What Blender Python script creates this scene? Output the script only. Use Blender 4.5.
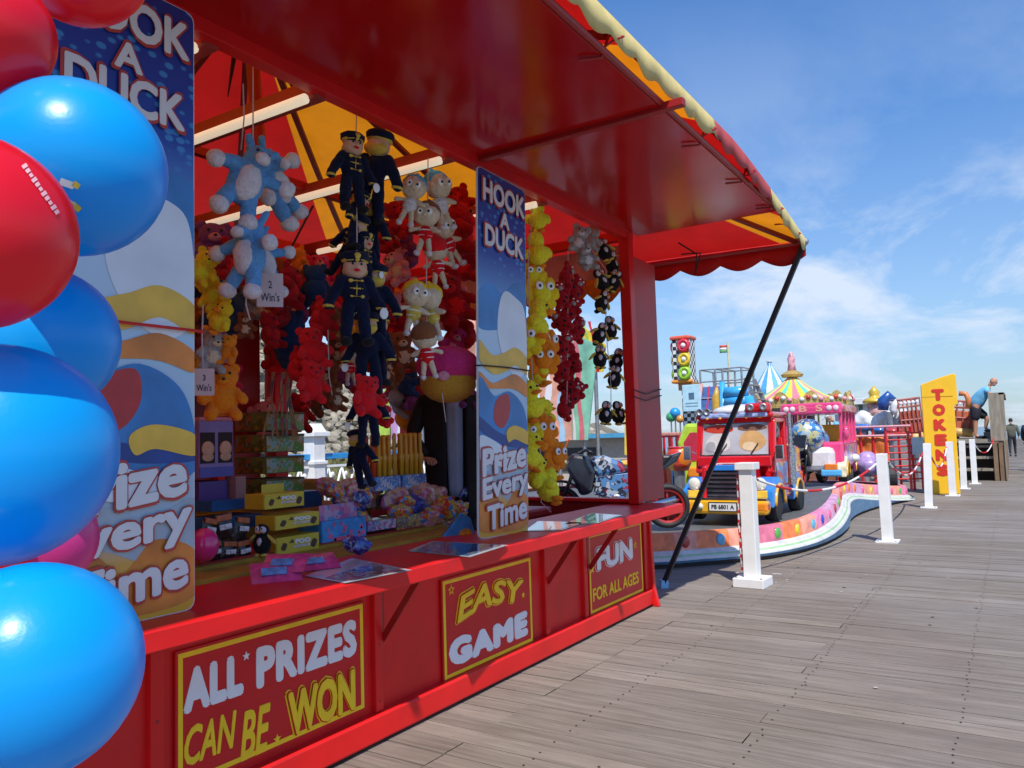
import bpy, bmesh, math, random
from mathutils import Vector, Matrix, Euler
random.seed(7)
PI = math.pi
D = bpy.data
scene = bpy.context.scene
for o in list(D.objects): D.objects.remove(o)

# ------------------------------------------------------------------ camera
FPX, EYE = 780.0, 1.5
_v = Vector((1013-512, 424-384, FPX)).normalized()
_h = Vector((1, -0.03, 0))
_n = _v.cross(_h).normalized()
if _n.y < 0: _n = -_n
_X = _n.cross(_v)
R3 = Matrix((_X, _v, -_n))              # world = R3 @ (right, down, forward)
cd = D.cameras.new('camera'); cam = D.objects.new('camera', cd)
scene.collection.objects.link(cam)
rt, up, bk = R3.col[0], -R3.col[1], -R3.col[2]
cam.matrix_world = Matrix(((rt[0], up[0], bk[0], 0), (rt[1], up[1], bk[1], 0), (rt[2], up[2], bk[2], EYE), (0, 0, 0, 1)))
cd.sensor_width = 36; cd.lens = FPX/1024*36; cd.clip_start = .05; cd.clip_end = 6000
scene.camera = cam
scene.render.resolution_x = 1024; scene.render.resolution_y = 768

def at(px, py, x=None, y=None, z=None):
    "the point of a measured sight line on the plane x=, y= or z="
    r = R3 @ Vector((px-512, py-384, FPX))
    t = x/r.x if x is not None else y/r.y if y is not None else (z-EYE)/r.z
    return Vector((0, 0, EYE)) + r*t
def depth(p):
    return (R3.transposed() @ (Vector(p)-Vector((0, 0, EYE)))).z
def m_per_px(p): return depth(p)/FPX

# ------------------------------------------------------------------ world, sun
EL, AZV = math.radians(56), Vector((0.60, -0.80, 0))
sun_dir = (AZV.normalized()*math.cos(EL) + Vector((0, 0, math.sin(EL)))).normalized()
W = D.worlds.new('World'); scene.world = W; W.use_nodes = True
nt = W.node_tree; N = nt.nodes; L = nt.links
bg = N['Background']
sky = N.new('ShaderNodeTexSky'); sky.sky_type = 'NISHITA'; sky.sun_disc = False
sky.sun_elevation = EL; sky.sun_rotation = math.atan2(sun_dir.x, sun_dir.y)
sky.air_density = 1.35; sky.dust_density = 0.25; sky.ozone_density = 6.0
tc = N.new('ShaderNodeTexCoord'); sep = N.new('ShaderNodeSeparateXYZ'); L.new(tc.outputs['Generated'], sep.inputs[0])
# project the view direction on a cloud layer
zc = N.new('ShaderNodeMath'); zc.operation = 'MAXIMUM'; L.new(sep.outputs['Z'], zc.inputs[0]); zc.inputs[1].default_value = 0.0
za = N.new('ShaderNodeMath'); za.operation = 'ADD'; L.new(zc.outputs[0], za.inputs[0]); za.inputs[1].default_value = 0.16
dv = N.new('ShaderNodeVectorMath'); dv.operation = 'DIVIDE'; L.new(tc.outputs['Generated'], dv.inputs[0])
cb = N.new('ShaderNodeCombineXYZ')
for i in range(3): L.new(za.outputs[0], cb.inputs[i])
L.new(cb.outputs[0], dv.inputs[1])
mp = N.new('ShaderNodeMapping'); mp.inputs['Scale'].default_value = (1.5, 0.9, 0.6); mp.inputs['Rotation'].default_value = (0, 0, 0.5)
mp.inputs['Location'].default_value = (1.3, 0.35, 0)
L.new(dv.outputs[0], mp.inputs[0])
nz = N.new('ShaderNodeTexNoise'); nz.inputs['Scale'].default_value = 1.15; nz.inputs['Detail'].default_value = 9; nz.inputs['Roughness'].default_value = 0.62
nz.inputs['Distortion'].default_value = 0.35; L.new(mp.outputs[0], nz.inputs['Vector'])
rp = N.new('ShaderNodeValToRGB'); rp.color_ramp.elements[0].position = 0.41; rp.color_ramp.elements[1].position = 0.64
L.new(nz.outputs['Fac'], rp.inputs[0])
# more cloud low down, almost none high up
rz = N.new('ShaderNodeValToRGB'); e = rz.color_ramp.elements
e[0].position = 0.0; e[0].color = (.85, .85, .85, 1); e[1].position = 0.50; e[1].color = (0.0, 0.0, 0.0, 1)
e2 = e.new(0.22); e2.color = (1, 1, 1, 1); e3 = e.new(0.31); e3.color = (.30, .30, .30, 1)
L.new(sep.outputs['Z'], rz.inputs[0])
ml = N.new('ShaderNodeMath'); ml.operation = 'MULTIPLY'; L.new(rp.outputs[0], ml.inputs[0]); L.new(rz.outputs[0], ml.inputs[1])
ml2 = N.new('ShaderNodeMath'); ml2.operation = 'MULTIPLY'; L.new(ml.outputs[0], ml2.inputs[0]); ml2.inputs[1].default_value = 0.95
# thin veil near the horizon
rv = N.new('ShaderNodeValToRGB'); rv.color_ramp.elements[0].position = 0; rv.color_ramp.elements[0].color = (.30, .30, .30, 1)
rv.color_ramp.elements[1].position = 0.36; rv.color_ramp.elements[1].color = (.0, .0, .0, 1); L.new(sep.outputs['Z'], rv.inputs[0])
mx0 = N.new('ShaderNodeMath'); mx0.operation = 'MAXIMUM'; L.new(ml2.outputs[0], mx0.inputs[0]); L.new(rv.outputs[0], mx0.inputs[1])
rt_ = N.new('ShaderNodeValToRGB'); L.new(sep.outputs['Z'], rt_.inputs[0])      # clear maritime air: keep the low sky blue
e = rt_.color_ramp.elements; e[0].position = 0.0; e[0].color = (.48, .66, .95, 1); e[1].position = .45; e[1].color = (.60, .86, 1.16, 1)
q = e.new(.16); q.color = (.58, .78, 1.02, 1)
mix = N.new('ShaderNodeMixRGB'); L.new(mx0.outputs[0], mix.inputs[0]); tint = N.new('ShaderNodeMixRGB'); tint.blend_type = 'MULTIPLY'; tint.inputs[0].default_value = 1; L.new(sky.outputs[0], tint.inputs[1]); L.new(rt_.outputs[0], tint.inputs[2]); L.new(tint.outputs[0], mix.inputs[1])
mix.inputs[2].default_value = (5.2, 5.9, 7.0, 1)
L.new(mix.outputs[0], bg.inputs[0]); bg.inputs[1].default_value = 0.115
sl = D.lights.new('sun', 'SUN'); sl.energy = 4.0; sl.angle = math.radians(.55); sl.color = (1, .955, .88)
so = D.objects.new('sun', sl); scene.collection.objects.link(so)
so.rotation_euler = sun_dir.to_track_quat('Z', 'Y').to_euler(); so.location = (6, -8, 20)
vs = scene.view_settings; vs.view_transform = 'Standard'; vs.look = 'None'; vs.exposure = 0.32; vs.gamma = 1
vs.use_curve_mapping = False
scene.render.engine = 'CYCLES'
scene.cycles.max_bounces = 7; scene.cycles.transparent_max_bounces = 6

# ------------------------------------------------------------------ materials
MATS = {}
def mat(name, rgb, rough=.5, metal=0, glow=0, var=.12, scale=9, bump=0, bscale=60, coat=0, trans=0, sheen=0, stretch=None, spec=.5, dirt=0):
    if name in MATS: return MATS[name]
    m = D.materials.new(name); m.use_nodes = True; t = m.node_tree; n = t.nodes; l = t.links
    b = n['Principled BSDF']; b.inputs['Roughness'].default_value = rough; b.inputs['Metallic'].default_value = metal
    b.inputs['Coat Weight'].default_value = coat; b.inputs['Coat Roughness'].default_value = .08
    b.inputs['Sheen Weight'].default_value = sheen; b.inputs['Specular IOR Level'].default_value = spec
    if glow: b.inputs['Emission Color'].default_value = (*rgb, 1); b.inputs['Emission Strength'].default_value = glow
    c = n.new('ShaderNodeTexCoord'); mpn = n.new('ShaderNodeMapping'); l.new(c.outputs['Object'], mpn.inputs[0])
    if stretch: mpn.inputs['Scale'].default_value = stretch
    z = n.new('ShaderNodeTexNoise'); z.inputs['Scale'].default_value = scale; z.inputs['Detail'].default_value = 5; l.new(mpn.outputs[0], z.inputs['Vector'])
    r = n.new('ShaderNodeMapRange'); l.new(z.outputs['Fac'], r.inputs[0]); r.inputs[1].default_value = .3; r.inputs[2].default_value = .7
    r.inputs[3].default_value = 1-var; r.inputs[4].default_value = 1+var
    mm = n.new('ShaderNodeMixRGB'); mm.blend_type = 'MULTIPLY'; mm.inputs[0].default_value = 1; mm.inputs[1].default_value = (*rgb, 1)
    l.new(r.outputs[0], mm.inputs[2]); col = mm.outputs[0]
    if dirt:
        z2 = n.new('ShaderNodeTexNoise'); z2.inputs['Scale'].default_value = scale*.45; z2.inputs['Detail'].default_value = 8; z2.inputs['Roughness'].default_value = .7
        l.new(mpn.outputs[0], z2.inputs['Vector'])
        r2 = n.new('ShaderNodeMapRange'); l.new(z2.outputs['Fac'], r2.inputs[0]); r2.inputs[1].default_value = .52; r2.inputs[2].default_value = .75; r2.inputs[4].default_value = dirt
        m2 = n.new('ShaderNodeMixRGB'); l.new(r2.outputs[0], m2.inputs[0]); l.new(col, m2.inputs[1]); m2.inputs[2].default_value = (.09, .07, .055, 1); col = m2.outputs[0]
    l.new(col, b.inputs['Base Color'])
    rr = n.new('ShaderNodeMapRange'); l.new(z.outputs['Fac'], rr.inputs[0]); rr.inputs[3].default_value = max(.02, rough-.07); rr.inputs[4].default_value = min(1, rough+.09)
    l.new(rr.outputs[0], b.inputs['Roughness'])
    if bump:
        zb = n.new('ShaderNodeTexNoise'); zb.inputs['Scale'].default_value = bscale; zb.inputs['Detail'].default_value = 4; l.new(mpn.outputs[0], zb.inputs['Vector'])
        bp = n.new('ShaderNodeBump'); bp.inputs['Strength'].default_value = bump; bp.inputs['Distance'].default_value = .02
        l.new(zb.outputs['Fac'], bp.inputs['Height']); l.new(bp.outputs[0], b.inputs['Normal'])
    if trans:
        tr = n.new('ShaderNodeBsdfTranslucent'); l.new(col, tr.inputs[0]); mxs = n.new('ShaderNodeMixShader'); mxs.inputs[0].default_value = trans
        out = n['Material Output']; l.new(b.outputs[0], mxs.inputs[1]); l.new(tr.outputs[0], mxs.inputs[2]); l.new(mxs.outputs[0], out.inputs[0])
    MATS[name] = m; return m
def printed(name, cols, scale=14, rough=.3, distort=0.0, coat=.3):
    "busy printed packaging: patches of several inks"
    if name in MATS: return MATS[name]
    m = D.materials.new(name); m.use_nodes = True; t = m.node_tree; n = t.nodes; l = t.links; b = n['Principled BSDF']
    c = n.new('ShaderNodeTexCoord')
    nz = n.new('ShaderNodeTexNoise'); nz.inputs['Scale'].default_value = scale*.8; l.new(c.outputs['Object'], nz.inputs['Vector'])
    mv = n.new('ShaderNodeMixRGB'); mv.inputs[0].default_value = .12+distort; l.new(c.outputs['Object'], mv.inputs[1]); l.new(nz.outputs['Color'], mv.inputs[2])
    v = n.new('ShaderNodeTexVoronoi'); v.inputs['Scale'].default_value = scale; l.new(mv.outputs[0], v.inputs['Vector'])
    s = n.new('ShaderNodeSeparateColor'); l.new(v.outputs['Color'], s.inputs[0])
    r = n.new('ShaderNodeValToRGB'); r.color_ramp.interpolation = 'CONSTANT'; l.new(s.outputs[0], r.inputs[0])
    el = r.color_ramp.elements; k = len(cols)
    el[0].position = 0; el[0].color = (*cols[0], 1); el[1].position = 1/k; el[1].color = (*cols[1], 1)
    for i in range(2, k): q = el.new(i/k); q.color = (*cols[i], 1)
    l.new(r.outputs[0], b.inputs['Base Color']); b.inputs['Roughness'].default_value = rough; b.inputs['Coat Weight'].default_value = coat
    MATS[name] = m; return m

RED, YEL = (.50, .012, .010), (.78, .46, .03)
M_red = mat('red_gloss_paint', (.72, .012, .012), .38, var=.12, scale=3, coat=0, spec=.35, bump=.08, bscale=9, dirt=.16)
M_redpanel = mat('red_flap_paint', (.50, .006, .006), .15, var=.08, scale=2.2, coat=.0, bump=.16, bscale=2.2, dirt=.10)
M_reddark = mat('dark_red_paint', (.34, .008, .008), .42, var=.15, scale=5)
M_redcanvas = mat('red_canvas', (.62, .012, .010), .55, var=.10, scale=4, trans=.36, bump=.2, bscale=9)
M_yelcanvas = mat('yellow_canvas', (.86, .29, .008), .55, var=.10, scale=4, trans=.45, bump=.2, bscale=9)
M_creamcanvas = mat('faded_yellow_canvas', (.80, .66, .26), .6, var=.12, scale=6, trans=.3, bump=.2, bscale=12)
M_palecanvas = mat('pale_pink_canvas', (.72, .42, .36), .5, var=.25, scale=3, trans=.35)
M_white = mat('white_paint', (.78, .78, .76), .45, var=.05, scale=6, dirt=.16)
M_whiteclean = mat('white_ink', (.80, .80, .80), .4, var=.03)
M_yellow = mat('yellow_ink', (.95, .62, .02), .45, var=.08, spec=.3)
M_black = mat('black_rubber', (.018, .018, .02), .6, var=.2)
M_blackstrap = mat('black_strap', (.012, .012, .016), .5, var=.2)
M_chrome = mat('chrome', (.62, .62, .64), .22, metal=1, var=.08)
M_steel = mat('galvanised_steel', (.36, .37, .38), .45, metal=.8, var=.15)
M_cream = mat('cream_tube', (.95, .84, .62), .4, glow=.45, var=.05)
M_dark = mat('dark_interior', (.035, .022, .02), .8, var=.2)
M_string = mat('string', (.55, .42, .40), .8, var=.1)

# ------------------------------------------------------------------ mesh helpers
def ortho(d):
    d = Vector(d).normalized(); a = Vector((0, 0, 1)) if abs(d.z) < .9 else Vector((1, 0, 0))
    u = d.cross(a).normalized(); return u, d.cross(u)
class MB:
    def __init__(s): s.bm = bmesh.new(); s.m = 0
    def _f(s, vs):
        try: f = s.bm.faces.new(vs)
        except ValueError: return None
        f.material_index = s.m; return f
    def box(s, c, d, rot=None, taper=None):
        c = Vector(c); M = Euler(rot).to_matrix() if rot else Matrix.Identity(3); vs = []
        for z in (-1, 1):
            k = taper if (taper and z > 0) else 1
            for x, y in ((-1, -1), (1, -1), (1, 1), (-1, 1)):
                vs.append(s.bm.verts.new(c + M @ Vector((x*d[0]/2*k, y*d[1]/2*k, z*d[2]/2))))
        for q in ((3, 2, 1, 0), (4, 5, 6, 7), (0, 1, 5, 4), (1, 2, 6, 5), (2, 3, 7, 6), (3, 0, 4, 7)): s._f([vs[i] for i in q])
        return s
    def bar(s, a, b, w, h=None, upv=(0, 0, 1)):
        a, b = Vector(a), Vector(b); d = (b-a).normalized(); h = h or w
        u = d.cross(Vector(upv))
        if u.length < 1e-3: u = d.cross(Vector((1, 0, 0)))
        u.normalize(); v = u.cross(d); r = []
        for p in (a, b):
            r.append([s.bm.verts.new(p + u*w/2*i + v*h/2*j) for i, j in ((-1, -1), (1, -1), (1, 1), (-1, 1))])
        s._f(r[0][::-1]); s._f(r[1])
        for i in range(4): s._f([r[0][i], r[0][(i+1) % 4], r[1][(i+1) % 4], r[1][i]])
        return s
    def tube(s, pts, r, n=8, cap=True):
        pts = [Vector(p) for p in pts]; rs = r if isinstance(r, (list, tuple)) else [r]*len(pts); rings = []
        u = None
        for i, p in enumerate(pts):
            d = (pts[min(i+1, len(pts)-1)]-pts[max(i-1, 0)]).normalized()
            if u is None: u, _ = ortho(d)
            u = (u - d*u.dot(d)).normalized(); v = d.cross(u)
            rings.append([s.bm.verts.new(p + (u*math.cos(2*PI*k/n) + v*math.sin(2*PI*k/n))*rs[i]) for k in range(n)])
        for a, b in zip(rings, rings[1:]):
            for k in range(n): s._f([a[k], a[(k+1) % n], b[(k+1) % n], b[k]])
        if cap: s._f(rings[0][::-1]); s._f(rings[-1])
        return s
    def ell(s, c, r, rot=None, u=14, v=9):
        if not isinstance(r, (list, tuple)): r = (r, r, r)
        M = Matrix.Translation(Vector(c)) @ ((Euler(rot).to_matrix() if rot else Matrix.Identity(3)).to_4x4()) @ Matrix.Diagonal((*r, 1))
        P = [[M @ Vector((math.sin(PI*j/v)*math.cos(2*PI*i/u), math.sin(PI*j/v)*math.sin(2*PI*i/u), math.cos(PI*j/v))) for i in range(u)] for j in range(1, v)]
        R_ = [[s.bm.verts.new(p) for p in r_] for r_ in P]; tp = s.bm.verts.new(M @ Vector((0, 0, 1))); bt = s.bm.verts.new(M @ Vector((0, 0, -1)))
        for i in range(u):
            k = (i+1) % u; s._f([tp, R_[0][i], R_[0][k]]); s._f([bt, R_[-1][k], R_[-1][i]])
            for j in range(v-2): s._f([R_[j][i], R_[j+1][i], R_[j+1][k], R_[j][k]])
        return s
    def lathe(s, prof, c=(0, 0, 0), n=20, rot=None, scale=(1, 1, 1)):
        M = Euler(rot).to_matrix() if rot else Matrix.Identity(3); c = Vector(c); rings = []
        for r, z in prof:
            rings.append([s.bm.verts.new(c + M @ Vector((r*math.cos(2*PI*k/n)*scale[0], r*math.sin(2*PI*k/n)*scale[1], z*scale[2]))) for k in range(n)])
        for a, b in zip(rings, rings[1:]):
            for k in range(n): s._f([a[k], a[(k+1) % n], b[(k+1) % n], b[k]])
        s._f(rings[0][::-1]); s._f(rings[-1]); return s
    def prism(s, poly, frame, t):
        "poly: 2d points, frame(u, v, w)->Vector, extruded from w=0 to w=t"
        n = len(poly); a = [s.bm.verts.new(frame(u, v, 0)) for u, v in poly]; b = [s.bm.verts.new(frame(u, v, t)) for u, v in poly]
        s._f(a[::-1]); s._f(b)
        for i in range(n): s._f([a[i], a[(i+1) % n], b[(i+1) % n], b[i]])
        return s
    def quad(s, *p): return s._f([s.bm.verts.new(Vector(q)) for q in p])
    def grid(s, fn, nu, nv):
        g = [[s.bm.verts.new(fn(i/nu, j/nv)) for j in range(nv+1)] for i in range(nu+1)]
        for i in range(nu):
            for j in range(nv): s._f([g[i][j], g[i+1][j], g[i+1][j+1], g[i][j+1]])
        return s
    def data(s, name, mats, smooth=False, recalc=True):
        if recalc: bmesh.ops.recalc_face_normals(s.bm, faces=s.bm.faces)
        me = D.meshes.new(name); s.bm.to_mesh(me); s.bm.free()
        for m in (mats if isinstance(mats, (list, tuple)) else [mats]): me.materials.append(m)
        if smooth:
            for p in me.polygons: p.use_smooth = True
        return me
    def build(s, name, mats, parent=None, smooth=False, bevel=0, loc=None, rot=None, recalc=True, solid=0):
        o = D.objects.new(name, s.data(name, mats, smooth, recalc)); scene.collection.objects.link(o)
        if parent: o.parent = parent
        if loc: o.location = loc
        if rot: o.rotation_euler = rot
        if solid: md = o.modifiers.new('solid', 'SOLIDIFY'); md.thickness = solid; md.offset = 0
        if bevel:
            b = o.modifiers.new('bevel', 'BEVEL'); b.width = bevel; b.segments = 2; b.limit_method = 'ANGLE'; b.angle_limit = math.radians(40)
            b.harden_normals = False
        return o
def tag(o, label=None, cat=None, group=None, kind=None):
    if label: o['label'] = label
    if cat: o['category'] = cat
    if group: o['group'] = group
    if kind: o['kind'] = kind
    return o
def empty(name, loc, rz=0, label=None, cat=None, group=None, rot=None, scale=1):
    o = D.objects.new(name, None); scene.collection.objects.link(o); o.location = loc; o.rotation_euler = rot or (0, 0, rz)
    o.empty_display_size = .1; o.scale = (scale,)*3
    return tag(o, label, cat, group)
def kids(o): return [c for c in D.objects if c.parent == o]
def copy_tree(o, parent=None):
    c = o.copy(); scene.collection.objects.link(c)
    if parent: c.parent = parent
    for ch in kids(o): copy_tree(ch, c)
    return c
def remeshed(mb, name, m, voxel, smooth=True):
    "melt overlapping blobs into one soft skin"
    o = mb.build(name, m); md = o.modifiers.new('r', 'REMESH'); md.mode = 'VOXEL'; md.voxel_size = voxel
    sm = o.modifiers.new('s', 'SMOOTH'); sm.iterations = 3; sm.factor = .6
    dg = bpy.context.evaluated_depsgraph_get(); dg.update()
    me = D.meshes.new_from_object(o.evaluated_get(dg)); me.name = name
    D.objects.remove(o)
    for p in me.polygons: p.use_smooth = True
    return me
def place(me, name, parent=None, loc=None, rot=None):
    o = D.objects.new(name, me); scene.collection.objects.link(o)
    if parent: o.parent = parent
    if loc: o.location = loc
    if rot: o.rotation_euler = rot
    return o
def text_mesh(txt, w, h, off=.0, ext=.002, shear=0, spacing=1, warp=None, res=3):
    cu = D.curves.new('t', 'FONT'); cu.body = txt; cu.size = 1; cu.extrude = 0.01; cu.shear = shear; cu.resolution_u = res
    cu.space_character = spacing
    o = D.objects.new('t', cu); scene.collection.objects.link(o)
    dg = bpy.context.evaluated_depsgraph_get(); dg.update()
    me = D.meshes.new_from_object(o.evaluated_get(dg)); D.objects.remove(o)
    if off > .004:      # embolden by overlaid copies, each a hair further out
        bm = bmesh.new()
        for i in range(9):
            a = i*PI/4; d = Vector((math.cos(a), math.sin(a), 0))*off if i < 8 else Vector((0, 0, 0))
            n0 = len(bm.verts); bm.from_mesh(me); bm.verts.ensure_lookup_table()
            for v in bm.verts[n0:]: v.co += d; v.co.z += .0 if v.co.z < 0 else 10*i
        bm.to_mesh(me); bm.free()
    xs = [v.co.x for v in me.vertices]; ys = [v.co.y for v in me.vertices]
    x0, x1, y0, y1 = min(xs), max(xs), min(ys), max(ys)
    for v in me.vertices:
        a, b = (v.co.x-x0)/(x1-x0), (v.co.y-y0)/(y1-y0)
        u, q = a*w, b*h
        if warp: u, q = warp(a, b, u, q)
        lift = int(v.co.z/10+.001) if v.co.z > 5 else 0
        v.co = (u, q, (ext + lift*.00012) if v.co.z > 0 else 0)
    me.name = 'lettering'
    return me
def text_on(parent, txt, m, org, w, h, ext=.002, name='lettering', rot=(PI/2, 0, PI/2), **k):
    "letters w x h with their lower left corner at org; default faces +X and runs along +Y"
    me = text_mesh(txt, w, h, ext=ext, **k); me.materials.append(m)
    return place(me, name, parent, org, rot)
def star_poly(cx, cy, r, r2=.42, a0=PI/2, n=5):
    return [(cx+(r if i % 2 == 0 else r*r2)*math.cos(a0+PI*i/n), cy+(r if i % 2 == 0 else r*r2)*math.sin(a0+PI*i/n)) for i in range(2*n)]
# ------------------------------------------------------------------ setting
def deck_material():
    m = D.materials.new('weathered_deck'); m.use_nodes = True; t = m.node_tree; n = t.nodes; l = t.links; b = n['Principled BSDF']
    c = n.new('ShaderNodeTexCoord'); at_ = n.new('ShaderNodeAttribute'); at_.attribute_name = 'board'
    mp_ = n.new('ShaderNodeMapping'); l.new(c.outputs['Object'], mp_.inputs[0]); mp_.inputs['Scale'].default_value = (1, 16, 1)
    of = n.new('ShaderNodeVectorMath'); of.operation = 'MULTIPLY_ADD'; l.new(at_.outputs['Color'], of.inputs[0]); of.inputs[1].default_value = (37, 11, 5); l.new(mp_.outputs[0], of.inputs[2])
    g = n.new('ShaderNodeTexNoise'); g.inputs['Scale'].default_value = 2.2; g.inputs['Detail'].default_value = 8; g.inputs['Roughness'].default_value = .68; l.new(of.outputs[0], g.inputs['Vector'])
    r = n.new('ShaderNodeValToRGB'); e = r.color_ramp.elements; e[0].position = .30; e[0].color = (.165, .140, .116, 1); e[1].position = .72; e[1].color = (.305, .272, .232, 1)
    q = e.new(.5); q.color = (.232, .203, .172, 1); l.new(g.outputs['Fac'], r.inputs[0])
    s = n.new('ShaderNodeSeparateColor'); l.new(at_.outputs['Color'], s.inputs[0])
    mr = n.new('ShaderNodeMapRange'); l.new(s.outputs[0], mr.inputs[0]); mr.inputs[3].default_value = .88; mr.inputs[4].default_value = 1.10
    mm = n.new('ShaderNodeMixRGB'); mm.blend_type = 'MULTIPLY'; mm.inputs[0].default_value = 1; l.new(r.outputs[0], mm.inputs[1]); l.new(mr.outputs[0], mm.inputs[2])
    # big worn patches: warm brown in one place, grey bleached in another
    g2 = n.new('ShaderNodeTexNoise'); g2.inputs['Scale'].default_value = .5; g2.inputs['Detail'].default_value = 6; g2.inputs['Roughness'].default_value = .6; l.new(c.outputs['Object'], g2.inputs['Vector'])
    r2 = n.new('ShaderNodeValToRGB'); e = r2.color_ramp.elements; e[0].position = .35; e[0].color = (.90, .84, .78, 1); e[1].position = .66; e[1].color = (1.12, 1.12, 1.14, 1); l.new(g2.outputs['Fac'], r2.inputs[0])
    m3 = n.new('ShaderNodeMixRGB'); m3.blend_type = 'MULTIPLY'; m3.inputs[0].default_value = 1; l.new(mm.outputs[0], m3.inputs[1]); l.new(r2.outputs[0], m3.inputs[2])
    # spots of dirt and droppings
    g3 = n.new('ShaderNodeTexNoise'); g3.inputs['Scale'].default_value = 9; g3.inputs['Detail'].default_value = 7; g3.inputs['Roughness'].default_value = .75; l.new(c.outputs['Object'], g3.inputs['Vector'])
    r3 = n.new('ShaderNodeMapRange'); l.new(g3.outputs['Fac'], r3.inputs[0]); r3.inputs[1].default_value = .60; r3.inputs[2].default_value = .76; r3.inputs[4].default_value = .62
    m4 = n.new('ShaderNodeMixRGB'); l.new(r3.outputs[0], m4.inputs[0]); l.new(m3.outputs[0], m4.inputs[1]); m4.inputs[2].default_value = (.085, .065, .05, 1)
    l.new(m4.outputs[0], b.inputs['Base Color']); b.inputs['Roughness'].default_value = .72; b.inputs['Specular IOR Level'].default_value = .35
    bp = n.new('ShaderNodeBump'); bp.inputs['Strength'].default_value = .5; bp.inputs['Distance'].default_value = .006; l.new(g.outputs['Fac'], bp.inputs['Height']); l.new(bp.outputs[0], b.inputs['Normal'])
    return m
def make_deck():
    bm = bmesh.new(); lay = bm.loops.layers.color.new('board'); rnd = random.Random(3)
    y = -2.0; W_ = .158; x0, x1 = -16.0, 3.6
    mdark = 1
    while y < 95:
        x = x0 - rnd.random()*2; far = y > 26
        # boards meet over joists 3.3 m apart, with a run of seams near x = 0.1
        js = [x0] + [j for j in (-12.4, -9.0, -5.7, -2.4, .06 if (int(y/W_) % 2) else -1.2, 2.1) if rnd.random() > .25] + [x1]
        for a, b2 in zip(js, js[1:]):
            z = rnd.uniform(-.0022, .0022); tl = rnd.uniform(-.0012, .0012); g = .0028 + (rnd.random() < .18)*.004
            c = (rnd.random(), rnd.random(), rnd.random(), 1)
            p = [(a+.0015, y+g), (b2-.0015, y+g), (b2-.0015, y+W_-g), (a+.0015, y+W_-g)]
            zz = [z-tl, z-tl, z+tl, z+tl]
            top = [bm.verts.new((*p[i], zz[i])) for i in range(4)]
            fs = [bm.faces.new(top)]
            if not far:
                bt = [bm.verts.new((*p[i], zz[i]-.03)) for i in range(4)]
                fs += [bm.faces.new([top[i], bt[i], bt[(i+1) % 4], top[(i+1) % 4]]) for i in (0, 2)]
            for f in fs:
                for lp in f.loops: lp[lay] = c
        y += W_
    me = D.meshes.new('deck'); bm.to_mesh(me); bm.free(); me.materials.append(deck_material())
    o = place(me, 'deck'); tag(o, kind='structure')
    # screw heads in pairs along the joists
    m = MB(); rnd = random.Random(5); y = 0.0; k = 0
    while y < 17:
        for xj in (-2.0, -1.15, -.32, .1, .9, 1.75):
            for dy in (.04, .115):
                if rnd.random() < .9:
                    c = Vector((xj+rnd.uniform(-.012, .012), y+dy+rnd.uniform(-.008, .008), .0042)); r = .0065
                    m._f([m.bm.verts.new(c+Vector((r*math.cos(a), r*math.sin(a), 0))) for a in (0, 1.05, 2.1, 3.14, 4.19, 5.24)])
        y += W_
    s = m.build('deck_screws', mat('rusty_screws', (.035, .028, .024), .7, var=.3), recalc=False); tag(s, kind='structure')
    m = MB(); m.box((-6.2, 46.5, -.12), (19.8, 97, .1)); s = m.build('underdeck_shade_sheet', mat('dark_underdeck', (.012, .010, .008), .9)); tag(s, kind='structure')  # single dark sheet added under the boards, stands in for shade in the gaps
make_deck()
m = MB(); m.quad((-900, -900, -5.5), (1500, -900, -5.5), (1500, 3500, -5.5), (-900, 3500, -5.5))
sea = m.build('sea', mat('sea_water', (.10, .17, .21), .22, var=.2, scale=.03, bump=.6, bscale=.8)); tag(sea, kind='structure')

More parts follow.
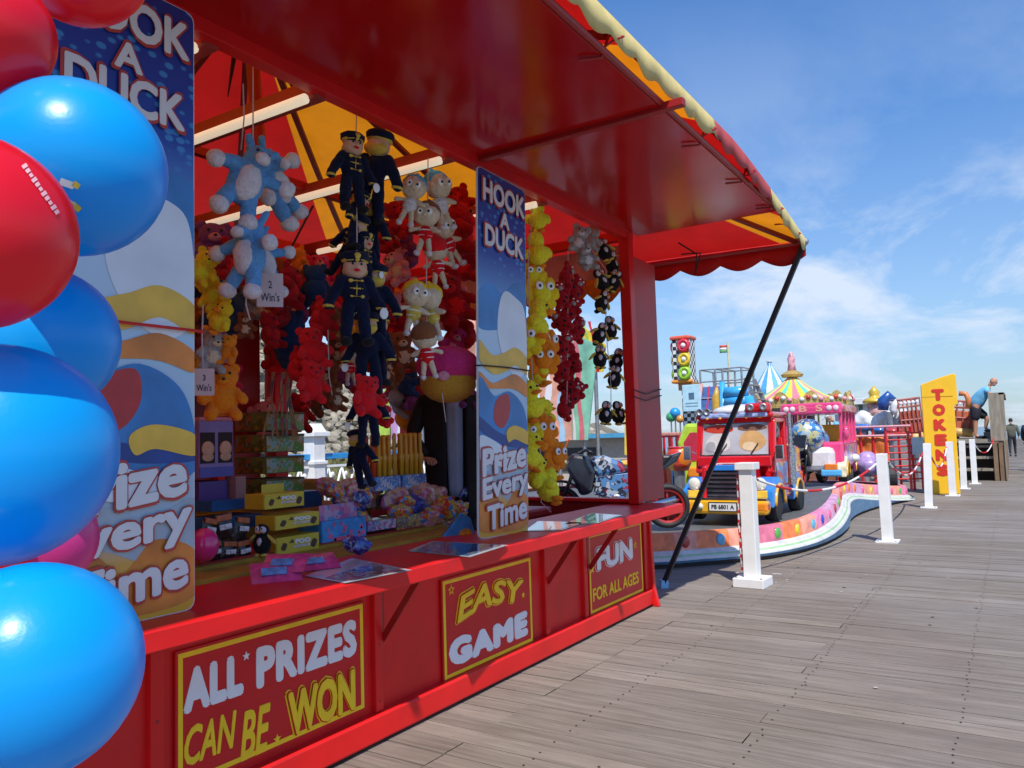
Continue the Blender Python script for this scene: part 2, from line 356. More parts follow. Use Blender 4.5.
# landward bank behind the stalls: rubble stone face over rough grass
def bank():
    rnd = random.Random(11)
    from mathutils import noise as nz_
    def f(u, v):
        y = -6 + u*42; h = v
        if h < .35: x = -12.6 - h/.35*2.4; z = -.1 + h/.35*1.15
        else: k = (h-.35)/.65; x = -15.0 - k*3.2; z = 1.05 + k*(4.6 - 3.5*min(1, max(0, (y-15.5)/4)))
        n1 = nz_.noise((y*.35, z*.5, 2)); n2 = nz_.noise((y*1.3, z*1.4, 5))
        return Vector((x + n1*.5 + n2*.15, y, z + n2*.15))
    m = MB(); m.grid(f, 130, 36)
    for fc in m.bm.faces: fc.material_index = 1 if fc.calc_center_median().z > 1.15+.25*nz_.noise((fc.calc_center_median().y*.6, 0, 0)) else 0
    g = mat('rough_grass', (.115, .125, .045), .9, var=.45, scale=3, bump=1, bscale=22, dirt=.4)
    o = m.build('bank', [g, mat('bank_earth', (.16, .14, .10), .9, var=.4, scale=3, bump=1, bscale=8)], smooth=True); tag(o, kind='structure')
    # stones piled on the upper face: uncountable rubble
    st = MB(); k = 0
    for i in range(2600):
        y = rnd.uniform(6, 34); v = rnd.uniform(.36, 1)
        p = f((y+6)/42, v); r = rnd.uniform(.10, .23)
        st.ell(p + Vector((.05, 0, 0)), (r*rnd.uniform(.7, 1), r*rnd.uniform(.8, 1.4), r*rnd.uniform(.5, .85)), (rnd.uniform(-.5, .5), rnd.uniform(-.4, .4), rnd.uniform(-.5, .5)), u=7, v=5)
    for v in st.bm.verts: v.co += Vector([rnd.uniform(-.018, .018) for _ in range(3)])
    o = st.build('stone_rubble', mat('rubble_stone', (.30, .265, .20), .85, var=.45, scale=2.2, bump=.6, bscale=20))
    tag(o, 'grey-brown rubble stones packed into the steep bank behind the stall', 'rubble', kind='stuff')
    gr = MB()
    for i in range(26000):
        y = rnd.uniform(6, 34); v = rnd.uniform(.02, .43) if rnd.random() < .93 else rnd.uniform(.4, .9)
        p = f((y+6)/42, v); h = rnd.uniform(.05, .22); a = rnd.uniform(0, PI); w = rnd.uniform(.006, .018); gr.m = 0 if rnd.random() < .6 else 1
        d = Vector((math.cos(a)*w, math.sin(a)*w, 0)); lean = Vector((rnd.uniform(-.07, .07), rnd.uniform(-.07, .07), h))
        gr._f([gr.bm.verts.new(p-d), gr.bm.verts.new(p+d), gr.bm.verts.new(p+lean)])
    o = gr.build('grass', [mat('grass_blades', (.12, .15, .035), .8, var=.4, trans=.2), mat('dry_grass', (.26, .22, .10), .85, var=.3, trans=.2)], recalc=False)
    tag(o, 'rough green and straw grass on the foot of the stone bank', 'grass', kind='stuff')
bank()

# white balustrade with a blue rail at the landward side of the pier
def balustrade():
    t = empty('balustrade', (-10.0, 7, 0), 0, 'white openwork pier balustrade under a bright blue handrail, seen through the back of the stall', 'balustrade')
    wp = mat('balustrade_white', (.80, .80, .78), .5, var=.05, dirt=.2); bl = mat('blue_rail_paint', (.03, .28, .62), .4, var=.08)
    y0, y1 = -4.5, 7.5
    m = MB(); m.bar((0, y0, 1.30), (0, y1, 1.30), .09, .10); m.build('handrail', bl, t, bevel=.01)
    m = MB(); m.bar((0, y0, .16), (0, y1, .16), .07, .07); m.bar((0, y0, 1.13), (0, y1, 1.13), .04, .04); m.build('bottom_rail', wp, t)
    y = y0
    m = MB()
    while y < y1:
        m.tube([(0, y, .18), (0, y+.10, .55), (0, y+.02, .8), (0, y+.14, 1.12)], .022, 6)
        m.tube([(0, y+.24, .18), (0, y+.12, .55), (0, y+.24, .8), (0, y+.13, 1.12)], .022, 6)
        m.ell((0, y+.11, .5), (.025, .07, .07), u=8, v=6); m.ell((0, y+.24, .98), (.02, .05, .05), u=8, v=6); y += .32
    m.build('scrollwork', wp, t, smooth=True)
    for py in (-3.2, 2.36, 7.5):
        m = MB(); m.box((0, py, .82), (.26, .26, 1.64)); m.box((0, py, 1.68), (.38, .38, .08)); m.box((0, py, 1.79), (.30, .30, .14), taper=.6); m.box((0, py, 1.2), (.32, .32, .06))
        m.build('pillar', wp, t, bevel=.01)
balustrade()

# droppings, gum and small litter trodden into the boards
m = MB(); rr = random.Random(12)
for i in range(90):
    c = Vector((rr.uniform(-2.6, 3.2), rr.uniform(1.5, 16), .0046)); m.m = 0 if rr.random() < .45 else 1; r = rr.uniform(.004, .016) if m.m else rr.uniform(.005, .020); a0 = rr.uniform(0, 6)
    m._f([m.bm.verts.new(c+Vector((r*rr.uniform(.6, 1.4)*math.cos(a), r*rr.uniform(.5, 1.2)*math.sin(a), 0))) for a in [a0+j*PI/3.5 for j in range(7)]])
o = m.build('deck_spots', [mat('dropping_white', (.42, .40, .37), .8), mat('gum_dark', (.05, .04, .035), .7)], recalc=False); tag(o, 'small pale droppings and dark gum spots scattered over the deck boards', 'spots', kind='stuff')
# ------------------------------------------------------------------ the game stall
XF, XB, Y0, Y1 = -2.80, -5.50, 0.55, 6.50
stall = empty('game_stall', ((XF+XB)/2, (Y0+Y1)/2, 0), 0, 'open red game stall under a red and yellow canvas roof, EASY GAME on its front', 'game stall')
OFF = Vector(stall.location)
def SL(v): return Vector(v) - OFF
class SMB(MB):
    "world-coordinate builder whose result is parented to the stall"
    def put(s, name, mats, parent=None, **k):
        o = s.build(name, mats, parent or stall, **k); o.location = -OFF if parent is None else (0, 0, 0); return o
# front panels, far end and back skirts
m = SMB(); m.box((XF-.02, (Y0+Y1)/2, .42), (.03, Y1-Y0, .80)); m.put('front_panel', M_red)
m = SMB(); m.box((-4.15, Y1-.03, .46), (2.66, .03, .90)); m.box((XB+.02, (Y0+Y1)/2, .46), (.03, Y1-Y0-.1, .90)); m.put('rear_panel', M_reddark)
m = SMB(); m.box((-4.15, Y1-.03, .925), (2.64, .12, .03)); m.box((XB+.02, (Y0+Y1)/2, .925), (.14, Y1-Y0, .028)); m.put('rear_ledge', M_red, bevel=.004)
m = SMB(); m.box((-4.2, (Y0+Y1)/2, .35), (2.5, Y1-Y0-.14, .04)); m.box((-4.2, (Y0+Y1)/2, .02), (2.4, Y1-Y0-.3, .03)); m.bar((-4.2, 3, .03), (-4.2, 3, .34), 1.5); m.put('floor', M_dark)
# sill, raised frame stiles and top rail on the front
m = SMB(); m.box((XF+.012, (Y0+Y1)/2, .085), (.085, Y1-Y0, .13)); m.put('sill', M_red, bevel=.012)
for y in (1.80, 3.02, 4.72, 5.30, 6.46):
    m = SMB(); m.box((XF+.009, y, .48), (.032, .055 if y < 6 else .09, .66)); m.put('stile', M_red, bevel=.005)
m = SMB(); m.box((XF+.01, (Y0+Y1)/2, .79), (.04, Y1-Y0, .06)); m.put('top_rail', M_red, bevel=.005)
for y in (1.80, 3.02, 4.72, 5.30, 6.46):
    for z in (.20, .48, .74):
        m = SMB(); m.lathe([(.007, 0), (.006, .002), (.001, .0025)], (XF+.025, y, z), 8, (0, PI/2, 0)); m.put('screw', mat('painted_screw', (.30, .02, .02), .5))
# far corner leg, splayed at the foot
m = SMB(); m.prism([(-2.86, 0), (-2.70, 0), (-2.74, .16), (-2.76, .85), (-2.86, .85)], lambda u, v, w: Vector((u, 6.50+w, v)), .05); m.put('corner_leg', M_red, bevel=.006)
# counter shelf
m = SMB(); m.box((-2.80, (Y0+6.62)/2, .872), (.60, 6.62-Y0, .042)); m.put('counter_top', M_red, bevel=.009)
m = SMB()
m.box((-2.497, (Y0+6.62)/2, .852), (.02, 6.62-Y0, .075)); m.put('counter_lip', M_red, bevel=.006)
for y in (3.02, 3.28+1.42, 5.34):
    m = SMB(); m.bar((XF+.02, y+.03, .50), (-2.53, y+.03, .83), .035, .006, (0, 1, 0)); m.bar((XF+.012, y+.03, .48), (XF+.012, y+.03, .84), .006, .04, (0, 1, 0)); m.put('bracket', M_reddark)
# posts
for x, y, w in ((-2.84, 6.42, .10), (-5.46, 6.42, .10), (-5.46, 4.08, .09), (-5.40, 4.62, .14), (-5.46, 1.6, .10), (-2.84, .65, .10)):
    m = SMB(); m.box((x, y, .9+(3.32-.9)/2), (w, w, 3.32-.9)); m.put('post', M_red, bevel=.006)
# shutter leaf hinged open at the far corner
m = SMB(); m.box((-2.85, 6.80, 2.02), (.026, .56, 2.24)); m.put('side_shutter', mat('dusty_red_shutter', (.44, .05, .05), .5, var=.15, scale=3, dirt=.2), bevel=.004)
m = SMB()
for z in (1.90, 1.84):
    m.tube([(-2.79, 6.36, z), (-2.78, 6.6, z-.03), (-2.83, 7.09, z+.035), (-2.868, 7.09, z+.03)], .006, 5)
m.put('tie_cord', M_black)
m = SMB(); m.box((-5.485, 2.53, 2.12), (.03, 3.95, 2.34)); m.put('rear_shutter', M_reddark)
m = SMB(); m.box((-4.15, Y0+.02, 1.7), (2.6, .03, 3.2)); m.put('near_end_blocker', M_reddark)  # unseen wall added at the near end to keep the stall interior dark
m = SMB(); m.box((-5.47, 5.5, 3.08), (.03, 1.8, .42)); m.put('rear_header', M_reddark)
# top frame
m = SMB()
m.box((-2.84, (Y0+Y1)/2, 3.31), (.08, Y1-Y0, .085)); m.box((-5.46, (Y0+Y1)/2, 3.31), (.08, Y1-Y0, .085))
m.box((-4.15, Y1-.05, 3.31), (2.6, .08, .085)); m.put('top_frame', M_red, bevel=.004)
# raised shutters: two glossy red flaps held out over the counter
for a, b in ((.40, 1.50), (1.53, 4.065), (4.095, 6.62)):
    m = SMB(); m.box((-2.185, (a+b)/2, 3.345), (1.25, b-a, .022)); m.put('raised_shutter', M_redpanel, bevel=.003)
for y in (1.515, 4.08):
    m = SMB(); m.bar((-2.82, y, 3.322), (-1.42, y, 3.335), .05, .045); m.put('shutter_arm', M_reddark, bevel=.004)
m = SMB(); m.tube([(-1.545, .4, 3.35), (-1.545, 6.68, 3.35)], .018, 8); m.put('edge_rail', M_reddark)
# cross beams with tubes under them
for y in (2.10, 2.74, 3.84, 5.0):
    m = SMB(); m.box((-4.15, y, 3.30), (2.6, .07, .10)); b = m.put('beam', mat('dusty_red_beam', (.34, .035, .025), .6, var=.2, scale=5, dirt=.3), bevel=.003)
    m = SMB(); m.tube([(-5.2, y-.055, 3.245), (-2.9, y-.055, 3.245)], .026, 12); m.put('light_tube', M_cream, b, smooth=False)
m = SMB(); m.bar((-4.15, .7, 3.34), (-4.15, 6.4, 3.34), .05); m.put('ridge_beam', M_reddark)
# roof
AP = Vector((-4.15, 3.35, 4.55)); EX = -1.50; EXB = -6.8; EY0, EY1 = -.6, 7.42
def eave_z(y):
    k = abs(y-3.4)/4.02; return 3.50 - .26*max(0, (k-.45)/.55)**1.3
def rim(x, y): return Vector((x, y, eave_z(y)))
peri = []
ys = [EY0+(EY1-EY0)*i/32 for i in range(33)]
peri += [('f', rim(EX, y)) for y in ys]
peri += [('e', Vector((EX+(EXB-EX)*i/24, EY1, 3.24+.10*math.sin(PI*i/24)*.4))) for i in range(1, 25)]
peri += [('b', Vector((EXB, y, eave_z(y)))) for y in ys[::-1][1:]]
peri += [('n', Vector((EXB+(EX-EXB)*i/24, EY0, 3.24))) for i in range(1, 25)]
def stripe(side, p):
    if side == 'f': return 0 if p.y > 6.95 else 1 if p.y > 4.85 else 0 if p.y > 3.55 else 1 if p.y > 2.2 else 0
    if side == 'e': return 0 if p.x > -1.70 else 1 if p.x > -3.0 else 0 if p.x > -5.3 else 0
    if side == 'b': return 0 if p.y > 6.9 else 1 if p.y > 3.6 else 0 if p.y > 2.2 else 1
    return 0
def canvas(fn):
    for idx, nm, mt in ((0, 'yellow_canvas', M_yelcanvas), (1, 'red_canvas', M_redcanvas)):
        m = SMB()
        for (s, p), (s2, q) in zip(peri, peri[1:]):
            nseg = 8
            for i in range(nseg):
                a, b = i/nseg, (i+1)/nseg
                sag = lambda k: -.07*math.sin(PI*k)
                P = [AP.lerp(p, a)+Vector((0, 0, sag(a))), AP.lerp(q, a)+Vector((0, 0, sag(a))), AP.lerp(q, b)+Vector((0, 0, sag(b))), AP.lerp(p, b)+Vector((0, 0, sag(b)))]
                c = stripe(s2, (p+q)/2)
                if s2 == 'e' and (p.x+q.x)/2 < -2.6 and i >= 5: c = 1
                if c != idx: continue
                if i == 0: m.quad(P[0], P[2], P[3])
                else: m.quad(*P)
        bmesh.ops.remove_doubles(m.bm, verts=m.bm.verts, dist=.0005)
        m.put(nm, mt, smooth=True)
canvas(0)
# scalloped valance under the eave, one length per canvas stripe
def valance(pts, outv, mt, name='valance', drop=.125, sc=.30, off=0):
    m = SMB(); rows = []; d = off
    for i, p in enumerate(pts):
        if i: d += (p-pts[i-1]).length
        sc_ = abs(math.sin(PI*d/sc))
        dd = drop*(.70+.38*sc_); wob = .006*math.sin(d*9)
        o = Vector(outv)
        rows.append([p+o*.004+Vector((0, 0, .012)), p+o*(.010+wob*.5)+Vector((0, 0, -dd*.5)), p+o*(.004+wob*2)+Vector((0, 0, -dd))])
    vs_ = [[m.bm.verts.new(q) for q in r] for r in rows]
    for a, b in zip(vs_, vs_[1:]):
        for k in range(2): m._f([a[k], b[k], b[k+1], a[k+1]])
    return m.put(name, mt, smooth=True, solid=.002)
def line(fn, a, b, n): return [fn(a+(b-a)*i/n) for i in range(n+1)]
front = lambda y: rim(EX, y)
valance(line(front, 6.22, EY1, 30), (1, 0, 0), M_creamcanvas)
valance(line(front, 4.85, 6.22, 30), (1, 0, 0), mat('faded_red_canvas', (.62, .10, .09), .6, var=.15, scale=6, trans=.35), off=.2)
valance(line(front, 1.2, 4.85, 90), (1, 0, 0), M_creamcanvas)
endv = lambda x: Vector((x, EY1, 3.24+.04*math.sin(PI*(EX-x)/(EX-EXB))))
valance(line(endv, EX, -3.35, 60), (0, 1, 0), M_redcanvas, drop=.20, sc=.40)
valance(line(endv, -3.35, -6.8, 60), (0, 1, 0), mat('orange_canvas', (.75, .28, .02), .6, var=.15, trans=.45), drop=.36, sc=.40)
m = SMB(); m.quad((-2.95, 6.56, 3.26), (-5.4, 6.56, 3.26), (-5.4, 6.56, 2.98), (-2.95, 6.56, 2.98)); m.put('pale_banner', M_palecanvas, solid=.004)
# eave frame, ribs, corner strut
m = SMB(); pts = [rim(-1.53, y)-Vector((0, 0, .035)) for y in ys]
for a, b in zip(pts, pts[1:]): m.tube([a, b], .016, 6)
m.tube([(-1.53, 7.40, 3.215), (-6.75, 7.40, 3.23)], .016, 6); m.put('eave_pole', mat('faded_red_pole', (.32, .06, .06), .5))
for q in (rim(-1.56, 7.34), Vector((-4.15, 7.36, 3.22)), Vector((-6.7, 7.34, 3.24)), Vector((-6.7, 3.4, 3.46)), rim(-1.56, 3.4), rim(-6.7, -.5), rim(-1.6, -.5), rim(-6.7, 5.2)):
    m = SMB(); k = 8; P = [AP.lerp(q, i/k)+Vector((0, 0, -.07*math.sin(PI*i/k)-.035)) for i in range(k+1)]
    for a, b in zip(P, P[1:]): m.bar(a, b, .045, .03)
    m.put('rib', mat('dark_rib', (.20, .008, .008), .5))
m = SMB(); m.box((AP.x, AP.y, AP.z-.16), (.20, .20, .22))
rnd = random.Random(4)
for i in range(16):
    a = rnd.uniform(0, 2*PI); r = rnd.uniform(.25, .75)
    m.tube([AP+Vector((0, 0, -.25)), AP+Vector((math.cos(a)*r*.6, math.sin(a)*r*.6, -.30)), AP+Vector((math.cos(a)*r, math.sin(a)*r, -.42-rnd.random()*.22))], [.035, .022, .004], 5)
m.put('roof_hub', mat('dark_cloth', (.055, .006, .006), .8))
m = SMB(); m.tube([(AP.x-.12, 3.55, 3.3), (AP.x, AP.y, AP.z-.2)], .045, 8); m.put('king_post', M_reddark)
m = SMB(); m.bar((-1.505, 7.41, 3.22), (-2.985, 7.33, .04), .055, .045); m.put('corner_strut', M_blackstrap, bevel=.006)
m = SMB(); m.tube([(-2.985, 7.33, .075), (-2.99, 7.33, .0)], [.05, .055], 4); m.put('strut_foot', mat('light_blue_tape', (.25, .55, .80), .6))
m = SMB(); m.ell((-1.50, 7.41, 3.225), .035, u=10, v=8); m.put('strut_joint', M_steel)
# cable ties and short gas struts under the canvas
for y in (2.4, 3.3, 4.7, 5.6, 6.4, 7.0):
    m = SMB(); z = eave_z(y); m.tube([(-1.56, y, 3.34), (-1.50, y+.05, z-.10), (-1.47, y+.10, z-.07), (-1.53, y+.16, z-.02)], .006, 5)
    m.tube([(-1.66, y-.02, 3.318), (-1.56, y+.03, 3.322), (-1.52, y+.06, z-.04)], .008, 5); m.put('shutter_tie', M_reddark)
m = SMB(); m.tube([(-2.55, 6.98, 3.30), (-2.4, 7.05, 3.18), (-2.46, 7.15, 3.02), (-2.38, 7.1, 3.2), (-2.6, 7.2, 3.24)], .008, 5); m.put('hanging_tie', M_black)
# wiring loop
m = SMB(); m.tube([(-4.4, 3.4, 3.25), (-4.35, 3.6, 2.95), (-4.25, 3.75, 2.85), (-4.15, 3.9, 3.22)], .009, 6); m.put('cable', M_black)
m = SMB(); m.tube([(-4.9, 5.2, 3.25), (-4.7, 5.0, 2.9), (-4.3, 4.7, 2.75), (-4.0, 4.4, 3.2)], .008, 6); m.put('cable', M_black)

# ---- painted signs on the front panels
def sign(c4, extra=()):
    ys_ = [at(*c, x=XF).y for c in c4]; zs = [at(*c, x=XF).z for c in c4]
    y0, y1 = (ys_[0]+ys_[3])/2, (ys_[1]+ys_[2])/2; z1, z0 = (zs[0]+zs[1])/2, (zs[2]+zs[3])/2
    z0 = max(z0, .155)
    m = SMB(); m.box((XF+.0065, (y0+y1)/2, (z0+z1)/2), (.011, y1-y0+.02, z1-z0+.02)); s = m.put('painted_sign', mat('sign_red', (.60, .010, .014), .34, var=.08, scale=3, coat=0, spec=.35, dirt=.10))
    w = .020; m = SMB()
    for (a, b, c, d) in ((y0, y1, z1-w, z1), (y0, y1, z0, z0+w), (y0, y0+w, z0+w, z1-w), (y1-w, y1, z0+w, z1-w)):
        m.box((XF+.013, (a+b)/2, (c+d)/2), (.003, b-a, d-c))
    m.put('border', M_yellow, s); return s
def lett(s, txt, bl, tr, mt, tl=None, outline=None, owd=.02, x=XF+.012, ext=.003, **k):
    "letters filling the rectangle measured from its lower left and upper right corners"
    a, b = at(*bl, x=x), at(*tr, x=x)
    w, h = b.y-a.y, b.z-a.z
    if outline:
        k2 = dict(k); k2['off'] = k.get('off', 0)+owd
        g = .012
        text_on(s, txt, outline, (x, a.y-g, a.z-g), w+2*g, h+2*g, ext=ext, **k2); x += ext+.0015
        text_on(s, txt, mat('sign_red', (.44, .01, .012), .3), (x, a.y-g*.45, a.z-g*.45), w+.9*g, h+.9*g, ext=ext*.8, **{**k2, 'off': k.get('off', 0)+owd*.4}); x += ext*.8+.0015
    text_on(s, txt, mt, (x, a.y, a.z), w, h, ext=ext, **k)
def star(s, px, py, r, mt, x=XF+.012, hollow=False):
    p = at(px, py, x=x); m = SMB()
    if hollow:
        po = star_poly(p.y, p.z, r); pi_ = star_poly(p.y, p.z, r*.62)
        for i in range(10):
            j = (i+1) % 10; m.prism([po[i], po[j], pi_[j], pi_[i]], lambda u, v, w: Vector((x+w, u, v)), .003)
    else: m.prism(star_poly(p.y, p.z, r), lambda u, v, w: Vector((x+w, u, v)), .003)
    m.put('star', mt, s)
s1 = sign([(174, 655), (360, 603), (363, 722), (178, 768)])
lett(s1, 'ALL', (183, 715), (243, 652), M_whiteclean, off=.07, spacing=1.1)
star(s1, 246, 656, .020, M_whiteclean)
lett(s1, 'PRIZES', (256, 690), (356, 618), M_whiteclean, off=.06, spacing=1.1)
lett(s1, 'CAN', (184, 768), (236, 709), M_yellow, off=.025, shear=.25)
lett(s1, 'BE', (240, 762), (270, 702), M_yellow, off=.025, shear=.25)
star(s1, 277, 739, .022, M_yellow)
lett(s1, 'WON', (287, 738), (353, 668), M_yellow, off=.045, outline=M_yellow, owd=.03)
s2 = sign([(441, 583), (529, 556), (531, 656), (443, 684)])
arch = lambda a, b, u, q: (u, q+.035*math.sin(a*PI*1.3)+.02*a)
lett(s2, 'EASY', (456, 624), (522, 578), M_yellow, off=.03, shear=.2, outline=M_yellow, owd=.03, warp=arch)
lett(s2, 'GAME', (449, 669), (527, 612), M_whiteclean, off=.085, spacing=1.15, warp=lambda a, b, u, q: (u, q*(1+.12*abs(a-.5)*2)))
star(s2, 451, 590, .032, M_yellow, hollow=True); star(s2, 523, 595, .022, M_yellow)
s3 = sign([(587, 534), (640, 523), (641, 590), (589, 615)])
lett(s3, 'FUN', (596, 571), (631, 538), M_whiteclean, off=.05, outline=M_whiteclean, owd=.03)
lett(s3, 'FOR ALL AGES', (593, 602), (638, 571), M_yellow, off=.02)
star(s3, 592, 569, .040, M_yellow); star(s3, 635, 545, .035, M_yellow, hollow=True)

# ---- stepped display inside
ochre = mat('ochre_felt', (.36, .20, .015), .85, var=.2, scale=12, bump=.3, bscale=80)
m = SMB()
m.box((-3.24, 2.85, .79), (.24, 3.0, .235)); m.box((-3.62, 2.85, .80), (.52, 3.0, .26)); m.box((-4.1, 2.75, .94), (.5, 2.8, .30)); m.box((-4.55, 2.75, 1.10), (.45, 2.8, .30)); m.put('display_steps', ochre, bevel=.02)
m = SMB(); m.box((-3.62, 2.85, .934), (.5, 2.96, .006)); m.put('display_cloth', mat('red_cloth', (.38, .02, .02), .8))
m = SMB(); m.box((-3.9, 5.5, .86), (.9, 1.0, .08)); m.box((-3.9, 5.5, .5), (.7, .8, .66)); m.put('water_trough', M_reddark, bevel=.02)

# ------------------------------------------------------------------ HOOK A DUCK boards
def board_face():
    m = D.materials.new('board_print'); m.use_nodes = True; t = m.node_tree; n = t.nodes; l = t.links; b = n['Principled BSDF']
    c = n.new('ShaderNodeTexCoord'); s = n.new('ShaderNodeSeparateXYZ'); l.new(c.outputs['Object'], s.inputs[0])
    mr = n.new('ShaderNodeMapRange'); l.new(s.outputs['Z'], mr.inputs[0]); mr.inputs[1].default_value = 0; mr.inputs[2].default_value = 2.3
    r = n.new('ShaderNodeValToRGB'); l.new(mr.outputs[0], r.inputs[0]); e = r.color_ramp.elements
    e[0].position = 0; e[0].color = (.80, .42, .03, 1); e[1].position = 1; e[1].color = (.02, .035, .22, 1)
    for p, col in ((.09, (.72, .36, .06)), (.16, (.42, .50, .58)), (.42, (.45, .60, .72)), (.60, (.55, .68, .80)), (.69, (.10, .25, .55)), (.78, (.015, .06, .35))):
        q = e.new(p); q.color = (*col, 1)
    v = n.new('ShaderNodeTexVoronoi'); v.inputs['Scale'].default_value = 21; v.inputs['Randomness'].default_value = .85
    mp_ = n.new('ShaderNodeMapping'); mp_.inputs['Scale'].default_value = (1, .75, 1.15); l.new(c.outputs['Object'], mp_.inputs[0]); l.new(mp_.outputs[0], v.inputs['Vector'])
    dr = n.new('ShaderNodeValToRGB'); e = dr.color_ramp.elements; e[0].position = .24; e[0].color = (1, 1, 1, 1); e[1].position = .34; e[1].color = (0, 0, 0, 1); l.new(v.outputs['Distance'], dr.inputs[0])
    zr = n.new('ShaderNodeMapRange'); l.new(s.outputs['Z'], zr.inputs[0]); zr.inputs[1].default_value = 1.58; zr.inputs[2].default_value = 1.78
    mu = n.new('ShaderNodeMath'); mu.operation = 'MULTIPLY'; l.new(dr.outputs[0], mu.inputs[0]); l.new(zr.outputs[0], mu.inputs[1])
    m2 = n.new('ShaderNodeMath'); m2.operation = 'MULTIPLY'; l.new(mu.outputs[0], m2.inputs[0]); m2.inputs[1].default_value = .75
    mx = n.new('ShaderNodeMixRGB'); l.new(m2.outputs[0], mx.inputs[0]); l.new(r.outputs[0], mx.inputs[1]); mx.inputs[2].default_value = (.06, .30, .62, 1)
    l.new(mx.outputs[0], b.inputs['Base Color']); b.inputs['Roughness'].default_value = .32
    return m
BF = board_face()
M_boardred = mat('board_red_ink', (.50, .05, .035), .35, var=.08); M_boardwhite = mat('board_white_ink', (.74, .70, .68), .35, var=.04)
def hook_board(y, label, lean=0, x=-2.66, z=.893):
    t = empty('hook_a_duck_board', (x, y, z), 0, label, 'sign board', 'HOOK A DUCK boards on the counter')
    t.rotation_euler = (0, lean, 0); w, h = .575, 2.34
    fr = lambda X: (lambda u, v, q: Vector((X+q, u, v)))
    m = MB(); R_ = .035
    pl = [(w/2-R_+R_*math.cos(a), h-R_+R_*math.sin(a)) for a in (0, .52, 1.05, 1.57)] + [(-w/2+R_+R_*math.cos(a), h-R_+R_*math.sin(a)) for a in (1.57, 2.1, 2.62, 3.14)] + \
         [(-w/2+R_+R_*math.cos(a), R_+R_*math.sin(a)) for a in (3.14, 3.66, 4.19, 4.71)] + [(w/2-R_+R_*math.cos(a), R_+R_*math.sin(a)) for a in (4.71, 5.24, 5.76, 6.28)]
    m.prism(pl, fr(-.012), .012); m.build('backing', M_white, t)
    m = MB(); m.prism([(u*.985, h/2+(v-h/2)*.997) for u, v in pl], fr(.0005), .0015); m.build('printed_face', BF, t)
    # plain abstract art: rolling waves of white, blue and gold in the picture's place
    def wave(pts, col, X, nm='artwork'):
        q = []; P = [Vector((a, b, 0)) for a, b in pts]; n = len(P)
        for i in range(n):
            p0, p1, p2, p3 = P[i-1], P[i], P[(i+1) % n], P[(i+2) % n]
            for k in range(6):
                s_ = k/6; v = .5*((2*p1)+(-p0+p2)*s_+(2*p0-5*p1+4*p2-p3)*s_*s_+(-p0+3*p1-3*p2+p3)*s_**3)
                q.append((max(-w/2+.004, min(w/2-.004, v.x)), v.y))
        lim = w/2-.0041; q = [p for i, p in enumerate(q) if not (abs(p[0]) >= lim and abs(q[i-1][0]) >= lim and abs(q[(i+1) % len(q)][0]) >= lim and p[0]*q[i-1][0] > 0 and p[0]*q[(i+1) % len(q)][0] > 0)]
        mm = MB(); mm.prism(q, fr(X), .0012); mm.build(nm, col, t)
    pw = mat('art_white', (.74, .76, .78), .35, var=.08, scale=4); pb = mat('art_blue', (.05, .22, .52), .35, var=.35, scale=3); pb2 = mat('art_dark_blue', (.02, .05, .24), .35, var=.2)
    pg = mat('art_gold', (.80, .46, .05), .35, var=.2, scale=5); pr = mat('art_red', (.50, .03, .03), .35, var=.15); pgrey = mat('art_grey', (.40, .45, .50), .35, var=.1)
    wave([(-.285, 1.52), (-.15, 1.60), (.0, 1.56), (.15, 1.66), (.285, 1.62), (.285, 1.36), (.0, 1.32), (-.285, 1.30)], pb, .0025)
    wave([(-.05, 1.48), (.02, 1.58), (.14, 1.56), (.25, 1.50), (.285, 1.3), (.28, 1.10), (.16, 1.02), (.02, 1.10), (-.07, 1.28)], pw, .004)
    wave([(-.285, 1.22), (-.14, 1.14), (.0, 1.17), (.14, 1.22), (.285, 1.16), (.285, 1.05), (.14, 1.10), (.0, 1.04), (-.14, 1.02), (-.285, 1.10)], pg, .0055)
    wave([(-.285, 1.02), (-.14, .96), (.0, 1.0), (.14, 1.04), (.285, .98), (.285, .90), (.1, .94), (-.285, .92)], mat('art_orange', (.72, .22, .03), .35, var=.3, scale=5), .0048)
    wave([(-.10, .85), (.04, .90), (.06, .78), (-.02, .68), (-.12, .72)], pr, .0072)
    wave([(-.285, .98), (-.12, .88), (.06, .92), (.22, .84), (.285, .68), (.285, .52), (.10, .48), (-.10, .54), (-.285, .58)], pb, .0055)
    wave([(-.285, .74), (-.10, .66), (.08, .62), (.285, .60), (.285, .56), (.05, .56), (-.12, .60), (-.285, .66)], pb2, .0064)
    wave([(.02, .66), (.12, .70), (.285, .66), (.285, .58), (.12, .61), (.04, .59)], pg, .0088)
    wave([(-.285, .62), (-.14, .60), (.02, .54), (.14, .50), (.08, .42), (-.1, .44), (-.285, .48)], pw, .0080)
    wave([(-.285, .36), (-.1, .42), (.1, .36), (.285, .42), (.285, .24), (.1, .20), (-.1, .27), (-.285, .24)], pgrey, .0025)
    wave([(-.285, .20), (-.12, .26), (.0, .18), (.12, .28), (.285, .22), (.285, .05), (0, .02), (-.285, .05)], mat('art_orange', (.72, .22, .03), .35, var=.3, scale=5), .0028)
    def T(txt, u0, u1, v0, v1, rise=0, **k):
        wp = lambda a, b, u, q: (u, q+rise*a)
        g = .012; X = .0108
        text_on(t, txt, M_boardred, (X, u0-g, v0-g), u1-u0+2*g, v1-v0+2*g, ext=.0022, warp=wp, **{**k, 'off': k.get('off', .036)+.020})
        text_on(t, txt, M_boardwhite, (X+.0042, u0, v0), u1-u0, v1-v0, ext=.0016, warp=wp, off=k.get('off', .036), **{q: r for q, r in k.items() if q != 'off'})
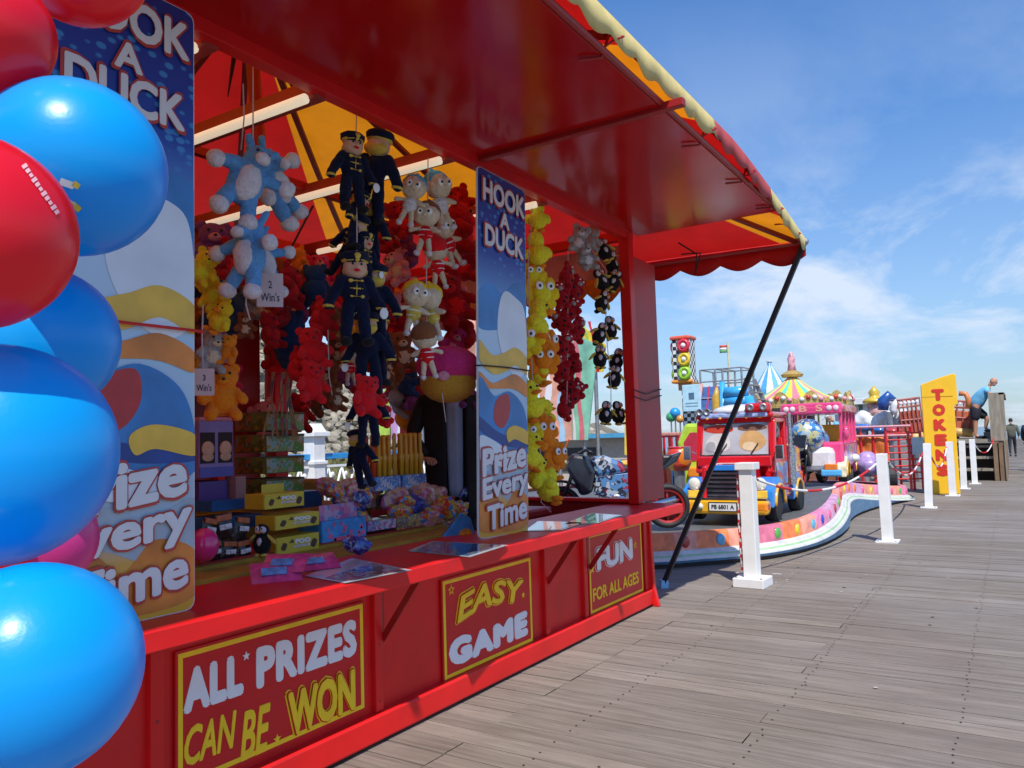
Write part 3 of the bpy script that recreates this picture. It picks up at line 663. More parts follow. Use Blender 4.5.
    T('HOOK', -.245, .255, 2.125, 2.275); T('A', -.05, .06, 1.995, 2.10); T('DUCK', -.225, .235, 1.835, 1.98)
    T('Prize', -.265, .245, .365, .54, rise=.07); T('Every', -.265, .265, .185, .36, rise=.07); T('Time', -.215, .25, .035, .19, rise=.06)
    return t
hook_board(1.59, 'larger looking HOOK A DUCK board at the near counter end, partly hidden by balloons')
b2 = hook_board(4.18, 'narrow HOOK A DUCK board mid counter, seen whole beside the hanging yellow ducks', x=-2.76)
b2.rotation_euler = (-.040, 0, 0)
o = MB(); o.tube([(-2.645, 1.32, 1.96), (-2.638, 1.6, 1.955), (-2.640, 1.905, 1.955), (-2.68, 1.910, 1.955)], .006, 6)
r = o.build('red_ribbon', mat('red_ribbon', (.6, .02, .02), .5)); tag(r, 'thin red ribbon tied across the nearer board at the height of its artwork', 'ribbon')
o = MB(); o.tube([(-2.785, 3.93, 1.96), (-2.742, 3.935, 1.96), (-2.740, 4.22, 1.965), (-2.742, 4.505, 1.96), (-2.785, 4.51, 1.96)], .005, 6)
r = o.build('dark_cord', M_black); tag(r, 'dark cord tied round the board in the middle of the counter', 'cord')
# ------------------------------------------------------------------ plush toys
def fur(name, rgb): return mat(name, rgb, .92, var=.14, scale=22, bump=.55, bscale=70, sheen=.08, spec=.15)
F_blue = fur('plush_light_blue', (.13, .36, .68)); F_white = fur('plush_white', (.72, .68, .70)); F_navy = fur('felt_navy', (.006, .010, .035)); F_royal = fur('felt_royal_blue', (.02, .09, .32))
F_skin = fur('doll_skin', (.72, .42, .28)); F_gold = fur('felt_gold', (.70, .50, .08)); F_black = fur('plush_black', (.014, .013, .014)); F_yel = fur('plush_yellow', (.90, .62, .02))
F_lem = fur('plush_lemon', (.90, .78, .03)); F_or = fur('plush_orange', (.92, .25, .01)); F_red = fur('plush_red', (.78, .012, .018)); F_dred = fur('plush_dark_red', (.42, .006, .014))
F_grey = fur('plush_grey', (.38, .35, .34)); F_cream = fur('plush_cream', (.72, .58, .40)); F_brown = fur('plush_brown', (.26, .09, .035)); F_mag = fur('plush_magenta', (.60, .03, .17))
F_teal = fur('plush_sky', (.12, .45, .68)); F_pink = fur('plush_pink', (.72, .28, .34)); F_pur = fur('plush_purple', (.22, .06, .22)); F_dbl = fur('plush_dark_blue', (.02, .06, .16))
M_eye = mat('eye_black', (.01, .01, .01), .12, var=0); M_eyew = mat('eye_white', (.85, .85, .82), .3, var=0); M_tagw = mat('tag_white', (.80, .80, .78), .5, var=.02)
M_grey2 = mat('plush_inner_ear', (.50, .42, .40), .9)
def proto(parts, vox=.012):
    "parts: name -> (material, [(centre, radii[, rot])...] , melt?) ; returns list of (name, mesh)"
    out = []
    for nm, mt, bl, melt in parts:
        m = MB()
        for b in bl: m.ell(b[0], b[1], b[2] if len(b) > 2 else None, u=14 if melt else 10, v=9 if melt else 7)
        out.append((nm, remeshed(m, nm, mt, vox) if melt else m.data(nm, mt, smooth=True)))
        if mt.name.startswith(('plush', 'felt')):      # stuffing makes the skins uneven
            from mathutils import noise as nz_
            nrm = [v.normal.copy() for v in out[-1][1].vertices]
            for v, n_v in zip(out[-1][1].vertices, nrm):
                c_ = v.co.copy(); q = nz_.noise(c_*5.5)*.022 + nz_.noise(c_*17)*.010
                v.co = c_ + n_v*q
        if melt:
            me = out[-1][1]; me.materials.clear(); me.materials.append(mt)
    return out
def LIMB(a, b, r):
    n = max(4, int((Vector(b)-Vector(a)).length/(r*.45))+1)
    return [(tuple(Vector(a).lerp(Vector(b), i/(n-1))), r*(1.06-.12*i/(n-1))) for i in range(n)]
# every toy is about 1 unit tall, centred on the origin, front towards -Y
def donkey():
    body = [((0, 0, -.02), (.20, .17, .26)), ((0, -.02, .27), (.15, .16, .16)), ((0, -.15, .24), (.10, .12, .09))] + LIMB((-.16, -.02, .12), (-.38, -.10, .02), .075) + LIMB((.16, -.02, .12), (.36, -.12, .12), .075) + \
        LIMB((-.11, -.03, -.2), (-.17, -.10, -.42), .085) + LIMB((.11, -.03, -.2), (.17, -.08, -.42), .085) + LIMB((-.09, .02, .38), (-.17, .03, .50), .04) + LIMB((.09, .02, .38), (.17, .03, .50), .04)
    return proto([('body', F_blue, body, True), ('belly', F_white, [((0, -.085, -.03), (.15, .12, .22))], False),
        ('paw', F_white, [((-.40, -.11, .0), .10)], False), ('paw', F_white, [((.38, -.13, .12), .10)], False), ('paw', F_white, [((-.18, -.12, -.45), (.105, .12, .095))], False), ('paw', F_white, [((.18, -.10, -.45), (.105, .12, .095))], False),
        ('muzzle', F_white, [((0, -.24, .22), (.085, .07, .07))], False), ('eye', M_eye, [((-.065, -.15, .33), .022)], False), ('eye', M_eye, [((.065, -.15, .33), .022)], False)])
def guard():
    body = [((0, 0, .06), (.15, .10, .17))] + LIMB((-.13, 0, .17), (-.27, -.03, -.08), .06) + LIMB((.13, 0, .17), (.27, -.03, -.08), .06) + LIMB((-.07, 0, -.08), (-.10, -.02, -.42), .065) + LIMB((.07, 0, -.08), (.11, -.03, -.42), .065)
    btn = [((x, -.108+abs(z-.06)*.1, z), (.022, .012, .014)) for x in (-.055, .055) for z in (.16, .08, 0)] + [((0, -.105+abs(z-.06)*.1, z), (.055, .010, .006)) for z in (.16, .08, 0)] + [((0, -.104, .08), (.008, .010, .10))]
    return proto([('coat', F_navy, body, True), ('head', F_skin, [((0, 0, .31), (.125, .12, .125)), ((0, -.12, .30), .022)], True), ('cap', F_navy, [((0, .01, .42), (.15, .15, .065)), ((0, -.02, .39), (.13, .13, .05))], False),
        ('cap_band', F_gold, [((0, 0, .375), (.137, .14, .022)), ((0, -.12, .40), (.035, .03, .045))], False), ('braid', F_gold, btn, False), ('hair', F_gold, [((0, .05, .28), (.135, .09, .08))], False),
        ('cuff', F_gold, [((-.27, -.03, -.10), (.062, .062, .02))], False), ('cuff', F_gold, [((.27, -.03, -.10), (.062, .062, .02))], False), ('shoe', F_black, [((-.10, -.06, -.46), (.065, .10, .05))], False), ('shoe', F_black, [((.12, -.07, -.46), (.065, .10, .05))], False),
        ('eye', M_eye, [((-.045, -.115, .33), .013)], False), ('eye', M_eye, [((.045, -.115, .33), .013)], False), ('smile', F_red, [((0, -.118, .265), (.035, .008, .008))], False), ('tag', M_tagw, [((.28, -.09, -.16), (.045, .004, .06))], False)])
def duck(c=F_lem, beak=F_or):
    return proto([('body', c, [((0, .02, -.12), (.27, .25, .25)), ((0, -.02, .24), (.22, .21, .21)), ((-.27, -.02, -.08), (.09, .13, .15), (0, .4, 0)), ((.27, -.02, -.08), (.09, .13, .15), (0, -.4, 0)), ((0, .02, .46), (.04, .04, .08))], True),
        ('beak', beak, [((0, -.25, .20), (.12, .12, .035)), ((0, -.23, .165), (.09, .09, .025))], False), ('foot', beak, [((-.13, -.14, -.37), (.10, .14, .05))], False), ('foot', beak, [((.13, -.14, -.37), (.10, .14, .05))], False),
        ('eye', M_eye, [((-.085, -.20, .31), .028)], False), ('eye', M_eye, [((.085, -.20, .31), .028)], False)])
def flower(c, c2):
    pet = []
    for k in range(8):
        a = 2*PI*k/8; pet.append(((.33*math.cos(a), .0, .33*math.sin(a)), (.15, .07, .15)))
    return proto([('petals', c, pet + [((0, 0, 0), (.25, .13, .25))], True), ('face', c2, [((0, -.06, 0), (.24, .16, .24))], False),
        ('eye_disc', M_eyew, [((-.14, -.20, .13), (.10, .04, .10))], False), ('eye_disc', M_eyew, [((.14, -.20, .13), (.10, .04, .10))], False), ('pupil', M_eye, [((-.14, -.24, .12), (.038, .012, .038)), ((.14, -.24, .12), (.038, .012, .038))], False)])
def penguin():
    return proto([('body', F_black, [((0, 0, -.10), (.24, .21, .28)), ((0, 0, .25), (.18, .17, .17)), ((0, .1, -.36), (.10, .12, .06))], True), ('face', F_white, [((-.07, -.10, .27), (.085, .09, .10)), ((.07, -.10, .27), (.085, .09, .10))], False),
        ('belly', F_white, [((0, -.13, -.04), (.09, .10, .13))], False), ('wing', F_gold, [((-.27, -.03, .02), (.05, .09, .18), (0, .75, 0))], False), ('wing', F_gold, [((.27, -.03, .02), (.05, .09, .18), (0, -.75, 0))], False),
        ('beak', F_or, [((0, -.21, .22), (.05, .08, .03))], False), ('foot', F_gold, [((-.11, -.13, -.38), (.10, .13, .04))], False), ('foot', F_gold, [((.11, -.13, -.38), (.10, .13, .04))], False),
        ('eye', M_eye, [((-.06, -.185, .31), .022)], False), ('eye', M_eye, [((.06, -.185, .31), .022)], False)])
def bear(c, c2=None, ears=.09, muz=None):
    c2 = c2 or c
    b = [((0, 0, -.13), (.27, .23, .27)), ((0, -.01, .22), (.26, .23, .22))] + LIMB((-.20, -.04, .0), (-.30, -.20, -.14), .09) + LIMB((.20, -.04, .0), (.30, -.20, -.14), .09) + LIMB((-.13, -.03, -.28), (-.20, -.24, -.38), .105) + LIMB((.13, -.03, -.28), (.20, -.24, -.38), .105)
    e = [((-.20, .01, .38), (ears, .05, ears*1.1)), ((.20, .01, .38), (ears, .05, ears*1.1))]
    return proto([('body', c, b + e, True), ('muzzle', muz or c2, [((0, -.21, .16), (.11, .08, .08))], False), ('belly', c2, [((0, -.10, -.13), (.19, .14, .20))], False), ('nose', M_eye, [((0, -.285, .19), (.032, .018, .024))], False),
        ('eye', M_eye, [((-.10, -.21, .29), .026)], False), ('eye', M_eye, [((.10, -.21, .29), .026)], False)])
def kid(hair, shirt):
    b = [((0, 0, -.09), (.09, .07, .15))] + LIMB((-.06, 0, .0), (-.25, -.06, -.06), .045) + LIMB((.06, 0, .0), (.25, -.06, -.06), .045) + LIMB((-.05, 0, -.18), (-.10, -.03, -.42), .05) + LIMB((.05, 0, -.18), (.10, -.03, -.42), .05)
    return proto([('head', F_cream, [((0, -.02, .22), (.23, .21, .21)), ((0, -.22, .17), .025)], True), ('hair', hair, [((0, .03, .29), (.235, .215, .19)), ((0, .08, .47), (.04, .04, .05))], False), ('shirt', shirt, [((0, 0, -.09), (.13, .10, .16))], False),
        ('stripe', M_whiteclean, [((0, 0, -.05), (.137, .107, .025)), ((0, 0, -.14), (.13, .10, .025))], False), ('limbs', F_cream, b, True), ('shoe', F_white, [((-.11, -.06, -.46), (.06, .09, .05))], False), ('shoe', F_white, [((.11, -.06, -.46), (.06, .09, .05))], False),
        ('eye_disc', M_eyew, [((-.08, -.205, .24), (.055, .025, .065)), ((.08, -.205, .24), (.055, .025, .065))], False), ('pupil', M_eye, [((-.07, -.232, .235), .022)], False), ('pupil', M_eye, [((.07, -.232, .235), .022)], False)])
def ladybird():
    return proto([('body', F_dred, [((0, 0, -.1), (.26, .22, .26)), ((-.24, -.06, .08), (.10, .07, .12)), ((.24, -.06, .08), (.10, .07, .12)), ((-.15, -.1, -.34), (.10, .13, .09)), ((.15, -.1, -.34), (.10, .13, .09)), ((0, -.02, .26), (.20, .18, .18)), ((-.17, 0, .40), .08), ((.17, 0, .40), .08)], True),
        ('muzzle', F_grey, [((0, -.17, .20), (.09, .07, .07))], False), ('spots', F_black, [((-.12, -.18, -.02), (.05, .03, .05)), ((.12, -.18, -.10), (.05, .03, .05)), ((.02, -.21, -.20), (.04, .03, .04))], False), ('eye', M_eyew, [((-.07, -.17, .32), .032), ((.07, -.17, .32), .032)], False)])
PR = dict(donkey=donkey(), guard=guard(), duck=duck(), duck_y=duck(F_yel), flower_y=flower(F_yel, F_lem), flower_o=flower(F_or, F_or), penguin=penguin(), koala=bear(F_grey, F_white, .11), redpig=bear(F_red, F_red, .08), orangebear=bear(F_or, F_or, .08),
    kid_blue=kid(F_teal, F_white), kid_brown=kid(F_brown, F_red), kid_yellow=kid(F_yel, F_gold), kid_red=kid(F_red, F_red), lady=ladybird(), bluebear=bear(F_dbl, F_dbl, .07), dotbear=bear(F_grey, F_cream, .08), redbear=bear(F_dred, F_red, .09),
    pinkbear=bear(F_pink, F_cream, .07), brownbear=bear(F_brown, F_cream, .08), magbear=bear(F_mag, F_pink, .09), purbear=bear(F_pur, F_pink, .09), yelbear=bear(F_yel, F_lem, .10))
PROTO_OBJ = {}
def toy(kind, px, py, hpx, xpl, label, group, turn=0, tilt=0, roll=0, name=None, cat='plush toy'):
    p = at(px, py, x=xpl); s = hpx*m_per_px(p)
    base = math.atan2(p.x, p.y)      # face roughly towards the front of the stall
    names = {'donkey': 'plush_donkey', 'guard': 'guard_doll', 'duck': 'plush_duck', 'duck_y': 'plush_duck', 'flower_y': 'plush_flower', 'flower_o': 'plush_flower', 'penguin': 'plush_penguin', 'koala': 'plush_koala', 'lady': 'plush_ladybird'}
    nm = name or names.get(kind) or ('rag_doll' if kind.startswith('kid') else 'plush_bear')
    if kind not in PROTO_OBJ:
        r = empty(nm, p, 0)
        for n_, me in PR[kind]: place(me, n_, r)
        PROTO_OBJ[kind] = r
    else: r = copy_tree(PROTO_OBJ[kind])
    r.name = nm; r.location = p; r.scale = (s, s, s); r.rotation_euler = (tilt, roll, -base + math.radians(turn) if False else math.radians(48+turn))
    for k in ('label', 'category', 'group'):
        if k in r: del r[k]
    tag(r, label, cat, group); return r
STR = 0
def cord(pxs, xpl, label, group=None):
    m = MB(); pts = [at(a, b, x=xpl) for a, b in pxs]
    m.tube(pts, .0035, 5); o = m.build('hanging_cord', M_string); tag(o, label, 'cord', group); return o
rnd = random.Random(21)
# blue donkeys near the first board
g = 'blue and white plush donkeys hanging by the near board'
toy('donkey', 246, 182, 92, -2.95, 'upper blue and white plush donkey, nearest the board, belly facing out', g, turn=25, roll=.42)
toy('donkey', 273, 184, 84, -3.12, 'blue plush donkey behind the upper one, one leg stretched to the right', g, turn=60, roll=-.7)
toy('donkey', 250, 255, 84, -2.95, 'lower blue and white plush donkey hanging above the 2 Win\'s card', g, turn=-38, roll=.12)
toy('donkey', 262, 262, 70, -3.1, 'blue plush donkey tucked behind the lower hanging donkey', g, turn=35, roll=-.15)
cord([(253, 62), (253, 100), (253, 142)], -2.95, 'pale cord the upper blue donkey hangs from')
cord([(246, 275), (246, 305), (250, 320)], -2.95, 'loose pale cord end dangling under the lower blue donkey')
cord([(243, 84), (244, 118), (241, 150)], -3.0, 'thin red cord looped over the light tube beside the donkeys')
# yellow ducks at the far left
g = 'yellow plush toys stacked beside the near board'
toy('yelbear', 202, 268, 42, -3.25, 'topmost deep yellow plush of the bunch right of the near board', g, turn=20, roll=.5)
toy('yelbear', 214, 292, 46, -3.3, 'deep yellow plush with arms hanging, second in the bunch by the near board', g, turn=-30, roll=-.6)
toy('duck_y', 221, 318, 40, -3.2, 'yellow plush duck with its face turned down, lowest by the near board', g, turn=-40, roll=.6)
toy('dotbear', 213, 352, 46, -3.3, 'grey dotted plush bear under the yellow duck', None, turn=20, roll=.2)
toy('orangebear', 228, 350, 34, -3.25, 'small orange plush bear beside the grey dotted bear', 'orange plush bears', turn=-20)
toy('orangebear', 222, 392, 62, -3.35, 'large orange plush bear sitting above the boxed dolls', 'orange plush bears', turn=10)
toy('purbear', 214, 250, 60, -3.7, 'dark purple plush bear high in the shade behind the donkeys', None, turn=10)
cord([(203, 305), (202, 340), (203, 368)], -3.1, 'pale cord carrying the 3 Win\'s card')
def wincard(px, py, wpx, hpx, x, n, label):
    p = at(px, py, x=x); k = m_per_px(p); w, h = wpx*k*1.15, hpx*k
    t = empty('price_card', p, math.radians(50), label, 'card', 'price cards hanging among the toys')
    m = MB(); m.box((0, 0, 0), (w, .002, h)); m.build('card', mat('pinkish_card', (.62, .46, .44), .6, var=.05), t)
    M_ = mat('card_ink', (.03, .02, .04), .6)
    text_on(t, n, M_, (-w*.06, -.0012, h*.05), w*.14, h*.22, ext=.0006, rot=(PI/2, 0, 0), off=.01); text_on(t, "Win's", M_, (-w*.36, -.0012, -h*.34), w*.72, h*.26, ext=.0006, rot=(PI/2, 0, 0), off=.01)
wincard(270, 290, 22, 34, -2.98, '2', "pale card reading 2 Win's hanging right under the blue donkeys")
wincard(204, 382, 17, 27, -3.02, '3', "pale card reading 3 Win's hanging beside the near board")
# guard dolls
g = 'navy uniformed guard dolls on one cord'
gd = [(352, 172, 84, -2.95, 20, .05, 'topmost guard doll, gold buttons showing, face turned left'), (374, 176, 96, -3.0, 150, -.18, 'guard doll at the top right seen from behind, legs swinging right'),
      (357, 222, 74, -3.0, 60, .35, 'guard doll second from the top, leaning, with gold hair'), (371, 232, 74, -3.08, 130, -.1, 'guard doll in the upper middle with its back turned'),
      (350, 246, 70, -3.05, -40, .5, 'guard doll in the upper middle with a tag at its left hand'), (364, 262, 64, -2.98, 30, .1, 'guard doll just above the smiling one'),
      (355, 298, 98, -2.93, 6, .02, 'smiling guard doll in the middle, face and three gold braids to the front'), (374, 305, 86, -3.0, 165, -.05, 'guard doll beside the smiling one, blue back turned'),
      (368, 352, 84, -2.97, 175, .03, 'guard doll below the smiling one, seen from behind'), (378, 348, 74, -3.05, 120, -.1, 'guard doll partly behind the lower back-turned one'),
      (368, 412, 70, -3.0, 190, .05, 'lowest but one guard doll, hanging over the bubble wands'), (360, 458, 60, -3.1, 140, .2, 'lowest guard doll beside the bubble wands')]
for a in gd: toy('guard', a[0], a[1], a[2], a[3], a[6], g, turn=a[4], roll=a[5])
cord([(357, 103), (356, 130), (357, 240), (356, 262)], -2.93, 'pale cord through the column of guard dolls')
toy('redpig', 366, 396, 46, -2.95, 'bright red plush hanging below the guard dolls above the wands', 'red plush bears', turn=20, roll=.1)
toy('redpig', 378, 408, 40, -3.05, 'red plush half hidden right of the bright red one under the guards', 'red plush bears', turn=70, roll=-.3)
# red plush group in the middle
g = 'red plush bears'
for a in [(322, 318, 44, -3.3, 40, .3, 'red plush upper of the bunch in front of the gap with the stone wall'), (313, 348, 48, -3.25, 10, -.2, 'red plush with two black eyes in the middle of that bunch'),
          (312, 382, 46, -3.2, 15, .1, 'lowest red plush of the bunch, feet down over the stone wall'), (297, 366, 40, -3.4, 70, .4, 'red plush at the left edge of the bunch above the box stack')]:
    toy('redpig', a[0], a[1], a[2], a[3], a[6], g, turn=a[4], roll=a[5])
toy('bluebear', 315, 284, 44, -3.5, 'dark blue plush seen from behind, high above the red ones', 'dark blue plush', turn=170)
toy('bluebear', 289, 338, 62, -3.6, 'navy plush ball shaped body left behind the red bunch', 'dark blue plush', turn=150)
toy('brownbear', 246, 326, 30, -3.6, 'small orange brown plush behind the price card', None, turn=0)
g = 'brown plush bears on a cord against the stone wall'
for i, (x, y) in enumerate(((332, 322), (336, 352), (330, 374), (334, 396))): toy('brownbear', x, y, 34, -3.5, ['top brown plush of the string of four by the stone wall', 'second brown plush down the string by the stone wall', 'third brown plush down the string by the stone wall', 'lowest brown plush of the string by the stone wall'][i], g, turn=rnd.uniform(-60, 60), roll=rnd.uniform(-.5, .5))
cord([(328, 330), (329, 375), (332, 395)], -3.15, 'pale cord end hanging over the lowest red plush')
toy('kid_red', 350, 364, 44, -3.4, 'small doll with red cap between the brown bears and the guards', 'big headed rag dolls', turn=20)
# rag dolls
g = 'big headed rag dolls'
kd = [('kid_blue', 411, 200, 56, -2.97, -10, .25, 'left blue haired rag doll at the top of its cord'), ('kid_blue', 440, 200, 62, -2.97, 25, -.2, 'right blue haired rag doll at the top of its cord'), ('kid_brown', 426, 228, 58, -2.95, -20, .1, 'brown haired rag doll under the two blue haired ones'),
      ('kid_brown', 447, 240, 58, -3.0, 30, -.45, 'brown haired rag doll tilted right, striped shirt'), ('kid_red', 437, 262, 54, -3.0, 170, .1, 'rag doll turned away showing its red cap'), ('kid_yellow', 414, 308, 60, -2.97, 15, .15, 'left yellow haired rag doll with big eyes'),
      ('kid_yellow', 431, 312, 62, -2.95, -35, -.15, 'right yellow haired rag doll, cheek against its neighbour'), ('kid_brown', 426, 350, 58, -2.93, 170, .1, 'brown capped rag doll over the magenta plush')]
for k, x, y, h, xp, tn, rl, lb in kd: toy(k, x, y, h, xp, lb, g, turn=tn, roll=rl)
cord([(428, 158), (428, 178), (426, 300), (427, 325)], -2.95, 'twisted cord carrying the big headed rag dolls')
g = 'plush bears packed in the shade at the back'
bk = [('pinkbear', 398, 268, 40), ('redbear', 400, 220, 44), ('purbear', 404, 250, 52), ('redbear', 458, 232, 66), ('redbear', 388, 300, 44), ('redbear', 452, 300, 60), ('pinkbear', 452, 290, 40), ('redbear', 398, 330, 42), ('brownbear', 402, 352, 46),
      ('redbear', 460, 330, 54), ('purbear', 300, 310, 40), ('redbear', 288, 286, 48), ('redbear', 384, 238, 40), ('pinkbear', 396, 304, 26), ('brownbear', 396, 368, 44), ('redbear', 462, 262, 50), ('magbear', 455, 345, 40), ('redbear', 280, 312, 40), ('purbear', 258, 262, 50), ('brownbear', 448, 388, 30), ('purbear', 466, 392, 36),
      ('orangebear', 300, 262, 34), ('redbear', 270, 330, 40), ('redbear', 462, 205, 44), ('brownbear', 384, 372, 30), ('redbear', 232, 262, 50), ('purbear', 228, 245, 40)]
where = ['beside the upper guard dolls', 'behind the rag dolls', 'deep in the shade of the stall', 'at the left of the rag dolls', 'near the board at mid counter']
nm_ = dict(pinkbear='pale pink', redbear='deep red', purbear='dark purple', brownbear='brown', magbear='magenta', orangebear='orange')
seen = {}
for i, (k, x, y, h) in enumerate(bk):
    c = nm_[k]
    lb = {'redbear': {1: 'deep red plush bear left of the upper rag dolls', 3: 'deep red plush bear right of the brown haired rag dolls', 4: 'deep red plush bear right of the smiling guard doll', 5: 'deep red plush bear right of the yellow haired rag dolls', 7: 'deep red plush bear below left of the yellow haired rag dolls', 9: 'deep red plush bear above the magenta plush', 11: 'deep red plush bear left of the navy plush', 12: 'deep red plush bear just right of the upper guards', 15: 'deep red plush bear against the board, rag doll height', 17: 'deep red plush bear above the box stack', 22: 'deep red plush bear over the post left of the boxes', 23: 'deep red plush bear highest beside the board', 25: 'deep red plush bear behind the lower blue donkeys'}}.get(k, {}).get(i) or f'{c} plush bear in the shade ' + {0: 'between guards and upper rag dolls', 2: 'between guard column and rag dolls', 6: 'right behind the yellow haired rag dolls', 8: 'above the pale curtain left of the rear post', 10: 'left of the bright red bunch', 13: 'against the smiling guard doll', 14: 'lowest in front of the pale curtain', 16: 'just over the magenta and gold plush', 18: 'behind the blue donkeys', 19: 'at the left shoulder of the stall keeper', 20: 'at the right shoulder of the stall keeper', 21: 'high left of the guards', 24: 'right below the guard dolls', 26: 'behind the price card by the post'}.get(i, 'of the stall')
    toy(k, x, y, h, -3.35-rnd.random()*.5, lb, g, turn=rnd.uniform(-70, 70), roll=rnd.uniform(-.5, .5))
def bigplush():
    p = at(448, 378, x=-3.05); k = m_per_px(p)
    t = empty('plush_mushroom', p, math.radians(48), 'large magenta topped plush with mustard underside hiding the stall keeper\'s head', 'plush toy'); t.scale = (k*60,)*3
    m = MB(); m.ell((0, 0, .2), (.55, .5, .34)); m.ell((.45, 0, .12), (.25, .25, .16)); place(remeshed(m, 'cap', F_mag, .025), 'cap', t).data.materials.append(F_mag)
    m = MB(); m.ell((0, -.02, -.1), (.48, .42, .32)); m.build('body', fur('plush_mustard', (.55, .27, .03)), t, smooth=True)
    m = MB(); m.ell((-.15, -.42, .0), (.10, .05, .08)); m.build('nose', F_pink, t, smooth=True)
bigplush()
# the shaded mass of prizes along the back of the stall: nothing tells one from another
rr = random.Random(77)
for i in range(46):
    y = rr.uniform(3.2, 6.25); z = rr.uniform(2.02, 3.02) if i < 36 else rr.uniform(1.7, 2.1); x = -5.15+rr.uniform(-.2, .35)
    k = ['redbear', 'purbear', 'bluebear', 'brownbear', 'orangebear', 'magbear', 'redbear', 'pinkbear', 'dotbear', 'brownbear', 'redpig', 'yelbear'][i % 12]
    t = copy_tree(PROTO_OBJ[k]); t.name = 'plush_bear'; t.location = (x, y, z); s_ = rr.uniform(.34, .46); t.scale = (s_,)*3; t.rotation_euler = (rr.uniform(-.4, .4), rr.uniform(-1.2, 1.2), math.radians(48+rr.uniform(-150, 150)))
    for q in ('label', 'category', 'group'):
        if q in t: del t[q]
    cn = {'redbear': 'deep red', 'purbear': 'dark purple', 'redpig': 'bright red', 'brownbear': 'brown', 'magbear': 'magenta', 'bluebear': 'dark blue', 'orangebear': 'orange', 'pinkbear': 'pale pink', 'dotbear': 'grey', 'yelbear': 'yellow'}[k]
    tag(t, cn+' plush hanging in the shaded mass along the back of the stall', 'plush toy', cn+' plush massed along the back')
cord([(441, 385), (443, 400), (446, 422)], -3.0, 'pale cord end below the magenta plush')
m_ = printed('holographic_ball', [(.5, .03, .3), (.2, .02, .3), (.65, .1, .4), (.3, .02, .1)], 16)
# yellow duck chain right of the second board
g = 'yellow and orange plush ducks and flowers in one long string'
ch = [('duck', 537, 216, 30, -2.95, 170, 0, 'topmost lemon plush on the long string, turned away'), ('duck', 537, 250, 34, -2.95, 180, .1, 'second lemon plush down the long string, turned away'), ('flower_y', 533, 275, 26, -3.0, 0, 0, 'yellow plush flower high on the string near the board'),
      ('flower_y', 541, 293, 36, -2.95, 10, 0, 'large yellow plush flower under the two lemon balls'), ('duck', 537, 322, 42, -2.92, 60, .3, 'lemon duck below the large yellow flower, seen from the side'), ('flower_o', 545, 345, 36, -2.97, 30, 0, 'upper orange plush flower on the long string'),
      ('flower_y', 526, 340, 34, -2.95, -20, 0, 'yellow flower with an eye disc beside the upper orange flower'), ('flower_o', 543, 360, 32, -2.93, 0, 0, 'orange flower just below the upper orange one'), ('duck', 538, 370, 32, -3.0, 100, .2, 'lemon duck behind the pair of orange flowers'), ('duck', 531, 402, 40, -2.93, 20, -.2, 'lemon duck at mid height of the string, beak down'),
      ('flower_o', 543, 432, 34, -2.96, 20, 0, 'orange flower at the middle of the lower half of the string'), ('duck', 545, 416, 30, -3.02, 110, 0, 'small lemon duck tucked behind the string beneath mid height'), ('flower_y', 528, 434, 28, -2.95, -10, 0, 'yellow flower with an eye disc low on the string'), ('duck', 530, 452, 38, -2.93, 30, .3, 'lemon duck face forward in the lower string'),
      ('flower_o', 556, 456, 30, -2.96, 30, 0, 'lowest orange flower, out to the right'), ('duck', 538, 474, 36, -2.96, 60, -.4, 'lemon duck last but one of the long string'), ('duck', 549, 486, 36, -2.9, 80, .5, 'lowest lemon duck with a pale tail of cord')]
for k, x, y, h, xp, tn, rl, lb in ch: toy(k, x, y, h*1.22, xp, lb, g, turn=tn, roll=rl)
cord([(533, 190), (531, 230), (528, 262), (530, 330), (535, 420), (545, 480), (541, 502), (551, 512)], -2.93, 'pale cord through the yellow and orange string ending below')
# dark red chain
g = 'dark red plush ladybirds in one string'
wh = ['topmost of the string', 'second from the top', 'third from the top', 'fourth from the top', 'fifth from the top', 'sixth from the top', 'seventh from the top', 'eighth from the top', 'ninth from the top', 'third from the bottom', 'second from the bottom', 'lowest of the string']
pos = [(566, 276), (574, 290), (560, 296), (571, 310), (562, 322), (577, 330), (563, 345), (573, 362), (561, 368), (568, 385), (574, 394), (564, 407)]
for i, (x, y) in enumerate(pos): toy('lady', x, y, 33, -2.97-.05*(i % 2), f'dark red plush ladybird, {wh[i]}', g, turn=rnd.uniform(-60, 60), roll=rnd.uniform(-.8, .8))
cord([(568, 250), (568, 300), (567, 400), (565, 420)], -2.98, 'cord through the dark red ladybirds')
# koalas and penguins
g = 'grey plush koalas above the penguins'
toy('koala', 579, 240, 32, -2.93, 'upper grey koala at the top of the penguin cord', g, turn=-10, roll=.3); toy('koala', 592, 238, 26, -2.98, 'grey koala with its back to the upper one', g, turn=110, roll=-.5); toy('koala', 585, 257, 32, -2.93, 'lower grey koala with white chest', g, turn=10, roll=-.2)
g = 'black and white plush penguins on one cord'
pg = [(604, 250, 'topmost penguin beside the grey koalas'), (612, 263, 'penguin showing yellow feet under the topmost one'), (601, 280, 'left penguin of the pair looking out below the koalas'), (614, 281, 'right penguin of the pair looking out below the koalas'),
      (602, 302, 'penguin with yellow wing spread in the upper half'), (610, 328, 'penguin with pink cheeks at mid cord'), (600, 334, 'penguin left of the pink cheeked one'), (600, 357, 'penguin on the left in the lower cluster'), (617, 360, 'penguin on the right in the lower cluster'), (615, 377, 'single penguin at the end of the cluster'),
      (606, 413, 'left one of the two separate penguins hanging lowest'), (618, 413, 'right one of the two separate penguins hanging lowest')]
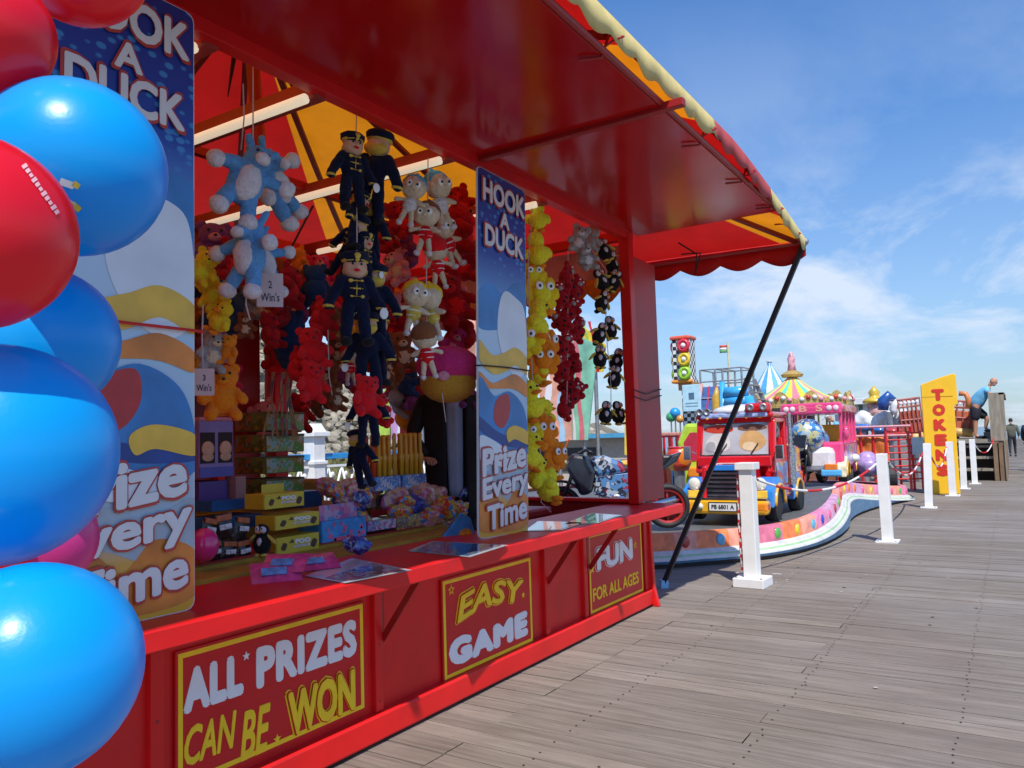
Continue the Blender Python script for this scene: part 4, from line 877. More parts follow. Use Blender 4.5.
for i, (x, y, lb) in enumerate(pg): toy('penguin', x, y, 29, -2.93-.03*(i % 3), lb, g, turn=rnd.uniform(-40, 40) if i < 10 else (-12, 12)[i-10], roll=rnd.uniform(-.6, .6) if i < 10 else (.12, -.12)[i-10])
cord([(578, 214), (578, 232), (592, 250), (606, 270), (606, 330), (611, 385), (611, 404)], -2.95, 'thin cord carrying the koalas and penguins')
cord([(541, 498), (540, 500)], -2.95, 'short cord knot') if False else None
# wristband ribbons
m = MB(); rr = random.Random(9)
for i in range(9):
    p = at(282+rr.uniform(-12, 14), 372, x=-3.9); m.tube([p, p+Vector((0, rr.uniform(-.04, .04), -.15)), p+Vector((0, rr.uniform(-.12, .12), -.42))], .008, 4)
o = m.build('ribbon_bundle', printed('ribbon_prints', [(.35, .10, .01), (.30, .01, .01), (.30, .18, .03), (.08, .03, .02)], 20)); tag(o, 'bundle of orange and red printed ribbons hanging above the box stack', 'ribbons', kind='stuff')

# ------------------------------------------------------------------ boxed goods on the display
def tray(name, px0, py0, px1, py1, x, d, mt, label, group=None, txt=None, art=None, cat='box', top=None, yaw=0, side=None):
    a, b = at(px0, py1, x=x), at(px1, py0, x=x); w, h = b.y-a.y, abs(b.z-a.z)
    t = empty(name, (x, (a.y+b.y)/2, min(a.z, b.z)), yaw, label, cat, group)
    m = MB(); m.box((-d/2, 0, h/2), (d, w, h)); m.build('carton', side or mt, t, bevel=.002)
    if not txt and not art: return t, w, h
    m = MB(); m.box((.0015, 0, h/2), (.003, w*.97, h*.92)); m.build('printed_front', mt, t)
    return t, w, h
Pdark = printed('dolls_print', [(.10, .08, .02), (.12, .20, .05), (.30, .10, .04), (.10, .22, .25), (.35, .20, .02), (.06, .12, .03)], 26)
Pgreen = printed('green_scene_print', [(.14, .36, .08), (.30, .50, .50), (.14, .36, .06), (.50, .20, .06), (.20, .42, .12), (.55, .45, .30)], 34)
cart = mat('brown_carton', (.14, .11, .045), .6, var=.2)
for i in range(4):
    y0 = 412+i*21.5
    t, w, h = tray('toy_box', 266, y0, 304, y0+19, -3.95, .30, Pgreen, ['topmost flat toy box with green picture front in the stack of four', 'second toy box from the top of the stack of four', 'third toy box from the top of the stack of four', 'lowest toy box of the stack of four'][i], 'flat toy boxes in a stack', art=1, side=cart)
    m = MB(); m.box((-.15, -w*.5-.002, h*.5), (.28, .004, h*.85)); m.build('printed_side', Pdark, t)
    m = MB(); m.box((.003, 0, h*.92), (.004, w, h*.10)); m.build('front_lip', cart, t)
# boxed dolls: purple with round windows
t, w, h = tray('doll_carton', 199, 421, 233, 478, -3.9, .25, mat('lilac_card', (.30, .20, .48), .4, var=.1), 'lilac carton with round windows showing baby dolls, beside the near board', art=1)
for k in (-.27, .25):
    m = MB(); m.box((.004, w*k, h*.52), (.004, w*.42, h*.55)); m.build('window', mat('carton_window', (.03, .008, .012), .6), t)
    m = MB(); m.ell((.008, w*k, h*.50), (.012, h*.13, h*.14)); m.ell((.008, w*k, h*.36), (.008, h*.12, h*.08)); m.build('doll_face', F_skin, t, smooth=True)
m = MB(); m.box((.004, 0, h*.09), (.004, w, h*.18)); m.build('band', mat('purple_band', (.10, .10, .42), .4), t)
m = MB(); m.box((-.12, 0, h+.012), (.24, w*.95, .02)); m.build('lid', F_pink, t)
tray('purple_carton', 199, 480, 228, 510, -3.9, .25, mat('purple_card', (.10, .045, .24), .4), 'plain purple carton under the boxed baby dolls')
t, w, h = tray('pink_toy', 236, 476, 246, 500, -3.85, .1, mat('dusty_pink_card', (.42, .20, .18), .6), 'small dusty pink carton between purple carton and box stack')
tray('blue_carton', 212, 497, 258, 512, -3.78, .24, mat('blue_card', (.02, .11, .30), .35, var=.2), 'upper plain blue carton behind the sweet pouches', 'plain blue cartons')
tray('blue_carton', 210, 513, 262, 533, -3.72, .24, mat('blue_card', (.02, .11, .30), .35), 'lower blue carton directly behind the sweet pouches', 'plain blue cartons')
tray('teal_carton', 304, 490, 322, 515, -3.95, .2, mat('blue_card', (.02, .11, .30), .35), 'blue carton right of the topmost yellow POO box')
# POO boxes
def poo(px0, py0, px1, py1, x, label, flap=False):
    ye = mat('poo_yellow_card', (.62, .46, .03), .4, var=.08)
    t, w, h = tray('poo_box', px0, py0, px1, py1, x, .16, ye, label, 'yellow POO boxes', art=1)
    text_on(t, 'POO', M_whiteclean, (.004, -w*.08, h*.52), w*.36, h*.28, ext=.0012, off=.06)
    br = mat('poo_brown_ink', (.08, .03, .02), .5)
    fr = lambda u, v, q: Vector((.0035+q, u, v))
    for (cx, cz, r) in ((-.33, .45, .14), (.36, .42, .16)):
        m = MB(); m.prism([(w*cx+w*r*.45*math.cos(a)*(1+.3*math.sin(2*a)), h*cz+h*r*1.7*math.sin(a)) for a in [i*PI/6 for i in range(12)]], fr, .001); m.build('picture', br, t)
    m = MB(); m.prism([(-w*.22, h*.62), (-w*.10, h*.62), (-w*.14, h*.85)], fr, .001); m.build('picture', br, t)
    m = MB(); m.prism([(w*-.1, h*.30), (w*.28, h*.30), (w*.28, h*.45), (w*-.1, h*.45)], fr, .001); m.build('caption_strip', mat('caption_pale', (.6, .5, .45), .5, var=.3, scale=60), t)
    if flap:
        m = MB(); m.box((-.08, -w*.05, h+.02), (.003, w*.55, .06)); m.build('raised_lid', ye, t)
poo(276, 532, 319, 556, -3.36, 'lower yellow POO box on the front step')
poo(275, 511, 319, 531, -3.37, 'middle yellow POO box stacked on the lower one')
poo(264, 491, 304, 510, -3.44, 'topmost yellow POO box with its lid standing up', True)
# sweet pouches: black with orange tops
pouch_m = mat('black_pouch', (.02, .012, .012), .22, var=.3, bump=.4, bscale=30); 
rr = random.Random(2)
for i, (px, py, h_) in enumerate(((208, 530, 24), (224, 527, 26), (241, 529, 24), (213, 552, 22), (228, 552, 22), (243, 551, 22))):
    p = at(px, py, x=-3.42); k = m_per_px(p)
    t = empty('sweet_pouch', p, math.radians(88+rr.uniform(-14, 14)), ['left pouch in the back row of black sweets, orange top', 'middle pouch in the back row of black sweets', 'right pouch in the back row, tilted', 'left pouch in the front row of black sweets', 'middle pouch in the front row of black sweets', 'right pouch in the front row of black sweets'][i], 'sweets', 'black and orange sweet pouches'); t.rotation_euler.y = rr.uniform(-.15, .25)
    w, h = 15*k*1.3, h_*k
    m = MB(); m.grid(lambda u, v: Vector(((u-.5)*w*(1-.12*math.sin(PI*v)), -.02*math.sin(PI*u)*math.sin(PI*v), (v-.5)*h)), 8, 8); m.grid(lambda u, v: Vector(((u-.5)*w*(1-.12*math.sin(PI*v)), .02*math.sin(PI*u)*math.sin(PI*v), (v-.5)*h)), 8, 8); m.build('pouch', pouch_m, t, smooth=True)
    m = MB(); m.box((0, -.012, h*.36), (w*.8, .012, h*.22)); m.build('top_band', mat('pouch_orange', (.50, .10, .02), .3, var=.4, scale=30), t, bevel=.003)
    m = MB(); m.box((0, -.023, h*.02), (w*.62, .004, h*.2)); m.build('name_patch', mat('pouch_white', (.6, .55, .55), .4, var=.5, scale=50), t)
p = at(204, 545, x=-3.35); k = m_per_px(p); m = MB(); m.ell((0, 0, 0), (16*k, 14*k, 17*k)); o = m.build('pink_ball', mat('hot_pink_plastic', (.75, .03, .20), .2, coat=.4), smooth=True, loc=p); tag(o, 'hot pink plastic ball peeping out behind the near board', 'ball')
toy('penguin', 262, 540, 38, -3.38, 'black plush with white face standing between sweet pouches and POO boxes', None, turn=-20)
# blue and pink boxes, party packs
Ppink = printed('pink_blue_print', [(.50, .12, .30), (.12, .30, .55), (.55, .35, .50), (.10, .22, .5), (.6, .2, .35)], 24)
t, w, h = tray('party_box', 322, 516, 366, 551, -3.38, .2, mat('bright_blue_card', (.05, .28, .62), .35, var=.25, scale=18), 'bright blue party box with pink dots beside the POO boxes', art=1)
m = MB(); rr = random.Random(8); fr = lambda u, v, q: Vector((.0035+q, u, v))
for i in range(16):
    cy, cz, r = rr.uniform(-.42, .42)*w, rr.uniform(.3, .92)*h, rr.uniform(.02, .05)*w
    m.prism([(cy+r*math.cos(a), cz+r*math.sin(a)) for a in [j*PI/4 for j in range(8)]], fr, .001)
m.build('dots', mat('pink_ink', (.7, .12, .25), .4, var=.3), t)
m = MB(); m.prism([(-w*.25, h*.22), (w*.15, h*.22), (w*.15, h*.40), (-w*.25, h*.40)], fr, .001); m.build('title_patch', mat('pink_ink2', (.7, .10, .22), .4), t)
m = MB(); m.box((-.05, 0, h+.045), (.004, w*.85, .09)); m.build('raised_lid', Ppink, t)
Pm = [printed('mixed_print_a', [(.35, .10, .25), (.05, .12, .4), (.5, .3, .05), (.08, .2, .08), (.45, .08, .05), (.5, .4, .4)], 30, distort=.2), printed('mixed_print_b', [(.10, .08, .03), (.15, .22, .05), (.45, .10, .03), (.12, .05, .15), (.5, .35, .05)], 28, distort=.2),
      printed('mixed_print_c', [(.5, .12, .35), (.1, .25, .5), (.6, .5, .5), (.35, .05, .3), (.1, .4, .5)], 26, distort=.2)]
bx = [(368, 518, 396, 532, 2, 'upper pink print box right of the blue party box'), (367, 535, 395, 551, 2, 'lower pink print box right of the blue party box'), (352, 490, 376, 510, 0, 'mixed print box behind the party box'), (378, 492, 402, 510, 1, 'dark print box left of the bubble wand trays'), (397, 512, 428, 532, 1, 'dark green print box right of the pink print boxes'),
      (397, 534, 426, 550, 1, 'dark print box lowest at the right end of the step'), (404, 495, 430, 511, 1, 'dark print box under the bubble wands'), (432, 514, 460, 540, 1, 'dark green print box left of the blue picture bag')]
for a in bx: tray('party_pack', a[0], a[1], a[2], a[3], -3.38-(.2 if a[1] < 512 else 0), .16, Pm[a[4]], a[5], 'printed party packs')
# crumpled party bags
def bag(px, py, s, x, mt, label, name='party_bag', rot=None, grp='bright crumpled party bags'):
    p = at(px, py, x=x); k = m_per_px(p)*s; rr = random.Random(int(px*7+py))
    m = MB(); from mathutils import noise as nz_
    m.ell((0, 0, 0), (1, .45, .7), u=18, v=12)
    for v in m.bm.verts:
        n = nz_.noise(v.co*2.1+Vector((px, py, 0))); v.co *= 1+.28*n + (.10 if abs(v.co.x) > .8 else 0)
    o = m.build(name, mt, loc=p, rot=rot or (rr.uniform(-.5, .5), rr.uniform(-.5, .5), math.radians(60)+rr.uniform(-.5, .5))); o.scale = (k,)*3
    tag(o, label, 'party bag', grp); return o
Pf = [printed('foil_red', [(.65, .05, .02), (.6, .25, .02), (.05, .25, .5), (.6, .05, .1), (.55, .4, .05)], 5, distort=.3, rough=.2), printed('foil_pink', [(.6, .15, .3), (.5, .25, .1), (.4, .1, .3), (.6, .4, .3)], 5, distort=.3, rough=.2), printed('foil_blue', [(.05, .12, .45), (.02, .03, .15), (.3, .35, .55), (.05, .05, .25)], 5, distort=.3, rough=.2)]
for a in [(395, 498, 18, -3.5, 1, 'orange and pink party bag behind the print boxes'), (418, 494, 20, -3.5, 1, 'pink party bag in front of the right wand tray'), (412, 505, 16, -3.42, 2, 'blue and white bag lying slanted over the heap'), (440, 508, 20, -3.42, 0, 'red and blue bag at the centre of the heap'), (436, 496, 14, -3.5, 1, 'small pink bag at the back of the heap'),
          (456, 512, 17, -3.4, 0, 'red bag furthest right, against the board'), (452, 524, 15, -3.38, 0, 'red and purple bag below the furthest right one'), (350, 492, 14, -3.6, 1, 'orange bag behind the blue party box'), (330, 487, 16, -3.7, 1, 'brownish pink bag behind the POO boxes'), (372, 490, 14, -3.6, 1, 'orange bag left of the wands'), (400, 512, 13, -3.42, 0, 'small red bag amid the dark boxes'), (425, 520, 16, -3.4, 1, 'purple pink bag low in the heap')]:
    bag(a[0], a[1], a[2]*.9, a[3], Pf[a[4]], a[5])
rr = random.Random(31); fcol = ['red and blue', 'pink and orange', 'blue and white']
spots_ = ['behind the blue party box', 'at the foot of the left wand tray', 'at the foot of the right wand tray', 'against the keeper side of the heap', 'on the pink print boxes', 'over the dark print boxes']
for i in range(18):
    c = i % 3; bag(rr.uniform(335, 468), rr.uniform(486, 522), rr.uniform(8, 13), -3.52+rr.uniform(-.1, .12), Pf[c], '%s crumpled bag heaped among the party bags below the bubble wands' % fcol[c], grp=fcol[c]+' bags heaped below the wands')
# flat foil packets on the counter
def packet(px, py, w, h, label, mt, z, yaw, tilt=.3):
    p = at(px, py, z=z)
    t = empty('foil_packet', p, yaw, label, 'packet', 'pink foil packets lying on the counter edge'); t.rotation_euler.x = tilt
    m = MB(); m.grid(lambda u, v: Vector(((u-.5)*w, (v-.5)*h, .012*math.sin(PI*u)*math.sin(PI*v))), 8, 6); m.grid(lambda u, v: Vector(((u-.5)*w, (v-.5)*h, -.004)), 1, 1); m.build('wrapper', mt, t, smooth=True)
    m = MB(); m.box((-.01, -.01, .0145), (w*.5, h*.34, .003)); m.build('name_patch', mat('packet_blue', (.10, .30, .60), .3, var=.5, scale=40), t)
pk = mat('packet_pink', (.62, .06, .22), .25, var=.25, scale=20, coat=.4)
packet(276, 572, .22, .15, 'left pink foil packet behind the counter poster', pk, .93, .95, .5); packet(285, 563, .2, .14, 'pink foil packet resting on the left one', pk, .96, .6, .5); packet(313, 562, .24, .15, 'pink foil packet furthest right, touching the white poster', pk, .93, 1.1, .4)
bag(357, 545, 13, -3.0, Pf[2], 'small dark blue bag on the yellow step edge')
p = at(458, 535, x=-3.05); k = m_per_px(p)
t = empty('picture_bag', p, math.radians(55), 'blue pointed bag with orange flower picture, just left of the mid counter board', 'party bag')
m = MB(); m.prism([(-30*k, -14*k), (22*k, -12*k), (14*k, 16*k), (4*k, 22*k), (-8*k, 8*k)], lambda u, v, q: Vector((u, q, v)), .03); m.build('bag', mat('bag_blue', (.04, .25, .55), .3, var=.3, scale=14), t, bevel=.006)
m = MB(); m.lathe([(.0001, 0), (8*k, 0), (8*k, .003), (.0001, .003)], (8*k, -.001, -2*k), 12, (PI/2, 0, 0)); m.build('flower_print', mat('flower_orange', (.75, .30, .03), .4, var=.4, scale=50), t)
# bubble wands
def wands(px0, px1, py, label, col, x=-3.55):
    a, b = at(px0, py, x=x), at(px1, py, x=x); w = b.y-a.y; k = m_per_px(a); p = (a+b)/2
    t = empty('bubble_wand_tray', (x, p.y, p.z), 0, label, 'bubble wands', 'trays of bubble wands')
    h = 14*k; m = MB(); m.box((0, 0, h/2), (.12, w, h)); m.build('tray', printed('tray_blue', [(.04, .16, .5), (.10, .30, .6), (.5, .5, .6), (.03, .1, .4)], 40), t, bevel=.002)
    n = 5
    for r in range(2):
        for i in range(n):
            y = (i-(n-1)/2)*w/n; H = 56*k
            m = MB(); m.lathe([(.016, h*.6), (.017, H*.5), (.022, H*.55), (.022, H*.60), (.013, H*.64), (.012, H*.93), (.014, H*.96), (.009, H)], (.03-.06*r, y, 0), 8); m.build('wand', col[i % len(col)], t, smooth=True)
wy = mat('wand_yellow', (.72, .36, .02), .3, var=.15, coat=.2); wr = mat('wand_red', (.62, .06, .02), .3)
wands(368, 394, 490, 'left tray of tall bubble wands, one red and the rest yellow', [wr, wy, wy, wy, wy]); wands(396, 420, 488, 'right tray of tall bubble wands, all yellow', [wy])
# posters lying on the counter
def poster(c4, label, cols):
    P = [at(*c, z=.8965) for c in c4]; c0 = sum(P, Vector())/4
    t = empty('counter_poster', c0, 0, label, 'poster', 'laminated posters lying on the counter')
    m = MB(); m._f([m.bm.verts.new(p-c0) for p in P]); m._f([m.bm.verts.new(p-c0-Vector((0, 0, .002))) for p in P][::-1]); m.build('sheet', mat('laminate_white', (.70, .72, .74), .12, coat=.6, var=.03), t)
    Q = [P[0].lerp(P[2], .06), P[1].lerp(P[3], .06), P[2].lerp(P[0], .06), P[3].lerp(P[1], .06)]
    Q[0] = Q[0].lerp(Q[1], cols[1]); Q[3] = Q[3].lerp(Q[2], cols[1])
    m = MB(); m._f([m.bm.verts.new(p-c0+Vector((0, 0, .0012))) for p in Q]); m.build('picture', cols[0], t)
ppr = printed('poster_print', [(.12, .28, .55), (.5, .55, .6), (.45, .25, .08), (.15, .3, .3), (.5, .12, .1), (.08, .2, .5)], 12, distort=.35, rough=.12, coat=.8)
ppb = printed('poster_print_blue', [(.06, .16, .38), (.25, .35, .5), (.10, .22, .45), (.3, .3, .35)], 7, distort=.4, rough=.12, coat=.8)
poster([(305, 576), (345, 583), (412, 570), (352, 558)], 'white poster with a faint picture on its right half, nearest on the counter', (ppr, .40))
poster([(408, 551), (470, 557), (508, 545), (432, 541)], 'blue printed poster at the foot of the mid counter board', (ppb, .0))
poster([(524, 531), (562, 530), (586, 522), (538, 521)], 'pale printed poster just beyond the mid counter board', (ppr, .0))
poster([(560, 525), (598, 523), (622, 515), (592, 513)], 'printed poster furthest along the counter', (ppr, .0))
# ------------------------------------------------------------------ balloons tied at the near end
def balloon(px, py, dist, rx, rz, col, label, tilt=(0, 0), pear=.10, name='balloon'):
    "round party balloon, centre on the sight line at a distance in metres"
    r = (R3 @ Vector((px-512, py-384, FPX))).normalized(); p = Vector((0, 0, EYE)) + r*dist
    k = dist*(Vector((px-512, py-384, FPX)).normalized().z)/FPX
    ax, az = (rx+rz)/2*k*.935, (rx+rz)/2*k*1.0
    t = empty(name, p, 0, label, 'balloon', 'balloons bunched at the near end of the stall'); t.rotation_mode = 'QUATERNION'; t.rotation_quaternion = (-r+Vector((.15, .1, .25+tilt[0]))).to_track_quat('Z', 'Y')
    prof = []
    n = 26
    for i in range(n+1):
        a = PI*i/n; z = -math.cos(a); rr_ = math.sin(a)*(1+pear*z*.6)
        prof.append((max(rr_*ax, .0004), z*az))
    prof = [(.006, -az*1.045), (.008, -az*1.02)] + prof[1:]
    m = MB(); m.lathe(prof, n=48); m.build('skin', col, t, smooth=True)
    m = MB(); m.lathe([(.005, 0), (.010, -.012), (.012, -.016), (.004, -.010)], (0, 0, -az*1.035), 14); m.build('knot', col, t, smooth=True)
    return t
def latex(name, rgb):
    m = D.materials.new(name); m.use_nodes = True; n = m.node_tree.nodes; l = m.node_tree.links; b = n['Principled BSDF']
    b.inputs['Base Color'].default_value = (*rgb, 1); b.inputs['Roughness'].default_value = .30; b.inputs['Subsurface Weight'].default_value = .0
    b.inputs['Coat Weight'].default_value = .25; b.inputs['Coat Roughness'].default_value = .12
    tr = n.new('ShaderNodeBsdfTranslucent'); tr.inputs[0].default_value = (*rgb, 1); mx = n.new('ShaderNodeMixShader'); mx.inputs[0].default_value = .30
    c = n.new('ShaderNodeTexCoord'); z = n.new('ShaderNodeTexNoise'); z.inputs['Scale'].default_value = 160; z.inputs['Detail'].default_value = 3; l.new(c.outputs['Object'], z.inputs['Vector'])
    bp = n.new('ShaderNodeBump'); bp.inputs['Strength'].default_value = .06; bp.inputs['Distance'].default_value = .004; l.new(z.outputs['Fac'], bp.inputs['Height']); l.new(bp.outputs[0], b.inputs['Normal'])
    l.new(b.outputs[0], mx.inputs[1]); l.new(tr.outputs[0], mx.inputs[2]); l.new(mx.outputs[0], n['Material Output'].inputs[0]); return m
Lb = latex('balloon_blue', (.002, .43, .92)); Lr = latex('balloon_red', (.88, .008, .022)); Lp = latex('balloon_pink', (.80, .05, .32))
balloon(-14, 34, 1.55, 66, 66, Lr, 'red balloon cut off by the top left corner, topmost at the frame edge')
balloon(78, -44, 1.75, 70, 72, Lr, 'red balloon at the very top, above the blue one, only its underside in view')
b_up = balloon(73, 170, 1.50, 90, 94, Lb, 'upper blue balloon with a small yellow and white print')
b_rd = balloon(-33, 234, 1.15, 104, 104, Lr, 'large red balloon at left edge with a pale printed strip')
balloon(38, 342, 1.62, 78, 80, Lb, 'shaded blue balloon wedged under the large red one')
balloon(-4, 456, 1.22, 116, 118, Lb, 'large blue balloon in the lower middle of the bunch')
balloon(40, 540, 1.75, 60, 52, Lp, 'pink balloon peeping out between the two big lower blue ones')
balloon(28, 672, 1.08, 112, 112, Lb, 'lowest and largest blue balloon at the bottom left')
balloon(-60, 150, 1.9, 80, 80, Lb, 'blue balloon farthest back at the left edge behind the red ones')
balloon(-70, 560, 1.6, 90, 90, Lr, 'red balloon hidden at the left edge behind the lower blue ones')
def skin_print(t, a, b, wpx, mt, name, n=10):
    "a strip of ink lying on the balloon's skin"
    bpy.context.view_layer.update(); sk = [c for c in t.children if c.name.startswith('skin')][0]; inv = t.matrix_world.inverted()
    def hit(px, py):
        o = Vector((0, 0, EYE)); d = (R3 @ Vector((px-512, py-384, FPX))).normalized()
        ok, p, nn, _ = sk.ray_cast(inv @ o, (inv.to_3x3() @ d).normalized()); return (p+nn*.0012) if ok else None
    dx, dy = b[0]-a[0], b[1]-a[1]; L_ = math.hypot(dx, dy); nx, ny = -dy/L_*wpx/2, dx/L_*wpx/2; m = MB(); prev = None
    for i in range(n+1):
        x, y = a[0]+dx*i/n, a[1]+dy*i/n; r = [hit(x+nx, y+ny), hit(x, y), hit(x-nx, y-ny)]
        if None in r: prev = None; continue
        r = [m.bm.verts.new(p) for p in r]
        if prev: m._f([prev[0], prev[1], r[1], r[0]]); m._f([prev[1], prev[2], r[2], r[1]])
        prev = r
    m.build(name, mt, t, smooth=True)
for i in range(11):
    f0, f1 = i/11, (i+.72)/11; skin_print(b_rd, (23+35*f0, 165+50*f0), (23+35*f1, 165+50*f1), 5.5-(i % 3), mat('pale_pink_ink', (.80, .42, .45), .4, var=.2), 'printed_letter', n=2)
skin_print(b_up, (60, 181), (74, 186), 7, mat('print_white', (.7, .72, .70), .4), 'printed_mark'); skin_print(b_up, (73, 183), (79, 187), 6, mat('print_yellow', (.75, .6, .05), .4), 'printed_mark')
skin_print(b_up, (64, 198), (74, 206), 6, mat('print_white', (.7, .72, .70), .4), 'printed_mark'); skin_print(b_up, (72, 203), (80, 210), 6, mat('print_yellow', (.75, .6, .05), .4), 'printed_mark')
# ------------------------------------------------------------------ people
def skin_body(name, joints, edges, mt, root=0, sub=2):
    "joints: list of ((x, y, z), radius or (rx, ry))"
    me = D.meshes.new(name); me.from_pydata([j[0] for j in joints], edges, [])
    o = D.objects.new(name, me); scene.collection.objects.link(o)
    md = o.modifiers.new('skin', 'SKIN'); md.use_smooth_shade = True
    lay = me.skin_vertices[0]
    for i, j in enumerate(joints):
        r = j[1] if isinstance(j[1], tuple) else (j[1], j[1]); lay.data[i].radius = r; lay.data[i].use_root = (i == root)
    s_ = o.modifiers.new('sub', 'SUBSURF'); s_.levels = sub; s_.render_levels = sub
    dg = bpy.context.evaluated_depsgraph_get(); dg.update()
    m2 = D.meshes.new_from_object(o.evaluated_get(dg)); D.objects.remove(o); m2.materials.clear(); m2.materials.append(mt); m2.name = name
    for p in m2.polygons: p.use_smooth = True
    return m2
SK = mat('skin', (.52, .26, .17), .5, var=.06, bump=.1, bscale=90)
def hand(parent, wrist, d, upn, side, s=1.0, curl=.5):
    "palm, four bent fingers and a thumb leaving the side of the palm"
    d = Vector(d).normalized(); n = Vector(upn); n = (n-d*n.dot(d)).normalized(); l = d.cross(n)*side; w = Vector(wrist)
    J = [(w, (.026*s, .020*s)), (w+d*.045*s, (.040*s, .016*s)), (w+d*.085*s, (.040*s, .015*s))]
    E_ = [(0, 1), (1, 2)]
    for i, (off, ln) in enumerate(((-.030, .062), (-.010, .072), (.010, .068), (.030, .052))):
        b = w+d*.085*s+l*off*s; k = len(J)
        a = b+(d*math.cos(curl*.6)-n*math.sin(curl*.6))*ln*.5*s; e = a+(d*math.cos(curl*1.6)-n*math.sin(curl*1.6))*ln*.5*s
        J += [(b, .0095*s), (a, .0088*s), (e, .0072*s)]; E_ += [(2, k), (k, k+1), (k+1, k+2)]
    k = len(J); b = w+d*.035*s-l*.040*s; J += [(b, .013*s), (b-l*.022*s+d*.035*s-n*.012*s, .0105*s), (b-l*.020*s+d*.060*s-n*.024*s, .009*s)]; E_ += [(1, k), (k, k+1), (k+1, k+2)]
    return place(skin_body('hand', [(tuple(j[0]), j[1]) for j in J], E_, SK, sub=1), 'hand', parent)
def head(parent, c, face, s=1.0, hair=None, skin=SK, bald=False, glasses=False):
    face = Vector(face).normalized(); q = face.to_track_quat('-Y', 'Z'); M = q.to_matrix().to_4x4(); M.translation = Vector(c)
    m = MB(); m.ell((0, .0, .02), (.078*s, .095*s, .105*s), u=20, v=14); m.ell((0, -.03*s, -.05*s), (.060*s, .062*s, .062*s), u=16, v=10); m.ell((0, .045*s, -.09*s), (.05*s, .05*s, .07*s))
    m.ell((0, -.098*s, -.005*s), (.013*s, .018*s, .020*s)); m.ell((0, -.09*s, .03*s), (.010*s, .012*s, .03*s)); m.ell((0, -.082*s, -.055*s), (.028*s, .014*s, .012*s))
    for x in (-1, 1): m.ell((x*.078*s, .01*s, .0), (.010*s, .020*s, .032*s))
    me = remeshed(m, 'head', skin, .008*s); me.materials.clear(); me.materials.append(skin); o = place(me, 'head', parent); o.matrix_local = M
    m = MB()
    for x in (-1, 1): m.ell((x*.032*s, -.083*s, .022*s), (.011*s, .007*s, .008*s))
    e = m.build('eyes', mat('eye_dark', (.03, .02, .02), .3), o, smooth=True)
    m = MB(); m.ell((0, -.092*s, -.055*s), (.022*s, .006*s, .005*s)); m.build('mouth', mat('lips', (.40, .14, .12), .5), o, smooth=True)
    if hair:
        m = MB(); m.ell((0, .02*s, .045*s), (.086*s, .098*s, .095*s), u=18, v=12)
        for v in m.bm.verts:
            if v.co.y < -.045*s and v.co.z < .07*s: v.co.y = -.045*s; v.co.x *= .9
        if bald:
            for v in m.bm.verts:
                v.co.z = min(v.co.z, .045*s)
        m.build('hair', hair, o, smooth=True)
    return o
# the keeper of the stall: dark coat over a pale blue shirt, standing behind the toys
p = at(452, 500, x=-3.60); base = Vector((p.x, p.y, .37))
kp = empty('person', base, math.radians(50), 'stall keeper in black coat over pale blue shirt, face hidden behind a magenta plush', 'person')
cloth_b = mat('coat_black', (.010, .010, .012), .85, var=.25, bump=.3, bscale=30)
J = [((0, 0, .95), (.16, .11)), ((0, 0, 1.15), (.17, .12)), ((0, .0, 1.38), (.20, .13)), ((0, .0, 1.50), (.09, .08)), ((-.20, 0, 1.43), (.075, .075)), ((-.30, -.03, 1.17), .058), ((-.24, -.22, 1.02), .045),
     ((.20, 0, 1.43), (.075, .075)), ((.30, -.03, 1.17), .058), ((.24, -.22, 1.02), .045), ((-.10, 0, .88), .10), ((-.11, 0, .50), .075), ((-.11, 0, .12), .055), ((.10, 0, .88), .10), ((.11, 0, .50), .075), ((.11, 0, .12), .055)]
E_ = [(0, 1), (1, 2), (2, 3), (2, 4), (4, 5), (5, 6), (2, 7), (7, 8), (8, 9), (0, 10), (10, 11), (11, 12), (0, 13), (13, 14), (14, 15)]
place(skin_body('body', J, E_, cloth_b), 'body', kp)
m = MB(); m.grid(lambda u, v: Vector(((u-.5)*.10*(1+.35*v), -.14-.03*math.sin(PI*u)-.003*math.sin(u*14), .72+v*.72)), 14, 10); m.build('shirt', mat('shirt_pale_blue', (.30, .38, .52), .8, var=.1), kp, smooth=True, solid=.01)
for sx in (-1, 1):
    m = MB(); m.grid(lambda u, v: Vector((sx*(.075+u*.13)*(1+.05*v), -.125-.05*math.sin(PI*(1-u)*.5)+.05*u, .55+v*.92)), 8, 12); m.build('coat_front', cloth_b, kp, smooth=True, solid=.02)
head(kp, (0, -.02, 1.66), (0, -1, -.1), hair=mat('hair_brown', (.06, .035, .02), .8))
hand(kp, (-.24, -.24, 1.01), (.2, -1, -.1), (0, 0, 1), -1); hand(kp, (.24, -.24, 1.01), (-.2, -1, -.1), (0, 0, 1), 1)
for sx in (-.11, .11):
    m = MB(); m.ell((sx, -.05, .05), (.05, .14, .055)); m.build('shoe', M_black, kp, smooth=True)

